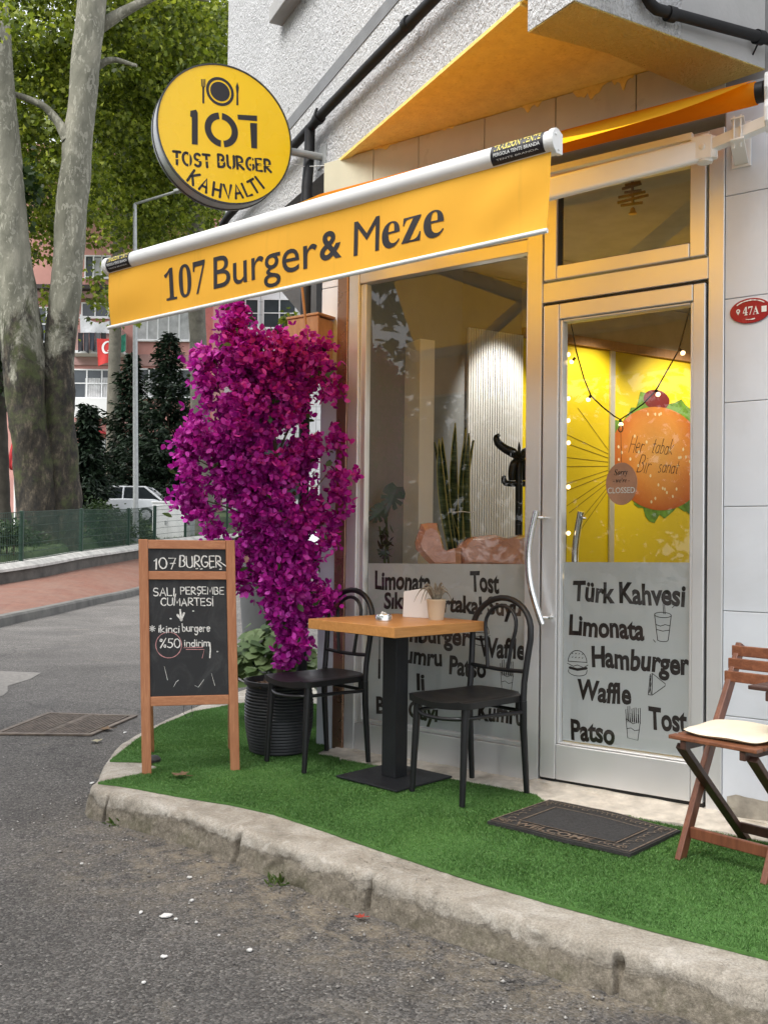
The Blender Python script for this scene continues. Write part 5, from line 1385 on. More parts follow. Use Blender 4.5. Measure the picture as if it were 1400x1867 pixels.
def make_turf(name, label, poly, seed, n_d):
    rg = np.random.default_rng(seed); poly = [(1.068 * a + .228 * b, 1.17 * b) for a, b in poly]
    T_ = lambda a, b, z: GO + FS * a + FN * b + UZ * z
    xs = [p[0] for p in poly]; ys = [p[1] for p in poly]
    t = thing(name, label, 'artificial turf', T_(sum(xs) / len(xs), sum(ys) / len(ys), 0)); TI = t.matrix_world.inverted()
    def zz(a, b): return .008 + .004 * vnoise(a, b, 31, 2.3) + .003 * vnoise(a, b, 32, 6)
    from mathutils.geometry import tessellate_polygon
    up_ = [TI @ Vector(T_(a, b, .006)) for a, b in poly]; k_ = len(up_)
    tris = [tuple(t) for t in tessellate_polygon([[Vector((p.x, p.y, 0)) for p in up_]])]
    mb = MB(); mb.add(up_ + [p - Vector((0, 0, .009)) for p in up_], tris + [(i, (i + 1) % k_, k_ + (i + 1) % k_, k_ + i) for i in range(k_)]); mb.build('backing', M['turfbase'], t)
    x0, x1, y0, y1 = min(xs), min(max(xs), 1.9), min(ys), max(ys)
    n = int((x1 - x0) * (y1 - y0) * n_d)
    a = rg.uniform(x0, x1, n); b = rg.uniform(y0, y1, n); m = inside(a, b, poly); a, b = a[m], b[m]; n = len(a)
    h = rg.uniform(.005, .0105, n) * (1 + .25 * vnoise(a, b, 35, 5)); an = rg.uniform(0, 2 * np.pi, n); ln = rg.uniform(.2, 1.0, n) * h
    la = an + rg.uniform(-1.2, 1.2, n) + 1.2 * vnoise(a, b, 36, 3)
    w = rg.uniform(.0009, .0016, n)
    base = GO[None] + a[:, None] * FS + b[:, None] * FN; base[:, 2] = .005
    tx_ = np.stack([np.cos(an), np.sin(an), 0 * an], 1); lean = np.stack([np.cos(la), np.sin(la), 0 * an], 1)
    V = np.empty((n, 4, 3)); V[:, 0] = base - tx_ * w[:, None]; V[:, 1] = base + tx_ * w[:, None]
    mid = base + lean * (ln * .35)[:, None] + np.array([0, 0, 1.0]) * (h * .65)[:, None]; V[:, 2] = mid + tx_ * (w * .8)[:, None]
    V[:, 3] = base + lean * ln[:, None] + np.array([0, 0, 1.0]) * h[:, None]
    V = V.reshape(-1, 3) - np.array(t.matrix_world.translation)
    i4 = np.arange(n) * 4; Fq = np.stack([i4, i4 + 1, i4 + 2, i4 + 3], 1)
    g = fast_mesh('turf_pile', V, Fq, M['turf'], t); g['kind'] = 'stuff'
make_turf('turf_carpet', 'green artificial turf carpet along the kerb under the table', turf_front, 41, 85000)
make_turf('turf_carpet', 'smaller green turf piece behind the chalkboard at the corner', turf_back, 42, 70000)

# ------------------------------------------------------------------ plants: leaf clouds
LEAF5 = np.array([(0, 0), (.20, .12), (.48, .10), (.36, .34), (.52, .62), (.24, .60), (0, 1.0), (-.24, .60), (-.52, .62), (-.36, .34), (-.48, .10), (-.20, .12)])
OVAL = np.array([(0, 0), (.22, .22), (.28, .5), (.16, .82), (0, 1.0), (-.16, .82), (-.28, .5), (-.22, .22)])
ROUND = np.array([(0, .05)] + [(.5 * math.sin(2 * math.pi * k / 12) * (1 + .06 * (-1) ** k), .5 - .5 * math.cos(2 * math.pi * k / 12) * (1 + .06 * (-1) ** k)) for k in range(1, 12)])
def unit(v): return v / np.maximum(1e-9, np.linalg.norm(v, axis=-1, keepdims=True))
def leaves(P, D, Nm, size, tmpl, fold=.25, curl=.15):
    """one bent leaf per point: base P, direction D, face normal Nm"""
    n, k = len(P), len(tmpl)
    D = unit(D); X = unit(np.cross(D, Nm)); Z = np.cross(X, D)
    u, v = tmpl[:, 0], tmpl[:, 1]
    h = fold * np.abs(u) - curl * v * v
    V = P[:, None] + size[:, None, None] * (X[:, None] * u[None, :, None] + D[:, None] * v[None, :, None] + Z[:, None] * h[None, :, None])
    return V.reshape(-1, 3), np.arange(n * k).reshape(n, k)
def crown_points(rg, ells, n_clump, per, spread, shell=.55, hole=0.0):
    """clumps scattered through ellipsoids; leaves round each clump, hanging a little"""
    out_p, out_c = [], []
    w = np.array([e[1][0] * e[1][1] * e[1][2] for e in ells]); w = w / w.sum()
    for (c, r), ww in zip(ells, w):
        m = max(4, int(n_clump * ww))
        d = unit(rg.normal(size=(m, 3))); rad = shell + (1 - shell) * rg.random((m, 1)) ** .6; rad[rg.random(m) < .3] *= .6
        cc = np.array(c) + d * rad * np.array(r)
        p = np.repeat(cc, per, 0) + rg.normal(size=(m * per, 3)) * np.array([1, 1, .55]) * spread * rg.uniform(.6, 1.3, (m, 1)).repeat(per, 0)
        out_p.append(p); out_c.append(np.repeat(cc, per, 0))
    return np.concatenate(out_p), np.concatenate(out_c)
def leaf_mesh(name, rg, P, Cn, size, tmpl, mt, parent, droop=.7, M_inv=None, mats=None, **kw):
    n = len(P)
    D = unit(P - Cn + rg.normal(size=(n, 3)) * .25 * np.abs(P - Cn).mean()) + np.array([0, 0, -droop]) + rg.normal(size=(n, 3)) * .5
    Nm = np.array([0, 0, 1.0]) + rg.normal(size=(n, 3)) * .65
    V, F = leaves(P, D, Nm, size * rg.uniform(.65, 1.25, n), tmpl, **kw)
    if M_inv is not None: V = V - np.array(M_inv)
    return fast_mesh(name, V, F, mt, parent)
def stem(mb, pts, ws, seg=22, per=10, rough=.05, seed=1, flute=.0):
    """a trunk or limb: smooth path, tapering, knobbly"""
    C_ = catmull([np.array(p) for p in pts], per); W_ = np.interp(np.linspace(0, 1, len(C_)), np.linspace(0, 1, len(ws)), ws) / 2
    n = len(C_); vs, fs = [], []
    T = np.gradient(C_, axis=0); T = unit(T); u = unit(np.cross(T, np.array([[0.13, 1, 0.02]]))); w = np.cross(T, u)
    an = np.linspace(0, 2 * np.pi, seg, endpoint=False)
    ln = np.concatenate([[0], np.cumsum(np.linalg.norm(np.diff(C_, axis=0), axis=1))])
    rr = W_[:, None] * (1 + rough * (vnoise(np.cos(an)[None] * 1.5 + 40 + ln[:, None] * .15, np.sin(an)[None] * 1.5 + 40 + ln[:, None] * .9, seed, 1.3) * 1.2 + vnoise(np.cos(an)[None] * 2 + 60, np.sin(an)[None] * 2 + 40 + ln[:, None] * 1.8, seed + 5, 2.6) * .6) + flute * np.cos(an * 5 + seed)[None] * np.exp(-ln / 2.0)[:, None])
    V = C_[:, None] + u[:, None] * (rr * np.cos(an)[None])[..., None] + w[:, None] * (rr * np.sin(an)[None])[..., None]
    b = len(mb.v); mb.v += [tuple(p) for p in V.reshape(-1, 3)]
    for i in range(n - 1):
        for k in range(seg):
            q = (i * seg + k, i * seg + (k + 1) % seg, (i + 1) * seg + (k + 1) % seg, (i + 1) * seg + k); mb.f.append(tuple(b + x for x in q)); mb.mi.append(0)
    mb.f.append(tuple(b + (n - 1) * seg + k for k in range(seg))); mb.mi.append(0)
def mpp(Y): return Y * KD / FPX                              # metres per photo pixel at depth Y
def ground(Y): return .62 + (Y - 17) * .085                  # the park rises gently away from the road

# ------------------------------------------------------------------ bougainvillea in its pot
PB = SG(-1.42, .08, 0)
bg = thing('potted_bougainvillea', 'tall magenta bougainvillea in a ribbed black pot at the shop corner', 'potted plant', PB)
prof_ = [(.0, .0), (.128, .0), (.134, .01)]
for k in range(22): z = .015 + .335 * k / 21; r_ = .135 + .045 * math.sin(math.pi * (.12 + .62 * k / 21)); prof_ += [(r_ - .003, z), (r_ + .002, z + .005), (r_ + .002, z + .010)]
prof_ += [(.178, .362), (.184, .366), (.184, .386), (.174, .388), (.168, .35)]
mb = MB(); mb.lathe(prof_, 56, caps=False); mb.build('pot', M['terracotta'], bg, smooth=35)
mb = MB(); mb.lathe([(0, .362), (.06, .366), (.17, .355)], 32, caps=False); mb.build('soil', M['soil'], bg)
rg = np.random.default_rng(5)
V, F = leaves(np.stack([rg.normal(0, .07, 160), rg.normal(0, .07, 160), np.full(160, .367)], 1), unit(rg.normal(size=(160, 3)) * np.array([1, 1, .2])), rg.normal(size=(160, 3)) + np.array([0, 0, 1]), rg.uniform(.015, .035, 160), OVAL)
fast_mesh('wood_chips', V, F, M['soil'], bg)['kind'] = 'stuff'
shape = [(548, 428, 26), (575, 440, 56), (600, 470, 100), (650, 486, 196), (700, 490, 208), (750, 497, 210), (800, 486, 240), (850, 490, 240), (900, 496, 232), (950, 508, 196), (1000, 520, 150), (1050, 525, 140), (1100, 530, 118), (1130, 533, 84), (1160, 533, 52), (1196, 537, 28)]
ys_, cs_, ws_ = (np.array(q, float) for q in zip(*shape))
Yb = 4.03
def bush_c(y): return at(float(np.interp(y, ys_, cs_)), float(y), Yb)
cl = []
def gap_field(c): return float(vnoise(np.array([c[0] * 1.0 + 7 + c[1] * .6]), np.array([c[2] + 3 + c[1] * .4]), 71, 6.5)[0])
while len(cl) < 760:
    y = rg.uniform(552, 1192); w = np.interp(y, ys_, ws_)
    if rg.random() > w / 290 + .05: continue
    r_ = max(.012, w / 2 * mpp(Yb) - .068); an = rg.uniform(0, 2 * np.pi); f = rg.random() ** .42
    bump_ = 1 + .10 * math.sin(3 * an + y * .035) + .07 * math.sin(5 * an - y * .05)
    c = bush_c(y) + np.array([math.cos(an) * r_ * f * bump_ - .012, math.sin(an) * r_ * .85 * f * bump_, 0])
    q = c - FO
    if q @ FS > -1.27 * SX and q @ FN < .05: continue
    if q @ FN < -.25: continue
    if y < 1030 and gap_field(c) < -.21 + .22 * (f < .6): continue
    cl.append((c, unit(np.array([math.cos(an), math.sin(an), rg.normal() * .5 + .1]))))
# hanging sprays that stick out to the left
for (px, py) in ((372, 660), (362, 655), (380, 700), (385, 735), (345, 800), (334, 806), (338, 835), (348, 850), (360, 812), (340, 890), (334, 912), (350, 905), (365, 920), (588, 1085), (598, 1092), (585, 1105), (604, 1085), (537, 1185), (530, 1192), (585, 640), (578, 655), (428, 572), (433, 560), (424, 585), (440, 590), (366, 648), (372, 700), (366, 770), (352, 780), (345, 870), (372, 935), (390, 965), (420, 1000), (438, 1040), (448, 1075), (620, 870), (618, 900), (612, 800), (608, 950), (596, 990), (606, 720), (598, 680), (380, 820), (395, 640), (410, 610), (560, 620), (520, 1205), (545, 1170)):
    for k in range(3): cl.append((at(px + rg.normal() * 5, py + rg.normal() * 5, Yb + rg.normal() * .05), unit(rg.normal(size=3) + np.array([-.3, -.4, 0]))))
CC = np.array([c for c, d in cl]); CD = np.array([d for c, d in cl])
per = 13
bP = np.repeat(CC, per, 0) + rg.normal(size=(len(CC) * per, 3)) * .028
bD = unit(np.repeat(CD, per, 0) + rg.normal(size=bP.shape) * .75)
# three bracts to each flower
petal = np.array([(0, 0), (.26, .22), (.36, .48), (.22, .80), (0, 1.0), (-.22, .80), (-.36, .48), (-.26, .22)])
Vs, Fs, off_ = [], [], 0
e1 = unit(np.cross(bD, rg.normal(size=bD.shape))); e2 = np.cross(bD, e1)
for k in range(3):
    a = 2 * np.pi * k / 3 + rg.uniform(-.3, .3, len(bD)); rd = e1 * np.cos(a)[:, None] + e2 * np.sin(a)[:, None]
    op = rg.uniform(.35, 1.1, len(bD))[:, None]
    V, F = leaves(bP, bD + rd * op, rd - bD * .3, rg.uniform(.026, .043, len(bD)), petal, fold=.35, curl=-.18)
    Vs.append(V); Fs.append(F + off_); off_ += len(V)
fast_mesh('blossoms', np.concatenate(Vs) - PB, np.concatenate(Fs), M['bract'], bg)
ii = rg.choice(len(CC), 170, replace=False)
lp = np.repeat(CC[ii], 2, 0) + rg.normal(size=(340, 3)) * .05
V, F = leaves(lp, rg.normal(size=lp.shape) + np.array([0, -.4, -.3]), rg.normal(size=lp.shape) + np.array([0, -.6, .6]), rg.uniform(.03, .055, len(lp)), OVAL)
fast_mesh('leaves', V - PB, F, M['bougleaf'], bg)
tw = MB()
stem(tw, [PB + (0, 0, .34), PB + (.01, -.02, .52), at(531, 1120, Yb + .02), at(525, 1010, Yb), at(510, 880, Yb), at(495, 760, Yb), at(480, 650, Yb), at(440, 590, Yb)], [.040, .036, .034, .028, .024, .018, .012, .006], 12, 8, .08, 3)
for j, (px, py, y0) in enumerate(((345, 830, 960), (350, 905, 1000), (600, 860, 1000), (585, 690, 860), (380, 690, 880), (590, 1090, 1130), (610, 940, 1040), (430, 620, 760))):
    a = bush_c(y0) + (0, .02, 0); b = at(px, py, Yb - .02 * (j % 3)); stem(tw, [a, a * .5 + b * .5 + (0, 0, .05), b], [.014, .010, .004], 8, 5, .05, j)
tw.build('trunk', M['twig'], bg, smooth=60, M=Matrix.Translation(-Vector(PB)))

# ------------------------------------------------------------------ geranium and tall grey planter behind it
PG = np.array(gz(497, 1316, 0))
gp = thing('potted_geranium', 'round-leaved green geranium in a teal pot behind the bougainvillea pot', 'potted plant', PG)
mb = MB(); mb.lathe([(0, 0), (.10, 0), (.135, .22), (.145, .225), (.145, .25), (.135, .25), (.12, .2)], 32, caps=False); mb.build('pot', M['teal'], gp, smooth=35)
mb = MB(); mb.lathe([(0, .22), (.125, .22)], 20, caps=False); mb.build('soil', M['soil'], gp)
gP, gD, gN = [], [], []
for k in range(330):
    a, e = rg.uniform(0, 2 * np.pi), rg.random() ** .6
    p = np.array([math.cos(a) * .27 * e, math.sin(a) * .20 * e - .04, .30 + .25 * (1 - e * e) + rg.normal() * .04]); gP.append(p)
    gD.append([math.cos(a) + rg.normal() * .4, math.sin(a) + rg.normal() * .4, -.25 + rg.normal() * .2]); gN.append([math.cos(a) * .5, math.sin(a) * .5 - .4, .9 + rg.normal() * .3])
V, F = leaves(np.array(gP), np.array(gD), np.array(gN), rg.uniform(.06, .10, len(gP)), ROUND, fold=.12, curl=.25); fast_mesh('leaves', V, F, M['gerleaf'], gp)
mb = MB()
for k in range(26): p = gP[k * 12]; mb.tube([(p[0] * .15, p[1] * .15, .21), (p[0] * .6, p[1] * .6, p[2] * .8), tuple(p)], .004, 6)
mb.build('stems', M['bougleaf'], gp)
fc_ = np.array(at(549, 1173, 4.3)) - PG
V, F = leaves(fc_ + rg.normal(size=(36, 3)) * .016, rg.normal(size=(36, 3)), rg.normal(size=(36, 3)), rg.uniform(.018, .03, 36), OVAL); fast_mesh('flower', V, F, leafy('bract_pink', [(.65, .16, .20), (.80, .30, .32)], .5, .3), gp)
PT = np.array(at(482, 1300, 5.1)); PT[2] = -.02
tp_ = thing('tall_planter', 'tall grey planter with ribbed lower body standing behind the geranium', 'planter', PT)
prf = [(0, 0), (.085, 0)]
for k in range(16): z = .01 + .42 * k / 15; r_ = .088 + .05 * (k / 15) ** .8; prf += [(r_, z), (r_ + .006, z + .010), (r_ + .006, z + .018)]
prf += [(.146, .48), (.165, .70), (.185, .96), (.195, .965), (.195, .985), (.178, .985), (.170, .93)]
mb = MB(); mb.lathe(prf, 48, caps=False); mb.build('planter', M['greypot'], tp_, smooth=40)
mb = MB(); mb.lathe([(0, .94), (.172, .94)], 24, caps=False); mb.build('soil', M['soil'], tp_)
# wooden box on the corner wall
bx = thing('wooden_box', 'pale wooden box fixed to the corner above the bougainvillea', 'box', S(-1.25, .06, 2.05)); BXI = bx.matrix_world.inverted()
def bxp(a, b, c): return tuple(BXI @ Vector(S(-1.235, 0, 2.115) + FS * a + FN * b + UZ * c))
def bxbox(lo, hi, name):
    mb = MB(); v = [bxp(a, b, c) for c in (lo[2], hi[2]) for a, b in ((lo[0], lo[1]), (hi[0], lo[1]), (hi[0], hi[1]), (lo[0], hi[1]))]
    mb.add(v, [(0, 3, 2, 1), (4, 5, 6, 7), (0, 1, 5, 4), (1, 2, 6, 5), (2, 3, 7, 6), (3, 0, 4, 7)]); mb.build(name, M['boxwood'], bx, bevel=.003)
bxbox((-.115, .004, -.165), (.085, .132, .158), 'carcass'); bxbox((-.125, .132, -.17), (.095, .145, .165), 'front_panel'); bxbox((-.13, .0045, .1655), (.10, .150, .180), 'lid')

# ------------------------------------------------------------------ things inside the shop window
def inplant(name, label, p): return thing(name, label, 'potted plant', p)
ps = np.array(at(846, 1080, 4.25 * KB)); ps[2] = ZS(.55)
sn = inplant('snake_plant', 'tall striped snake plant standing inside the shop window', ps)
snm, nt, b = new_mat('snake_leaf'); oc = mapping(nt, objc(nt), (3, 3, 30)); c = ramp(nt, noise(nt, oc, 2.0, 5, .6, .8), [(.38, (.018, .035, .015)), (.55, (.06, .095, .04)), (.72, (.17, .20, .10))]); nt.links.new(c, b.inputs['Base Color']); b.inputs['Roughness'].default_value = .4
edge_y = plain('snake_leaf_edge', (.38, .36, .10), .5)
mb, me_ = MB(), MB()
tips = [(800, 800), (806, 797), (830, 771), (850, 780), (864, 803), (793, 806), (855, 790)]
for k, (px, py) in enumerate(tips):
    tip = np.array(at(px, py, (4.25 + .03 * (k % 3)) * KB)); base = np.array(at(842 + (k - 3) * 5, 1030, (4.25 + .03 * (k % 3)) * KB))
    wv = np.array([math.cos(.5 * k - .6), math.sin(.5 * k - .6), 0]); rows, L1, L2 = [], [], []
    for i in range(15):
        t = i / 14; c = base * (1 - t) + tip * t + np.array([-.02 * math.sin(math.pi * t), 0, 0]); hw = .026 * (.55 + .8 * t * (1.35 - t) * 1.3) * (1 - t ** 5) + .0005
        nn = np.array([-wv[1], wv[0], 0]) * .012; rows.append([c - wv * hw, c + nn, c + wv * hw]); L1.append(c - wv * hw); L2.append(c + wv * hw)
    mb.grid(rows); me_.tube(L1, .0028, 5); me_.tube(L2, .0028, 5)
SI = Matrix.Translation(-Vector(ps))
mb.build('leaves', snm, sn, smooth=70, M=SI); me_.build('leaf_edges', edge_y, sn, M=SI)
mb = MB(); q = np.array(at(845, 934, 4.24 * KB)); mb.tube([q + np.array([.062 * math.cos(2 * math.pi * k / 20), .05 * math.sin(2 * math.pi * k / 20), .002 * math.sin(k)]) for k in range(20)], .003, 6, closed=True); mb.build('tie', M['whitepaint'], sn, M=SI)
mb = MB(); mb.lathe([(0, 0), (.09, 0), (.12, .2), (.11, .2)], 28, c=(0, 0, -.02), caps=False); mb.build('pot', M['greypot'], sn, smooth=40)
pm = np.array(at(715, 1060, 4.02 * KB)); pm[2] = ZS(.7)
mo = inplant('monstera', 'dark split-leaved monstera by the white pillar inside the window', pm); MO = Matrix.Translation(-Vector(pm))
mb = MB()
def monleaf(cpx, cpy, sc, rot):
    out = [(0, -.5), (.28, -.62), (.5, -.35), (.55, 0), (.22, .04), (.54, .12), (.48, .32), (.2, .18), (.42, .45), (.30, .60), (.10, .34), (.16, .72), (0, .95), (-.14, .72), (-.10, .36), (-.30, .62), (-.44, .42), (-.2, .2), (-.52, .28), (-.56, .08), (-.2, .02), (-.56, -.08), (-.5, -.36), (-.28, -.62)]
    o = np.array(at(cpx, cpy, 4.02 * KB)); pts = []
    for x, y in out: a = x * math.cos(rot) - y * math.sin(rot); b_ = x * math.sin(rot) + y * math.cos(rot); pts.append(o + np.array([a * sc, .15 * abs(x) * sc + .1 * a * sc, b_ * sc]))
    mb.add(pts, [tuple(range(len(pts)))])
monleaf(716, 905, .115, 2.75); monleaf(690, 935, .09, 2.2); monleaf(700, 1010, .05, 1.0)
mlm = plain('monstera_leaf', (.018, .045, .014), .35, var=.3, vs=8); mb.build('leaf', mlm, mo, M=MO, fix=False)
mb = MB(); mb.tube([pm, np.array(at(706, 990, 4.04 * KB)), np.array(at(704, 930, 4.05 * KB))], .006, 8); mb.tube([pm, np.array(at(692, 960, 4.05 * KB))], .005, 8); mb.build('stem', M['bougleaf'], mo, M=MO)
mb = MB(); mb.lathe([(0, 0), (.06, 0), (.08, .13), (.07, .13)], 24, c=(0, 0, -.03), caps=False); mb.build('pot', M['greypot'], mo, smooth=40)
rg2 = np.random.default_rng(77); q = np.array(at(703, 985, 3.96 * KB)); qb = q.copy(); qb[2] -= .18
sp_ = inplant('small_houseplant', 'small spiky houseplant at the left edge of the shop window', qb)
V, F = leaves(np.repeat(q[None], 46, 0) + rg2.normal(size=(46, 3)) * np.array([.012, .012, .03]), rg2.normal(size=(46, 3)) + np.array([0, 0, .3]), rg2.normal(size=(46, 3)), rg2.uniform(.03, .06, 46), OVAL * np.array([.5, 1])); fast_mesh('leaves', V - qb, F, M['leafdark'], sp_)
mb = MB(); mb.tube([(0, 0, -.1), (0, 0, .19)], .004, 6); mb.build('stem', M['bougleaf'], sp_); mb = MB(); mb.lathe([(0, -.25), (.04, -.25), (.05, -.12), (.045, -.12)], 20, caps=False); mb.build('pot', M['greypot'], sp_, smooth=40)
# coat stand
pc = np.array(at(946, 1060, 4.45 * KB)); pc[2] = ZS(.0)
cs0 = thing('coat_stand', 'black coat stand with curled hooks inside the shop window', 'coat stand', pc); CI = Matrix.Translation(-Vector(pc))
CB = 4.45 * KB
mb = MB(); mb.tube([pc + (0, 0, .05), np.array(at(946, 880, CB)), np.array(at(946, 845, CB))], [.022, .022, .022], 14); mb.tube([np.array(at(946, y, CB)) for y in (845, 838, 832, 826, 818, 806)], [.022, .012, .020, .008, .010, .002], 14); mb.build('post', M['black_plastic'], cs0, smooth=50, M=CI)
def hook(pts, rr, sx=1, dy=0): 
    mb = MB(); C_ = catmull([np.array(at(946 + sx * (p[0] - 946), p[1], CB + dy * abs(p[0] - 946) / 50)) for p in pts], 8); mb.tube([tuple(p) for p in C_], list(np.interp(np.linspace(0, 1, len(C_)), np.linspace(0, 1, len(rr)), rr)), 10); mb.build('hook', M['black_plastic'], cs0, smooth=60, M=CI)
for sx, dy in ((1, .0), (-1, .1)):
    hook([(946, 838), (935, 826), (920, 818), (908, 808), (905, 798), (910, 792)], [.014, .03, .026, .024, .020, .010], sx, dy); hook([(946, 838), (938, 846), (934, 862), (934, 876)], [.02, .03, .028, .022], sx, dy)
    hook([(946, 880), (940, 882), (930, 882), (921, 880), (918, 872), (920, 867)], [.018, .018, .018, .018, .016, .008], sx, dy)
mb = MB()
for k in range(4): a = k * math.pi / 2 + .4; mb.tube([pc + (0, 0, .12), pc + np.array([.16 * math.cos(a), .16 * math.sin(a), .08]), pc + np.array([.24 * math.cos(a), .24 * math.sin(a), .012])], .016, 8)
mb.build('foot', M['black_plastic'], cs0, smooth=50, M=CI)
# wrapped bouquets lying on the sill behind the film
wrapm, nt, b = new_mat('salmon_wrapping_paper'); nt.links.new(ramp(nt, noise(nt, objc(nt), 9, 4), [(.3, (.55, .25, .17)), (.7, (.72, .38, .28))]), b.inputs['Base Color']); b.inputs['Roughness'].default_value = .22; b.inputs['Coat Weight'].default_value = .8; b.inputs['Coat Roughness'].default_value = .05
bump(nt, b, noise(nt, objc(nt), 16, 5, .6, 1.5), .6, .02)
def crumple(name, label, pts, Y, thick, seed):
    rgc = np.random.default_rng(seed); n = len(pts); c = np.mean([at(x, y, Y) for x, y in pts], 0)
    mb = MB(); rows = []
    for o, k in ((-.5, .72), (-.28, .95), (0, 1.0), (.28, .95), (.5, .7)):
        ctr = np.mean(pts, 0); rows.append([np.array(at(ctr[0] + (x - ctr[0]) * k + rgc.normal() * 1.3, ctr[1] + (y - ctr[1]) * k + rgc.normal() * 1.3, Y)) + np.array([0, o * thick, 0]) for x, y in pts])
        rows[-1].append(rows[-1][0])
    mb.grid(rows); mb.f.append(tuple(range(len(mb.v) - n - 1, len(mb.v) - 1))); mb.mi.append(0); mb.f.append(tuple(range(n))); mb.mi.append(0)
    o = mb.build(name, wrapm, smooth=28); tag(o, label, 'wrapped bouquet'); return o
Yw = 4.02 * KB
crumple('paper_wrapped_bouquet', 'salmon paper wrapped bouquet lying sideways with rounded body on the sill', [(836, 1040), (826, 1012), (836, 992), (850, 980), (870, 976), (900, 975), (925, 981), (945, 976), (962, 978), (966, 1040)], Yw + .02, .16, 3)
crumple('paper_wrapped_bouquet', 'flared open end of salmon wrapping paper standing on the window sill', [(792, 1040), (776, 1022), (757, 1002), (756, 990), (766, 954), (780, 952), (797, 954), (802, 975), (809, 1003), (822, 1010), (842, 1000), (842, 1040)], Yw - .05, .12, 5)
mb = MB(); fbox(mb, -.96, -.11, -.34, -.06, .90, .93); mb.build('window_shelf', M['greywall'], shop)

# string lights round the inside of the door
stl = thing('string_lights', 'string of small warm bulbs hanging inside the glass door', 'string lights', S(.3, -.07, 1.8)); TI_ = stl.matrix_world.inverted()
def dr(px, py, n=-.075):
    s_, z_ = on_f(px, py, n); return FO + FS * s_ + FN * n + UZ * z_
swag = [(1040, 588), (1050, 640), (1064, 690), (1077, 722), (1098, 742), (1118, 758), (1130, 765), (1150, 752), (1172, 736), (1195, 712), (1213, 680), (1236, 640), (1247, 600), (1260, 550)]
side = [(1024, 588), (1023, 640), (1025, 700), (1024, 760), (1026, 820), (1025, 890), (1027, 960), (1026, 1024)]
wr = MB(); wr.tube([dr(*p) for p in swag], .0032, 6); wr.tube([dr(p[0] + 4, p[1]) for p in side], .0042, 6); wr.build('wire', M['black_pipe'], stl, M=TI_)
bulbm, nt, b = new_mat('glowing_bulb'); b.inputs['Base Color'].default_value = (.9, .75, .5, 1); b.inputs['Emission Color'].default_value = (1, .72, .38, 1); b.inputs['Emission Strength'].default_value = 2.2; b.inputs['Roughness'].default_value = .3
bl = [(1048, 652, -6, 7), (1077, 720, -3, 5), (1130, 764, 1, 7), (1195, 710, 4, 9), (1238, 636, 4, 5), (1027, 645, 6, 1), (1027, 725, 5, 1), (1027, 764, 3, 1), (1027, 806, 7, 1), (1027, 886, 5, 1), (1027, 970, 4, 1), (1259, 592, 3, 0), (1030, 1048, 3, 1)]
for px, py, dx, dy in bl:
    a, c = dr(px, py), dr(px + dx, py + dy); d = (c - a) / np.linalg.norm(c - a)
    mb = MB(); mb.tube([a, a + d * .016], [.0055, .0065], 10); bq_ = mb.build('socket', M['black_pipe'], stl, M=TI_)
    mb = MB(); mb.tube([a + d * (.016 + .020 * t) for t in np.linspace(0, 1, 7)], [.005, .0085, .0105, .0112, .0100, .0066, .001], 12); mb.build('bulb', bulbm, stl, M=TI_, smooth=60)
# oval sign hanging behind the door glass
os_ = thing('oval_hanging_sign', 'small oval wooden sign hanging by a cord behind the door glass', 'sign', S(.307, -.06, 1.38)); OI = os_.matrix_world.inverted()
oc_ = dr(1132, 882, -.062); ou, ov = FS, UZ
ow_, oh_ = .074, .096
mb = MB(); mb.prism([oc_ + ou * ow_ * math.cos(2 * math.pi * k / 40) + ov * oh_ * math.sin(2 * math.pi * k / 40) for k in range(40)], tuple(-FN * .005)); mb.build('board', plain('pinkish_wood', (.50, .27, .18), .6, var=.15, vs=9), os_, M=OI, bevel=.001)
fr = (oc_ + FN * .0012, ou, ov)
mb = MB(); put(mb, fit_text('𝑺𝒐𝒓𝒓𝒚', -.034, .030, .040, .026), fr); put(mb, fit_text('𝒘𝒆\'𝒓𝒆', -.026, .026, .006, .020), fr); put(mb, strokes2d([[(-.040, .012), (-.031, .012)], [(.031, .012), (.040, .012)]], .0018), fr); mb.build('script_lettering', M['ink'], os_, M=OI, fix=False)
mb = MB(); put(mb, fit_text('CLOSSED', -.064, .064, -.042, .026, bold=.01), fr); mb.build('white_lettering', M['whitepaint'], os_, M=OI, fix=False)
mb = MB(); top_ = dr(1131, 782, -.062); mb.tube([oc_ + ov * oh_, top_], .0012, 6); mb.tube([top_ + FS * .010 * math.cos(2 * math.pi * k / 14) + UZ * .014 * math.sin(2 * math.pi * k / 14) for k in range(14)], .0028, 6, closed=True); mb.build('cord', M['twig'], os_, M=OI)
# tree-shaped ornament with a bell in the transom
orn = thing('hanging_ornament', 'small wooden tree ornament with a bell hanging in the transom window', 'ornament', S(.36, -.07, 2.6)); OR = orn.matrix_world.inverted()
mb = MB()
for k, (y, w) in enumerate(((327, 7), (335, 12), (341, 15), (348, 13), (355, 21), (364, 24), (371, 17))):
    c = dr(1152 + (k % 2) * 2 - 1, y, -.08); mb.beam(c - FS * w * .0030, c + FS * w * .0030 + UZ * .006 * (k % 3 - 1), .008, .011)
mb.beam(dr(1152, 318, -.08), dr(1153, 374, -.08), .010, .010); mb.build('wooden_tree', M['darkwood'], orn, M=OR)
c = dr(1153, 378, -.08); mb = MB(); mb.lathe([(.004, .0), (.010, -.006), (.013, -.02), (.020, -.028), (.018, -.030)], 18, c=tuple(OR @ Vector(c))); mb.build('bell', plain('copper_bell', (.42, .22, .10), .3, metal=.9), orn, smooth=50)
mb = MB(); mb.tube([dr(1152, 318, -.08), dr(1152, 285, -.08)], .001, 5); mb.build('thread', M['twig'], orn, M=OR)

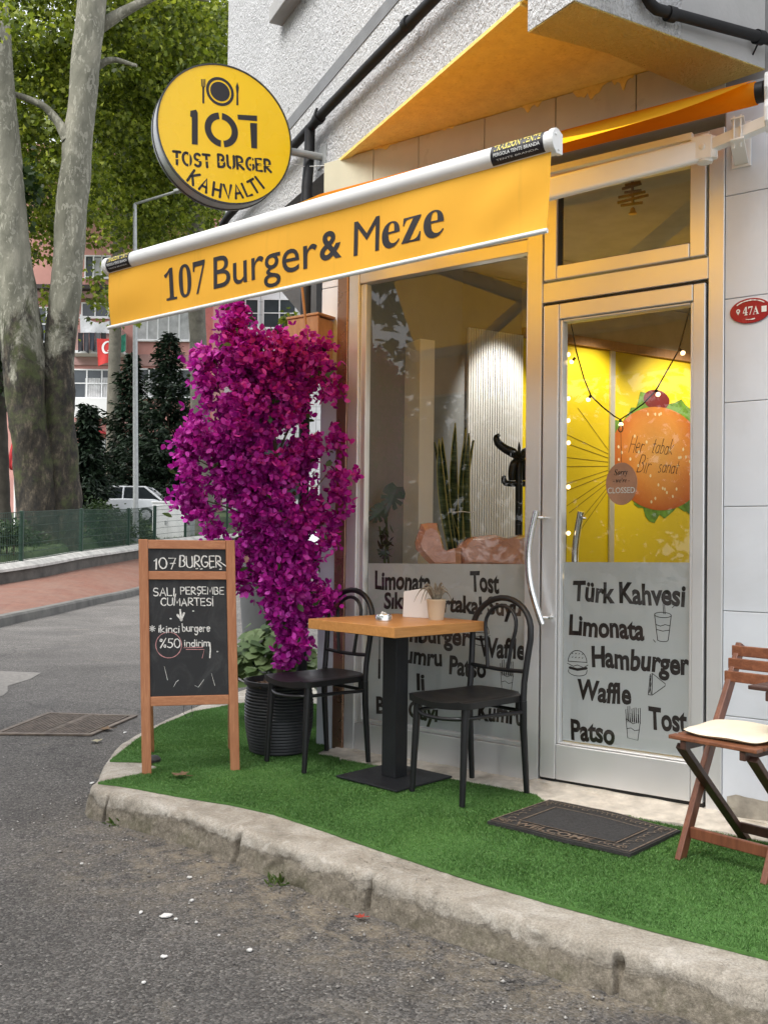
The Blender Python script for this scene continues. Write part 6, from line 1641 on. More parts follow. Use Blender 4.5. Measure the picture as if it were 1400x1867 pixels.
# ------------------------------------------------------------------ across the road: kerb, brick pavement, low wall, lawn
kb = [gz(-160, 1192, -.13), gz(-80, 1164, -.13), gz(0, 1143, -.13), gz(100, 1120, -.13), gz(180, 1101, -.13), gz(250, 1085, -.13)]
kb = [np.array([kb[0][0] + .3, -14.0, -.13]), np.array([kb[0][0] + .2, 2.0, -.13])] + kb + [np.array(at(345, 1056, 24)), np.array(at(440, 1036, 27)), np.array(at(560, 1026, 29))]
kb = catmull(kb, 6)
wl = [(-60, 1074, 15.5), (0, 1066, 16.6), (60, 1056, 17.5), (100, 1048, 18.5), (150, 1037, 19.9), (200, 1028, 21.7), (250, 1019, 23.6), (300, 1008, 25.2), (345, 1002, 26.2), (430, 994, 28), (560, 988, 30)]
wb = [np.array(at(*p)) for p in wl]
wb = catmull([wb[0] + np.array([-.3, -16, -.2]), wb[0] + np.array([-.1, -6, -.1])] + wb, 5)
side_out = lambda C_: unit(np.stack([np.gradient(C_[:, 1]), -np.gradient(C_[:, 0]), 0 * C_[:, 0]], 1))        # towards the road
ko = side_out(kb)
rows = []
top_h = .14
for i in range(len(kb)):
    p, o = kb[i], ko[i]; rows.append([p + o * .02 - (0, 0, .05), p + (0, 0, top_h - .03), p - o * .03 + (0, 0, top_h), p - o * .17 + (0, 0, top_h), p - o * .17 + (0, 0, top_h - .06)])
mb = MB(); mb.grid(rows)
dkerb = plain('dark_far_kerb', (.10, .095, .085), .9, var=.35, vs=2.5, bmp=.6, bs=9, grime=((.20, .19, .16), .6), gs=1.2, src='pos')
tag(mb.build('far_kerb', dkerb), kind='structure')
brick, nt, b = new_mat('red_paving_bricks')
bt = N(nt, 'ShaderNodeTexBrick'); bt.inputs['Scale'].default_value = 4.5; bt.inputs['Color1'].default_value = (.13, .046, .028, 1); bt.inputs['Color2'].default_value = (.19, .078, .046, 1); bt.inputs['Mortar'].default_value = (.12, .08, .06, 1); bt.inputs['Mortar Size'].default_value = .015
nt.links.new(pos(nt), bt.inputs['Vector']); nt.links.new(mixc(nt, ramp(nt, noise(nt, pos(nt), 1.2, 6, .65), [(.4, 0.0), (.7, .5)]), bt.outputs[0], (.17, .115, .085)), b.inputs['Base Color']); b.inputs['Roughness'].default_value = .85
nK = 60
def resample(C_, n):
    l = np.concatenate([[0], np.cumsum(np.linalg.norm(np.diff(C_, axis=0), axis=1))]); t = np.linspace(0, l[-1], n); return np.stack([np.interp(t, l, C_[:, k]) for k in range(3)], 1)
ka, wa = resample(kb - ko * .17 + np.array([0, 0, top_h - .004]), nK), resample(wb, nK)
mb = MB(); mb.grid([[ka[i] * (1 - t) + wa[i] * t for t in (0, .33, .66, 1)] for i in range(nK)]); tag(mb.build('brick_pavement', brick), kind='structure')
wo = side_out(wb)
wH = .26
mb = MB(); mb.grid([[p + o * .02 - (0, 0, .15), p + (0, 0, wH), p - o * .3 + (0, 0, wH)] for p, o in zip(wb, wo)])
lw = thing('low_wall', 'low dark stone wall with a pale grey coping in front of the fenced lawn', 'wall', wb[20]); LWI = Matrix.Translation(-Vector(wb[20]))
mb.build('wall_face', M['darkstone'], lw, M=LWI)
mb = MB(); mb.grid([[p + o * .05 + (0, 0, wH + .003), p + o * .04 + (0, 0, wH + .06), p - o * .10 + (0, 0, wH + .15), p - o * .34 + (0, 0, wH + .17), p - o * .36 + (0, 0, wH)] for p, o in zip(wb, wo)]); mb.build('coping', plain('pale_coping_stone', (.40, .385, .35), .9, var=.3, vs=5, bmp=.6, bs=14, src='pos'), lw, M=LWI)
zc = wH + .13
rows = []
cols = [np.array([-70., wb[0][1], .2]), np.array([-40., wb[0][1], .25])] + [p - o * .34 for p, o in zip(wb, wo)] + [wb[-1] + np.array([8., 3, 0]), wb[-1] + np.array([40., 3, 0])]
def lawn_z(x, Y): return ground(Y / KD)
for c in cols:
    row = []
    for t in (0, .03, .07, .12, .2, .3, .45, .65, 1.0):
        Y = c[1] + (95 - c[1]) * t; z0 = c[2] + zc; z = z0 * (1 - min(1, t / .2)) + max(z0, ground(Y / KD)) * min(1, t / .2)
        row.append((c[0], Y, z if t < .65 else ground(45)))
    rows.append(row)
mb = MB(); mb.grid(rows); lawn = tag(mb.build('lawn', M['lawn'], smooth=80), kind='structure')
rg = np.random.default_rng(19)
def lawn_height(x, y):
    i = np.argsort([abs(c[0] - x) + abs(c[1] - y) * .35 for c in cols])[0]; c = cols[i]; t = (y - c[1]) / (95 - c[1]); z0 = c[2] + zc; k = min(1, max(0, t) / .2); return z0 * (1 - k) + max(z0, ground(y / KD)) * k
from mathutils.bvhtree import BVHTree
bvh = BVHTree.FromPolygons([v.co[:] for v in lawn.data.vertices], [p.vertices[:] for p in lawn.data.polygons])
def on_lawn(x, y):
    h = bvh.ray_cast(Vector((x, y, 30)), Vector((0, 0, -1)))[0]; return h.z if h is not None else ground(y / KD)
n = 13000; gx, gy = rg.uniform(-15, -2, n), rg.uniform(17, 38, n); px_ = CXP + FPX * gx / gy; ok = (px_ > -20) & (px_ < 460); gx, gy = gx[ok], gy[ok]
gzv = np.array([(lambda h: h.z if h is not None else -9)(bvh.ray_cast(Vector((x, y, 30)), Vector((0, 0, -1)))[0]) for x, y in zip(gx, gy)]); ok = gzv > -5
gP = np.stack([gx, gy, gzv], 1)[ok]; n = len(gP)
V, F = leaves(gP, rg.normal(size=(n, 3)) * .45 + np.array([0, 0, 1]), rg.normal(size=(n, 3)), rg.uniform(.05, .11, n), np.array([(-.09, 0), (.09, 0), (.05, .6), (0, 1.0), (-.05, .6)]), fold=0, curl=.3)
tag(fast_mesh('lawn_grass', V, F, M['grass']), kind='stuff')

# ------------------------------------------------------------------ green mesh fence
fe = thing('mesh_fence', 'low green wire mesh fence along the edge of the lawn', 'fence', wb[20])
fline = resample(wb - wo * .22 + np.array([0, 0, wH + .15]), 400); fl_len = np.concatenate([[0], np.cumsum(np.linalg.norm(np.diff(fline, axis=0), axis=1))])
FH = 1.12
def fl_at(l): return np.array([np.interp(l, fl_len, fline[:, k]) for k in range(3)])
def l_of_px(px):
    q = [CXP + FPX * ((p - EYEP) @ RT) / ((p - EYEP) @ FWD) if p[1] > 3 else -9e3 for p in fline]; return float(np.interp(px, q, fl_len))
posts = [l_of_px(q) for q in (-60, 39, 148, 234, 282, 338, 414, 470)]
for l in posts:
    p = fl_at(l); mb = MB(); mb.box((p[0] - .045, p[1] - .03, p[2] - .1), (p[0] + .045, p[1] + .03, p[2] + FH + .03)); mb.build('post', M['fence'], fe, M=LWI, bevel=.006)
for a, c in zip(posts[:-1], posts[1:]):
    mb = MB(); m_ = max(3, int((c - a) / .058))
    for i in range(1, m_):
        p = fl_at(a + (c - a) * i / m_); mb.tube([p, p + (0, 0, FH)], .0058, 4, caps=False)
    for h in (.02, .2, .4, .6, .8, 1.0, FH): mb.tube([fl_at(a + (c - a) * t) + (0, .006, h) for t in np.linspace(0, 1, 5)], .008 if h in (.02, FH) else .006, 4, caps=False)
    mb.build('mesh_panel', M['fence'], fe, M=LWI, fix=False)

# ------------------------------------------------------------------ plane trees
def stem_px(mb, rows, Y, seg=26, per=9, **kw):
    """rows: photo height, centre, width"""
    pts = [np.array(at(c, y, Y)) for y, c, w in rows]; ws = [w * mpp(Y) for y, c, w in rows]; stem(mb, pts, ws, seg, per, **kw); return pts
rgT = np.random.default_rng(101)
Yt = 21.6
b0 = np.array(at(95, 1008, Yt)); b0[2] = on_lawn(b0[0], b0[1]) - .05
t1 = thing('plane_tree', 'big double-stemmed plane tree with mottled bark behind the mesh fence', 'tree', b0); T1 = Matrix.Translation(-Vector(b0))
mb = MB()
stem_px(mb, [(1022, 70, 80), (985, 70, 72), (900, 68, 70), (800, 57, 66), (700, 46, 72), (600, 39, 74), (500, 27, 66), (400, 21, 58), (300, 14, 52), (200, 7, 46), (100, 1, 45), (0, -6, 42), (-150, -22, 34), (-320, -40, 20)], Yt - .2, 34, 9, rough=.09, seed=3, flute=.05)
stem_px(mb, [(1022, 110, 84), (985, 110, 76), (900, 111, 70), (800, 107, 62), (700, 106, 58), (600, 112, 58), (500, 122, 55), (400, 130, 54), (300, 139, 53), (200, 149, 52), (100, 159, 51), (0, 168, 49), (-150, 188, 42), (-320, 214, 24)], Yt + .2, 34, 9, rough=.08, seed=9, flute=.04)
stem_px(mb, [(255, 126, 26), (225, 108, 17), (195, 82, 13), (176, 40, 11), (165, 0, 9), (150, -40, 6)], Yt + .1, 14, 6, rough=.12, seed=4)
for rows in ([(60, 165, 26), (20, 230, 18), (-10, 300, 12), (0, 380, 6)], [(-40, -8, 26), (-90, -80, 16), (-110, -160, 8)], [(-60, 178, 28), (-150, 260, 18), (-200, 350, 9)], [(140, 155, 16), (110, 200, 11), (120, 250, 6)]): stem_px(mb, rows, Yt + .5, 12, 6, rough=.1, seed=6)
mb.build('trunk', M['bark'], t1, M=T1, smooth=70)
def tree_crown(root, rg, ells_px, n_clump, per, spread, size, name='crown', mt='leaf', tmpl=LEAF5, shell=.5, droop=.7):
    ells = [(np.array(at(x, y, Y)), np.array([rx * mpp(Y), ry_d, rz * mpp(Y)])) for (x, y, Y, rx, ry_d, rz) in ells_px]
    P, Cn = crown_points(rg, ells, n_clump, per, spread, shell)
    return leaf_mesh(name, rg, P, Cn, size, tmpl, M[mt], root, M_inv=root.matrix_world.translation, droop=droop)
tree_crown(t1, rgT, [(120, 40, 25.2, 330, 2.6, 250), (270, 200, 28.2, 165, 2.0, 190), (340, 60, 27.8, 130, 2.0, 180), (70, 330, 25.2, 150, 2.0, 150), (10, 40, 19.6, 60, .8, 45), (190, 530, 22.6, 26, .5, 70), (290, 380, 28.2, 120, 1.6, 95), (90, 560, 24.2, 30, .5, 85)], 900, 56, .34, .165)
b1 = np.array(at(370, 978, 30)); b1[2] = on_lawn(b1[0], b1[1]) - .05
t2 = thing('plane_tree', 'slender plane tree rising behind the bougainvillea, beyond the white cabinet', 'tree', b1); T2 = Matrix.Translation(-Vector(b1))
mb = MB(); stem_px(mb, [(985, 377, 44), (950, 375, 36), (850, 371, 33), (700, 364, 32), (560, 360, 31), (430, 356, 28), (300, 350, 25), (180, 345, 22), (60, 350, 16), (-80, 356, 8)], 30, 22, 8, rough=.08, seed=13, flute=.03)
stem_px(mb, [(430, 357, 16), (380, 382, 12), (340, 420, 8)], 30, 10, 5, rough=.1); stem_px(mb, [(300, 350, 15), (230, 318, 11), (170, 290, 6)], 30, 10, 5, rough=.1)
mb.build('trunk', M['barkgrey'], t2, M=T2, smooth=70)
tree_crown(t2, rgT, [(330, 130, 31, 150, 2.6, 220), (370, 340, 31.2, 110, 2.0, 110), (250, 330, 31.6, 120, 2.0, 120)], 360, 54, .42, .19)
tree_crown(t2, rgT, [(545, 600, 30, 20, .3, 22), (530, 585, 30, 14, .3, 14)], 8, 16, .2, .2, name='low_spray')
mb = MB(); stem_px(mb, [(640, 585, 8), (610, 562, 7), (585, 540, 5), (570, 525, 3)], 30, 8, 5); mb.build('low_branch', M['barkgrey'], t2, M=T2)
b2 = np.array(at(215, 930, 37)); b2[2] = on_lawn(b2[0], b2[1]) - .05
t3 = thing('plane_tree', 'farther leafy plane tree filling the gap between the nearer trees', 'tree', b2); T3 = Matrix.Translation(-Vector(b2))
mb = MB(); stem_px(mb, [(930, 205, 26), (700, 208, 22), (500, 214, 20), (300, 222, 17), (100, 230, 12), (-60, 240, 6)], 37, 16, 7, rough=.08, seed=21); mb.build('trunk', M['barkgrey'], t3, M=T3, smooth=70)
tree_crown(t3, rgT, [(200, 250, 36.5, 250, 3.0, 210), (60, 200, 37, 170, 3, 260), (330, 250, 37, 130, 2.5, 200)], 360, 48, .50, .22)
b3 = np.array(at(4, 985, 23)); b3[2] = on_lawn(b3[0], b3[1]) - .05
t4 = thing('plane_tree', 'dark tree trunk at the very left edge behind the double tree', 'tree', b3)
mb = MB(); stem_px(mb, [(990, 6, 38), (900, 2, 32), (750, -4, 30), (600, -8, 30), (400, -16, 28), (200, -30, 24)], 23, 18, 7, rough=.1, seed=31); mb.build('trunk', plain('dark_bark', (.05, .043, .032), .9, var=.4, vs=3, bmp=.8, bs=8), t4, M=Matrix.Translation(-Vector(b3)), smooth=70)  # bark colour darker than on the other trunks
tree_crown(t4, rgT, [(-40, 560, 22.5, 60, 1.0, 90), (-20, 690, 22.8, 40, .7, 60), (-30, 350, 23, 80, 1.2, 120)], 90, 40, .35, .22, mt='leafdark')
# trees beside the road on the viewer's left, mirrored in the shop windows
def street_tree(x, y, h, label, seed, r=2.6):
    rg = np.random.default_rng(seed); t = thing('plane_tree', label, 'tree', (x, y, -.1))
    mb = MB(); stem(mb, [(0, 0, -.1), (.1, .05, 2), (.05, .2, 4), (.3, .3, 6.5), (.3, .2, h)], [.85, .62, .52, .40, .12], 20, 8, rough=.08, seed=seed, flute=.04)
    for a in (.4, 2.2, 4.1, 5.3): stem(mb, [(.2, .2, 4.6 + a * .2), (.2 + 1.2 * math.cos(a), .2 + 1.2 * math.sin(a), 6.2), (.2 + 2.6 * math.cos(a), .2 + 2.6 * math.sin(a), 7)], [.24, .16, .05], 10, 5, rough=.1)
    mb.build('trunk', M['barkgrey'], t, smooth=70)
    P, Cn = crown_points(rg, [((0, 0, 7.0), (r * 1.25, r * 1.25, 2.6)), ((.4, .3, 9.4), (r, r, 2.2)), ((1.2, .6, 5.4), (r * .8, r * .8, 1.2))], 190, 42, .40, .45); leaf_mesh('crown', rg, P, Cn, .27, LEAF5, M['leaf'], t)
street_tree(-8.9, 2.6, 10.5, 'roadside plane tree mirrored in the left shop window', 201)
street_tree(-7.6, -3.6, 11, 'roadside plane tree mirrored behind the snake plant in the window', 202)
street_tree(-4.5, -10.5, 11, 'roadside plane tree standing across the road behind the viewer', 203, 3.0)

def add_reflection_hedge():  # unseen hedge, added to keep pale sky out of the window reflections
    rg = np.random.default_rng(77); t = thing('reflection_hedge', 'added out-of-view hedge that darkens the shop window reflections', 'hedge', (-10.2, -2, -.1)); P, Cn = crown_points(rg, [((0, y, 2.2), (.9, 2.6, 2.6)) for y in (-12, -8, -4, 0, 4, 8)], 560, 40, .42, .3)
    leaf_mesh('foliage', rg, P, Cn, .26, OVAL, M['leafdark'], t, droop=.1)
    for y in (-12, -8, -4, 0, 4, 8): mb = MB(); mb.tube([(0, y, -.2), (0, y, 3)], [.08, .03], 8); mb.build('stem', M['twig'], t)
add_reflection_hedge()

# ------------------------------------------------------------------ conifers and shrubs
def conifer(name, label, px_c, y_top, y_base, half_w, Y, seed, group='dark conifers in front of the pink building'):
    rg = np.random.default_rng(seed); top, base = np.array(at(px_c, y_top, Y)), np.array(at(px_c, y_base, Y)); H = top[2] - base[2]; W = half_w * mpp(Y)
    base[2] = min(base[2], on_lawn(base[0], base[1])); H = top[2] - base[2]
    t = thing(name, label, 'conifer', base, 0, group); mb = MB(); mb.tube([(0, 0, 0), (0, 0, H * .97)], [.10, .012], 8)
    Ps, Ds, Ns = [], [], []
    nb = 330
    for k in range(nb):
        f = (k + rg.random()) / nb; f = f ** 1.15; z = H * (.05 + .93 * f); r_ = (W * (1 - f) ** .8 * (1 + .22 * math.sin(f * 23 + seed)) + .07) * rg.uniform(.45, 1.28); a = k * 2.39996 + rg.uniform(-.4, .4); mb_d = np.array([math.cos(a), math.sin(a), 0])
        dz = lambda u: -.16 * r_ * math.sin(math.pi * u * .8) + .16 * r_ * u * u
        if k % 3 == 0: mb.tube([(0, 0, z), tuple(mb_d * r_ * .5 + (0, 0, z + dz(.5))), tuple(mb_d * r_ + (0, 0, z + dz(1)))], [.014, .010, .003], 4, caps=False)
        q = int(9 + 24 * r_)
        for i in range(q):
            u = .15 + .9 * (i + .5) / q; c = mb_d * r_ * u + np.array([0, 0, z + dz(u)]) + rg.normal(size=3) * .035; side = np.array([-mb_d[1], mb_d[0], 0]) * (1 if i % 2 else -1)
            Ps.append(c); Ds.append(side * rg.uniform(.3, .9) + mb_d * .9 + np.array([0, 0, rg.normal() * .35 - .1])); Ns.append(np.array([rg.normal() * .5, rg.normal() * .5, 1]))
    V, F = leaves(np.array(Ps), np.array(Ds), np.array(Ns), rg.uniform(.20, .42, len(Ps)) * min(1.0, W / 1.1 + .3), np.array([(0, 0), (.14, .25), (.09, .5), (.17, .62), (.05, .8), (0, 1.0), (-.05, .8), (-.17, .62), (-.09, .5), (-.14, .25)]), fold=.3, curl=.2)
    mb.build('trunk', M['twig'], t); fast_mesh('needles', V, F, M['needle'], t)
conifer('conifer', 'tallest dark conifer right of the lamp post in front of the pink building', 304, 602, 925, 84, 33, 301)
conifer('conifer', 'dark conifer left of the lamp post partly behind the tallest one', 236, 640, 925, 68, 34, 302)
conifer('conifer', 'small dark conifer half hidden by the double plane tree trunk', 158, 735, 925, 42, 29, 303)
def shrub(name, label, ells_px, seed, n=60, mt='leafdark', size=.11, cat='shrub', per=40, spread=.16):
    rg = np.random.default_rng(seed); c = np.array(at(*ells_px[0][:3])); c[2] = on_lawn(c[0], c[1]); t = thing(name, label, cat, c)
    ells = [(np.array(at(x, y, Y)), np.array([rx * mpp(Y), ry, rz * mpp(Y)])) for x, y, Y, rx, ry, rz in ells_px]
    P, Cn = crown_points(rg, ells, n, per, spread, .35); leaf_mesh('foliage', rg, P, Cn, size, OVAL, M[mt], t, M_inv=c, droop=.0)
    mb = MB()
    for (e, r) in ells:
        for k in range(3): g = e + np.array([(k - 1) * r[0] * .4, 0, 0]); z0 = on_lawn(g[0], g[1]); mb.tube([tuple(np.array([g[0], g[1], z0]) - c), tuple(g - c)], [.03, .015], 6)
    mb.build('stem', M['twig'], t)
shrub('clipped_hedge', 'clipped green hedge on bare stems at the left edge behind the fence', [(14, 972, 18.5, 30, .45, 20), (-30, 972, 18.0, 30, .45, 20)], 401, 40)
shrub('shrub', 'dark shrub beneath the car just right of the double plane tree', [(190, 945, 24.6, 42, .8, 26), (165, 930, 25, 18, .5, 20), (215, 975, 24.2, 30, .7, 22)], 402, 70)
shrub('dark_hedge', 'low dark hedge running behind the fence left of the lamp post', [(150, 985, 23.6, 40, .4, 16), (205, 978, 24.6, 40, .4, 18), (20, 985, 20.5, 40, .4, 14)], 405, 90, cat='hedge')
shrub('shrub', 'dark shrub at the foot of the lamp post next to the white cabinet', [(238, 962, 26.5, 26, .7, 34), (258, 982, 26.2, 20, .5, 22)], 403, 50)

# ------------------------------------------------------------------ lamp post, white cabinet, parasol
pL = np.array(at(248, 985, 25.5)); pL[2] = on_lawn(pL[0], pL[1]) - .05
lp = thing('lamp_post', 'tall grey lamp post with a bent arm in front of the conifers', 'lamp post', pL); LI = Matrix.Translation(-Vector(pL))
mb = MB(); mb.tube([pL, np.array(at(248, 900, 25.5)), np.array(at(247, 600, 25.5)), np.array(at(246.5, 372, 25.5))], [.095, .088, .076, .058], 16); mb.build('pole', M['grey_metal'], lp, M=LI, smooth=50)
mb = MB(); q = np.array(at(246.5, 372, 25.5)); e_ = np.array(at(322, 349, 25)); mb.tube([q - (0, 0, .06), q, e_], .042, 12); mb.build('arm', M['grey_metal'], lp, M=LI, smooth=50)
mb = MB(); d = (e_ - q) / np.linalg.norm(e_ - q); mb.beam(e_ - d * .05, e_ + d * .6, .22, .10); mb.build('lantern', M['grey_metal'], lp, M=LI, bevel=.02)
mb = MB(); mb.tube([pL, pL + (0, 0, .30)], .12, 14); mb.build('base', M['grey_metal'], lp, M=LI, smooth=40)
cb0, cb1 = np.array(at(277, 1000, 27.5)), np.array(at(347, 1000, 27.5)); ctop = at(300, 917, 27.5)[2]; cz = min(on_lawn(cb0[0], cb0[1]), cb0[2]) - .05
ub = thing('utility_cabinet', 'white utility cabinet with a grey side behind the fence', 'cabinet', ((cb0[0] + cb1[0]) / 2, cb0[1], cz)); UI = ub.matrix_world.inverted()
w_ = cb1[0] - cb0[0]; wd = w_ * .84
mb = MB(); mb.box((cb0[0], cb0[1], cz + .08), (cb0[0] + wd, cb0[1] + .8, ctop)); mb.build('body', M['white_metal'], ub, M=UI, bevel=.01)
mb = MB(); mb.box((cb0[0] + wd + .002, cb0[1] - .02, cz), (cb1[0], cb0[1] + .82, ctop + .02)); mb.build('side_panel', M['grey_metal'], ub, M=UI, bevel=.01)
mb = MB(); mb.box((cb0[0] - .03, cb0[1] - .04, ctop + .002), (cb0[0] + wd - .001, cb0[1] + .8, ctop + .05)); mb.build('lid', M['white_metal'], ub, M=UI, bevel=.01)
mb = MB(); mb.box((cb0[0] + wd * .48, cb0[1] - .006, cz + .15), (cb0[0] + wd * .48 + .012, cb0[1] - .001, ctop - .06)); mb.box((cb0[0] + wd * .40, cb0[1] - .03, cz + .9), (cb0[0] + wd * .43, cb0[1] - .002, cz + 1.05)); mb.build('door_handle', M['grey_metal'], ub, M=UI)
mb = MB(); mb.box((cb0[0] - .02, cb0[1] - .02, cz - .1), (cb0[0] + wd, cb0[1] + .78, cz + .079)); mb.build('plinth', M['capstone'], ub, M=UI)
pu_ = np.array(at(28, 945, 27)); pu_[2] = on_lawn(pu_[0], pu_[1])
um = thing('closed_parasol', 'closed red parasol on a pale pole left of the double plane tree', 'parasol', pu_); UMI = Matrix.Translation(-Vector(pu_))
mb = MB(); mb.tube([pu_, np.array(at(28, 800, 27))], .035, 10); mb.build('pole', M['white_metal'], um, M=UMI)
mb = MB(); prf = []
c0_, c1_ = np.array(at(28, 858, 27)), np.array(at(28, 798, 27)); Hh = c1_[2] - c0_[2]; seg = 24; vs, fs = [], []
for i, (r_, z) in enumerate([(.05, 0), (.13, .02), (.19, .15), (.17, .5), (.11, .8), (.03, 1.0)]):
    for k in range(seg): rr = r_ * (1 + .22 * (k % 2)); a = 2 * math.pi * k / seg + z * .8; vs.append((c0_[0] - pu_[0] + rr * math.cos(a), c0_[1] - pu_[1] + rr * math.sin(a), c0_[2] - pu_[2] + z * Hh))
for i in range(5):
    for k in range(seg): fs.append((i * seg + k, i * seg + (k + 1) % seg, (i + 1) * seg + (k + 1) % seg, (i + 1) * seg + k))
mb.add(vs, fs); mb.build('canopy', plain('red_parasol_cloth', (.42, .025, .03), .8), um, smooth=50)

# ------------------------------------------------------------------ white parked car
wp_ = plain('white_car_paint', (.74, .75, .77), .18, var=.02); wp_.node_tree.nodes['Principled BSDF'].inputs['Coat Weight'].default_value = .6
dg_ = plain('dark_car_glass', (.02, .024, .027), .06, var=.1); tyre = plain('tyre_rubber', (.015, .015, .015), .8); rimm = plain('alloy_rim', (.5, .5, .51), .3, metal=.9)
cx0 = np.array(at(278, 950, 30)); cz0 = at(200, 952, 30)[2]
cx0 = cx0 + np.array([.53, 0, 0])
car = thing('parked_car', 'white parked hatchback half hidden behind the plane tree and shrubs', 'car', (cx0[0] - 2.1, cx0[1] + .9, cz0))
LC, WC, HC = 4.1, 1.72, 1.44
def section(x):
    """half-width, belt height, sill height along the car (x from nose -LC/2 to tail)"""
    t = (x + LC / 2) / LC; end = 1 - max(0, abs(2 * t - 1) - .72) / .28 * .22
    belt = np.interp(t, [0, .04, .12, .30, .60, .92, .98, 1], [.55, .70, .80, .90, .94, .92, .80, .62]); return WC / 2 * end, belt, np.interp(t, [0, .1, .9, 1], [.34, .22, .22, .36])
mb = MB(); rows = []
for x in np.linspace(-LC / 2, LC / 2, 40):
    hw, bl_, sl = section(x); rows.append([(x, -hw * .86, sl), (x, -hw * .97, sl + .10), (x, -hw, (sl + bl_) / 2), (x, -hw * .97, bl_ - .04), (x, -hw * .90, bl_), (x, 0, bl_ + .03), (x, hw * .90, bl_), (x, hw * .97, bl_ - .04), (x, hw, (sl + bl_) / 2), (x, hw * .97, sl + .10), (x, hw * .86, sl), (x, -hw * .86, sl)])
mb.grid(rows); mb.f += [tuple(range(11)), tuple((39) * 12 + k for k in range(11))]; mb.mi += [0, 0]; mb.build('body', wp_, car, smooth=35)
def cabin(name, mt, k, zt, x0, x1, x2, x3, zb=.88):
    mb = MB(); h0, h1 = WC / 2 * .88 * k, WC / 2 * .66 * k
    mb.add([(x0, -h0, zb), (x3, -h0, zb), (x3, h0, zb), (x0, h0, zb), (x1, -h1, zt), (x2, -h1, zt), (x2, h1, zt), (x1, h1, zt)], [(0, 3, 2, 1), (4, 5, 6, 7), (0, 1, 5, 4), (1, 2, 6, 5), (2, 3, 7, 6), (3, 0, 4, 7)]); return mb.build(name, mt, car, bevel=.05, segs=3)
cabin('windows', dg_, 1.0, HC - .04, -1.10, -.35, 1.15, 1.86)
mb = MB(); mb.box((-.42, -WC * .335, HC - .055), (1.22, WC * .335, HC)); mb.build('roof', wp_, car, bevel=.05, segs=3)
for sy in (-1, 1):
    for (xa, xb) in ((-1.12, -.38), (.36, .36), (1.90, 1.18)):
        mb = MB(); mb.beam((xa, sy * WC / 2 * .885, .88), (xb, sy * WC / 2 * .675, HC - .02), .05, .07); mb.build('pillar', wp_, car, bevel=.01)
    mb = MB(); mb.box((-.80, sy * (WC / 2 + .02) - .07, .90), (-.66, sy * (WC / 2 + .02) + .07, 1.02)); mb.build('mirror', wp_, car, bevel=.03)
    for xw in (-1.25, 1.30):
        mb = MB(); mb.tube([(xw, sy * (WC / 2 - .20), .30), (xw, sy * (WC / 2 + .005), .30)], .30, 26); wh = mb.build('wheel', tyre, car, smooth=40, bevel=.02)
        mb = MB(); mb.tube([(xw, sy * (WC / 2 - .0), .30), (xw, sy * (WC / 2 + .012), .30)], .20, 20); mb.build('rim', rimm, wh, smooth=40)
    mb = MB(); mb.box((LC / 2 - .22, sy * WC * .34 - .09, .66), (LC / 2 - .005, sy * WC * .34 + .09, .84)); mb.build('tail_light', M['red'], car, bevel=.03)
    mb = MB(); mb.box((-LC / 2 + .01, sy * WC * .33 - .14, .56), (-LC / 2 + .26, sy * WC * .33 + .14, .70)); mb.build('headlight', plain('headlight_lens', (.6, .62, .64), .08), car, bevel=.04)

# ------------------------------------------------------------------ pink and white buildings at the back
pinkw = plain('pink_stucco', (.52, .26, .225), .85, var=.10, vs=.8, bmp=.3, bs=5, grime=((.30, .17, .15), .5), gs=.4); pinkd = plain('dusty_pink_band', (.40, .24, .22), .85, var=.15, vs=.8)
whw = plain('white_window_frame', (.74, .74, .74), .5, var=.03); wst = plain('white_stucco', (.70, .70, .69), .8, var=.05, vs=.6); dpn = plain('far_window_pane', (.05, .058, .065), .10, var=.3, vs=.5); cur = plain('pale_curtain', (.42, .42, .42), .7, var=.25, vs=2.5)
Yp = 40.0
pk = np.array(at(250, 930, Yp)); pk[2] = ground(Yp)
pb = thing('pink_building', 'pink apartment building with white windows and a laundry balcony beyond the trees', 'building', pk); PKI = Matrix.Translation(-Vector(pk))
def fx(px, py, Y=Yp): return np.array(at(px, py, Y))
def slab(name, x0, y0, x1, y1, mt, f=0.0, dpt=.2, Y=Yp, root=None, inv=None, **kw):
    """a block on the facade from photo corner to photo corner, standing f metres proud"""
    a, c = fx(x0, y0, Y), fx(x1, y1, Y); mb = MB(); mb.box((a[0], a[1] - f, min(a[2], c[2])), (c[0], a[1] - f + dpt, max(a[2], c[2]))); return mb.build(name, mt, root or pb, M=inv or PKI, **kw)
slab('wall', -60, 260, 383, 945, pinkw, 0, 7)
slab('pillar', 372, 300, 384, 945, plain('strong_pink_stucco', (.55, .17, .15), .85), .25, .24)
slab('band', 120, 645, 372, 669, pinkd, .12, .11); slab('band', 60, 534, 215, 548, pinkd, .5, .49)
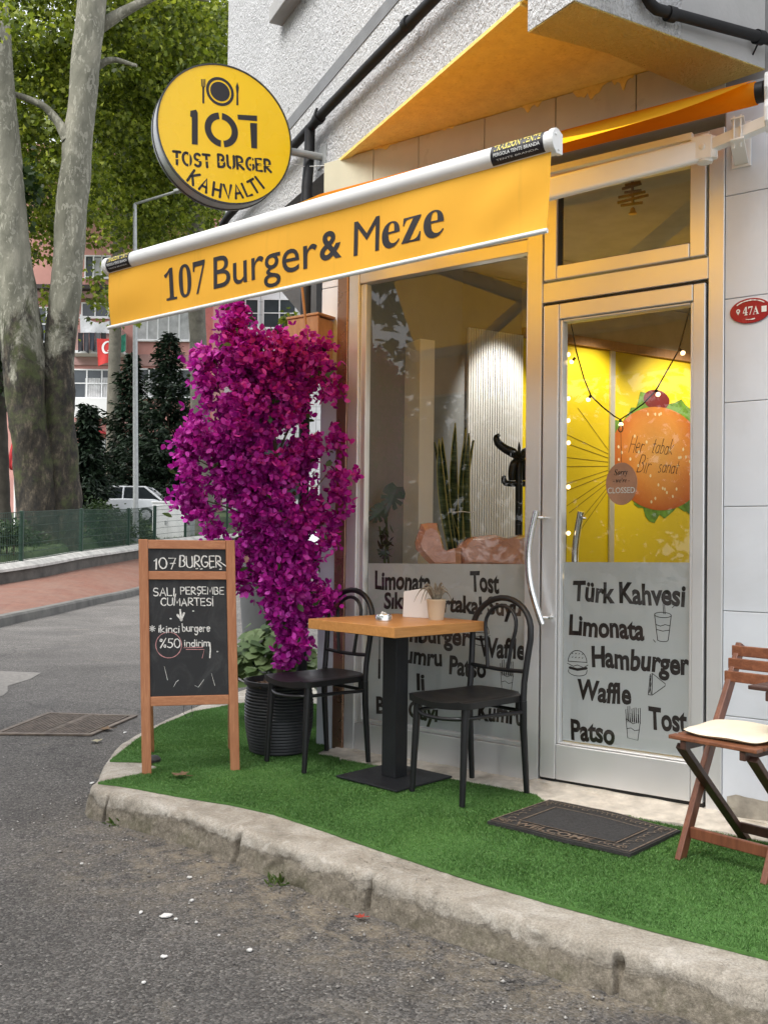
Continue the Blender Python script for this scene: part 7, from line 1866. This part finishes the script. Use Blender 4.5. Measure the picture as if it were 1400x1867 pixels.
def window(x0, y0, x1, y1, nx, ny, root=None, inv=None, Y=Yp, curtains=(), f=.05, pane_mt=None):
    root = root or pb; inv = inv or PKI; a, c = fx(x0, y0, Y), fx(x1, y1, Y); x0_, x1_, z1_, z0_ = a[0], c[0], a[2], c[2]; y_ = a[1] - f; mb = MB(); tkn = .07
    mb.box((x0_, y_ - .06, z0_), (x1_, y_, z0_ + tkn)); mb.box((x0_, y_ - .06, z1_ - tkn), (x1_, y_, z1_))
    for i in range(nx + 1): xx = x0_ + (x1_ - x0_ - tkn) * i / nx; mb.box((xx, y_ - .057, z0_ + tkn), (xx + tkn, y_ - .002, z1_ - tkn))
    for j in range(1, ny): zz = z0_ + (z1_ - z0_) * (j / ny if ny < 3 else j / ny); mb.box((x0_ + tkn, y_ - .054, zz), (x1_ - tkn, y_ - .004, zz + tkn * .8))
    w = mb.build('window', whw, root, M=inv)
    mb = MB(); mb.box((x0_ + .02, y_ - .02, z0_ + .02), (x1_ - .02, y_ - .012, z1_ - .02)); mb.build('pane', pane_mt or dpn, w, M=inv)
    for (u0, u1, v0, v1) in curtains:
        mb = MB(); n_ = 22; mb.grid([[(x0_ + (x1_ - x0_) * (u0 + (u1 - u0) * i / n_), y_ - .026 - .006 * math.sin(i * 1.9), z0_ + (z1_ - z0_) * v) for v in (v0, v1)] for i in range(n_ + 1)]); mb.build('curtain', cur, w, M=inv)
    mb = MB(); mb.box((x0_ - .08, y_ - .14, z0_ - .07), (x1_ + .08, y_, z0_ - .003)); mb.build('sill', whw, w, M=inv)
window(132, 673, 215, 728, 3, 2, curtains=[(.30, .63, .02, .70), (.68, .96, .02, .72)]); window(246, 672, 352, 726, 4, 2, curtains=[(.1, .45, .05, .6)])
window(250, 562, 348, 622, 5, 1, curtains=[(.02, .98, .05, .97)]); window(156, 466, 203, 508, 3, 1, curtains=[(.35, .64, .1, .9)]); window(150, 552, 200, 580, 2, 1)
window(250, 455, 348, 520, 4, 2); window(40, 560, 110, 625, 3, 2); window(40, 672, 110, 726, 3, 2); window(250, 345, 348, 410, 4, 2)
slab('shop_fascia', 138, 728, 214, 764, wst, .5, .48); slab('shop_fascia', 60, 764, 372, 776, pinkd, .1, .09)
slab('shop_window', 150, 800, 230, 905, dpn, .02, .015); slab('shop_window', 60, 800, 130, 905, dpn, .02, .015); slab('shop_window', 250, 800, 350, 905, dpn, .02, .015)
for x in (150, 188, 228): slab('shop_mullion', x, 800, x + 3, 905, whw, .06, .035)
slab('shop_mullion', 150, 818, 230, 821, whw, .065, .04)
a = fx(152, 793); c = fx(196, 793); mb = MB(); n_ = 14
mb.grid([[(a[0] + (c[0] - a[0]) * i / n_, a[1] - 1.0 * math.sin(R(90) * j / 6), a[2] + .36 * math.cos(R(90) * j / 6) * (math.sin(math.pi * (i + .02) / (n_ + .04))) ** .5) for j in range(7)] for i in range(n_ + 1)]); mb.build('red_shop_canopy', plain('red_canopy_cloth', (.45, .03, .04), .8), pb, M=PKI, smooth=60)
slab('balcony', 138, 608, 232, 646, pinkd, 1.0, .95); slab('balcony_slab', 138, 646, 236, 652, whw, 1.1, 1.08)
slab('eave', 60, 526, 212, 535, plain('dark_eave', (.05, .04, .04), .8), .9, .88)
# laundry and flag
def cloth(name, label, cat, pts, mt, Y, sag=.05, group=None, parent=None, waves=9):
    """hanging cloth between photo corners: top-left, top-right, bottom-right, bottom-left"""
    q = [np.array(at(x, y, Y)) for x, y in pts]; rows = []
    for i in range(25):
        u = i / 24; row = []
        for j in range(9):
            v = j / 8; p = (q[0] * (1 - u) + q[1] * u) * (1 - v) + (q[3] * (1 - u) + q[2] * u) * v; row.append(p + np.array([0, .05 * v * math.sin(u * waves + v * 1.5), -sag * math.sin(math.pi * u) * (1 - v)]))
        rows.append(row)
    mb = MB(); mb.grid(rows); o = mb.build(name, mt, parent, smooth=80); return tag(o, label, cat, group)
YL = 39.1
cloth('laundry_sheet', 'white sheet hanging on the balcony line above the dark clothes', 'laundry', [(146, 572), (208, 582), (206, 608), (147, 606)], plain('white_cotton', (.66, .66, .68), .9), YL, .3)
cols_ = [(.02, .021, .026), (.05, .05, .06), (.03, .035, .05), (.10, .10, .11), (.018, .018, .02)]
lab = ['black clothes hanging leftmost on the balcony line', 'charcoal clothes hanging second along the balcony line', 'navy clothes hanging in the middle of the balcony line', 'grey clothes hanging beside the red flag on the balcony', 'black clothes hanging behind the red flag on the balcony']
for k in range(5): cloth('laundry_clothes', lab[k], 'laundry', [(143 + k * 10.5, 606), (152 + k * 10.5, 606.5), (152.5 + k * 10.5, 640 + (k * 5) % 8), (142.5 + k * 10.5, 642 - (k * 3) % 7)], plain('dark_cloth', cols_[k], .9), YL - .15, .02, 'dark clothes on the balcony line', waves=5)
cloth('laundry_towel', 'green and teal towel hanging right of the flag on the balcony', 'laundry', [(212, 614), (230, 608), (230, 640), (212, 645)], plain('green_towel', (.03, .20, .13), .9, var=.5, vs=3), YL - .1, .03)
fq = [(177, 617), (212, 615), (207, 658), (179, 667)]
flag = cloth('red_flag', 'red flag with white crescent and star hanging from the balcony', 'flag', fq, plain('red_flag_cloth', (.62, .045, .04), .8), YL - .35, .05, waves=7)
FQ = [np.array(at(x, y, YL - .35)) for x, y in fq]
def flp(u, v): return (FQ[0] * (1 - u) + FQ[1] * u) * (1 - v) + (FQ[3] * (1 - u) + FQ[2] * u) * v + np.array([0, .05 * v * math.sin(u * 7 + v * 1.5) - .03, -.05 * math.sin(math.pi * u) * (1 - v)])
mb = MB(); ou_ = [(.56 + .30 * math.cos(R(a)), .36 + .26 * math.sin(R(a))) for a in range(35, 326, 15)]; in_ = [(.62 + .235 * math.cos(R(a)), .36 + .20 * math.sin(R(a))) for a in range(325, 34, -15)]
nq = len(ou_); mb.add([flp(*p) for p in ou_ + in_], [(i, i + 1, 2 * nq - 2 - i, 2 * nq - 1 - i) for i in range(nq - 1)])
mb.add([flp(.70 + (.11 if k % 2 == 0 else .045) * math.cos(R(36 * k + 180)), .50 + (.10 if k % 2 == 0 else .04) * math.sin(R(36 * k + 180))) for k in range(10)], [tuple(range(10))]); mb.build('crescent_and_star', M['whitepaint'], flag, fix=False)
# white neighbour
wk = np.array(at(470, 930, 43)); wk[2] = ground(43)
wb_ = thing('white_building', 'white tiled building with wide windows behind the bougainvillea', 'building', wk); WKI = Matrix.Translation(-Vector(wk))
kw = dict(Y=43, root=wb_, inv=WKI)
tilew, nt, b = new_mat('white_facade_tiles'); bt = N(nt, 'ShaderNodeTexBrick'); bt.offset = 0; bt.inputs['Scale'].default_value = .75; bt.inputs['Brick Width'].default_value = .8; bt.inputs['Row Height'].default_value = .55; bt.inputs['Color1'].default_value = (.70, .70, .70, 1); bt.inputs['Color2'].default_value = (.74, .74, .74, 1); bt.inputs['Mortar'].default_value = (.33, .33, .33, 1); bt.inputs['Mortar Size'].default_value = .012
sw = N(nt, 'ShaderNodeMapping'); sw.inputs['Rotation'].default_value = (R(90), 0, 0); nt.links.new(objc(nt), sw.inputs['Vector']); nt.links.new(sw.outputs[0], bt.inputs['Vector']); nt.links.new(bt.outputs[0], b.inputs['Base Color']); b.inputs['Roughness'].default_value = .4
slab('wall', 385, 300, 760, 935, tilew, 0, 6, **kw)
for x0, x1 in ((386, 408), (424, 472), (480, 540), (548, 600)):
    for y0, y1 in ((545, 600), (650, 702), (440, 495)): window(x0, y0, x1, y1, 2, 2, root=wb_, inv=WKI, Y=43)
slab('shop_window', 400, 800, 560, 910, dpn, .03, .02, **kw)

# ------------------------------------------------------------------ on the asphalt: drain grate, patch, litter
g = [np.array(gz(*p, -.128)) for p in ((0, 1338), (165, 1340), (240, 1308), (90, 1303))]
gr = thing('drain_grate', 'rusty slotted iron drain grate set in the asphalt left of the chalkboard', 'drain grate', g[0]); GI = Matrix.Translation(-Vector(g[0]))
def gp_(u, v, z=0.0): return (g[0] * (1 - u) + g[1] * u) * (1 - v) + (g[3] * (1 - u) + g[2] * u) * v + UZ * z
iron = plain('rusty_iron', (.15, .12, .095), .8, var=.4, vs=15, bmp=.6, bs=70)
mb = MB(); mb.add([gp_(-.04, -.05, -.0), gp_(1.04, -.05, 0), gp_(1.04, 1.05, 0), gp_(-.04, 1.05, 0)], [(0, 1, 2, 3)]); mb.build('pit', plain('drain_pit_shade', (.006, .005, .005), .95, var=.5, vs=20), gr, M=GI)  # flat near-black sheet at road level; its colour stands for the pit's shade
mb = MB()
for a_, b_ in (((-.05, -.06), (1.05, .0)), ((-.05, 1.0), (1.05, 1.06)), ((-.05, 0), (.01, 1.0)), ((.99, 0), (1.05, 1.0)), ((.485, 0), (.515, 1.0))):
    v = [gp_(a_[0], a_[1], .001), gp_(b_[0], a_[1], .001), gp_(b_[0], b_[1], .001), gp_(a_[0], b_[1], .001)]; mb.prism(v, (0, 0, .010))
mb.build('frame', iron, gr, M=GI)
mb = MB()
for side in (0, 1):
    for k in range(10):
        u = .035 + .455 * k / 10 + side * .485; sk = .04 * (1 if side else -1)
        v = [gp_(u, .01, .001), gp_(u + .022, .01, .001), gp_(u + .022 + sk * 0, .99, .001), gp_(u, .99, .001)]; mb.prism(v, (0, 0, .008))
mb.build('bars', iron, gr, M=GI)
pt = [(x, y, -.126) for x, y in ((-4.7, 9.1), (-4.2, 9.02), (-3.55, 9.0), (-3.15, 8.93), (-3.10, 8.5), (-3.14, 8.1), (-3.02, 7.8), (-2.98, 7.58), (-3.5, 7.45), (-4.2, 7.35), (-4.8, 7.2), (-5.1, 8.2))]
mb = MB(); mb.add(pt, [tuple(range(len(pt)))]); tag(mb.build('road_patch', plain('pale_asphalt_patch', (.20, .185, .165), .9, var=.25, vs=30, bmp=.8, bs=120, src='pos')), kind='structure')
rgL = random.Random(9)
def scrap(name, label, cat, px, py, wpx, hpx, mt, seed, z=-.126, group=None):
    r_ = random.Random(seed); n_ = 9; c = gz(px, py, z); m = mpp(c[1] / KD); V = []
    kf = (c[1] / (EYE - z))
    for k in range(n_): a = 2 * math.pi * k / n_; q = r_.uniform(.7, 1.1); V.append((c[0] + wpx / 2 * m * q * math.cos(a), c[1] + hpx / 2 * m * kf * q * math.sin(a), z + .002 + r_.uniform(0, .0025)))
    mb = MB(); mb.add(V + [(c[0], c[1], z + .0045)], [(k, (k + 1) % n_, n_) for k in range(n_)]); mb.prism([(x, y, z + .0005) for x, y, _ in V], (0, 0, .0015)); return tag(mb.build(name, mt), label, cat, group)
wpap = plain('dirty_white_paper', (.66, .65, .62), .8, var=.1, vs=30)
scrap('paper_scrap', 'largest white paper scrap lying on the asphalt', 'paper scrap', 304, 1670, 26, 8, wpap, 1)
for k, (x, y, w, h) in enumerate(((299, 1745, 14, 5), (257, 1664, 8, 5), (346, 1600, 9, 4), (262, 1792, 9, 5), (350, 1642, 8, 4), (455, 1733, 12, 5), (321, 1676, 7, 3), (168, 1428, 7, 4), (228, 1336, 6, 4), (358, 1682, 6, 3), (150, 1575, 6, 3), (400, 1706, 6, 3))):
    scrap('white_fleck', 'tiny white fleck of litter on the dark asphalt', 'litter', x, y, w, h, wpap, 20 + k, group='small white flecks on the asphalt')
leafm = plain('dry_brown_leaf', (.13, .075, .03), .7, var=.4, vs=40)
def fallen(label, px, py, size, rot, z, mt, seed):
    r_ = np.random.default_rng(seed); c = np.array(gz(px, py, z)); ca, sa = math.cos(rot), math.sin(rot)
    mb = MB(); pts = [(c[0] + size * (x * ca - (y - .5) * sa), c[1] + size * (x * sa + (y - .5) * ca), z + .006 + .25 * size * (abs(x) * .8 + (y - .5) ** 2) + r_.uniform(0, .004)) for x, y in LEAF5]
    mb.add(pts, [tuple(range(len(pts)))]); mb.tube([(c[0] + size * .5 * sa, c[1] - size * .5 * ca, z + .01), (c[0] + size * .9 * sa, c[1] - size * .9 * ca, z + .012)], .0018, 5); tag(mb.build('fallen_leaf', mt, fix=False), label, 'leaf')
fallen('curled brown leaf lying on the turf between the chalkboard legs', 326, 1416, .085, 1.2, .014, leafm, 1)
fallen('pale dry leaf on the asphalt below the drain grate', 176, 1353, .075, .4, -.126, plain('pale_dry_leaf', (.33, .29, .18), .7, var=.3, vs=30), 2)
fallen('brown leaf on the asphalt at the lower edge of the drain grate', 192, 1332, .09, 2.2, -.126, leafm, 3)
fallen('small red leaf on the asphalt at the foot of the kerb', 655, 1676, .038, 1.4, -.126, plain('red_leaf', (.30, .035, .02), .6), 4)
c = gz(279, 1388, .01); mb = MB(); mb.lathe([(.0, .0), (.038, .0), (.040, .012), (.028, .026), (.010, .030), (0, .031)], 22, c=tuple(c), caps=False); tag(mb.build('rubber_foot_weight', M['rubber'], smooth=40), 'small black rubber disc on the turf beside the chalkboard leg', 'disc')
# weeds at the kerb foot
for k, (px, py, label) in enumerate(((505, 1611, 'small green weed tuft growing at the kerb foot'), (215, 1503, 'tiny weed growing at the corner of the kerb'))):
    rgw = np.random.default_rng(60 + k); c = np.array(gz(px, py, -.128)); n = 40
    V, F = leaves(np.repeat(c[None], n, 0) + rgw.normal(size=(n, 3)) * np.array([.02, .02, 0]), rgw.normal(size=(n, 3)) * .8 + np.array([0, 0, .8]), rgw.normal(size=(n, 3)), rgw.uniform(.02, .045, n), OVAL * np.array([.45, 1])); tag(fast_mesh('weed', V, F, M['grass']), label, 'weed')
# loose grit along the kerb and across the road
rgg = np.random.default_rng(88); n = 1300
ss = rgg.uniform(-2.0, 2.2, n); kx_ = np.interp(ss, KP[::-1, 0], KP[::-1, 1]) + .05 + np.abs(rgg.normal(0, .22, n))
gpz = GO[None] + ss[:, None] * FS + kx_[:, None] * FN; far = rgg.random(n) < .35
gpz[far] = np.stack([rgg.uniform(-2.5, 1.2, far.sum()), rgg.uniform(1.9, 7, far.sum()), 0 * rgg.random(far.sum())], 1)
sn_ = gpz - GO; s_ = sn_ @ FS; n_ = sn_ @ FN; kk = n_ > np.interp(s_, KP[::-1, 0], KP[::-1, 1]) + .05; kk |= s_ < -2.2
gpz = gpz[kk & (s_ > -6)]; n = len(gpz); gpz[:, 2] = -.128; sz = rgg.lognormal(-5.6, .45, n)
oct_ = np.array([(1, 0, 0), (-1, 0, 0), (0, 1, 0), (0, -1, 0), (0, 0, .8), (0, 0, -.4)]); of = np.array([(0, 2, 4), (2, 1, 4), (1, 3, 4), (3, 0, 4), (2, 0, 5), (1, 2, 5), (3, 1, 5), (0, 3, 5)])
V = gpz[:, None] + sz[:, None, None] * (oct_[None] * rgg.uniform(.6, 1.3, (n, 6, 1))) + np.array([0, 0, .002]); F = (np.arange(n)[:, None, None] * 6 + of[None]).reshape(-1, 3)
gm, nt, b = new_mat('loose_grit'); nt.links.new(ramp(nt, island(nt), [(0, (.08, .075, .07)), (.6, (.22, .20, .18)), (1, (.52, .50, .46))]), b.inputs['Base Color']); b.inputs['Roughness'].default_value = .9
tag(fast_mesh('loose_gravel', V.reshape(-1, 3), F, gm), kind='stuff')
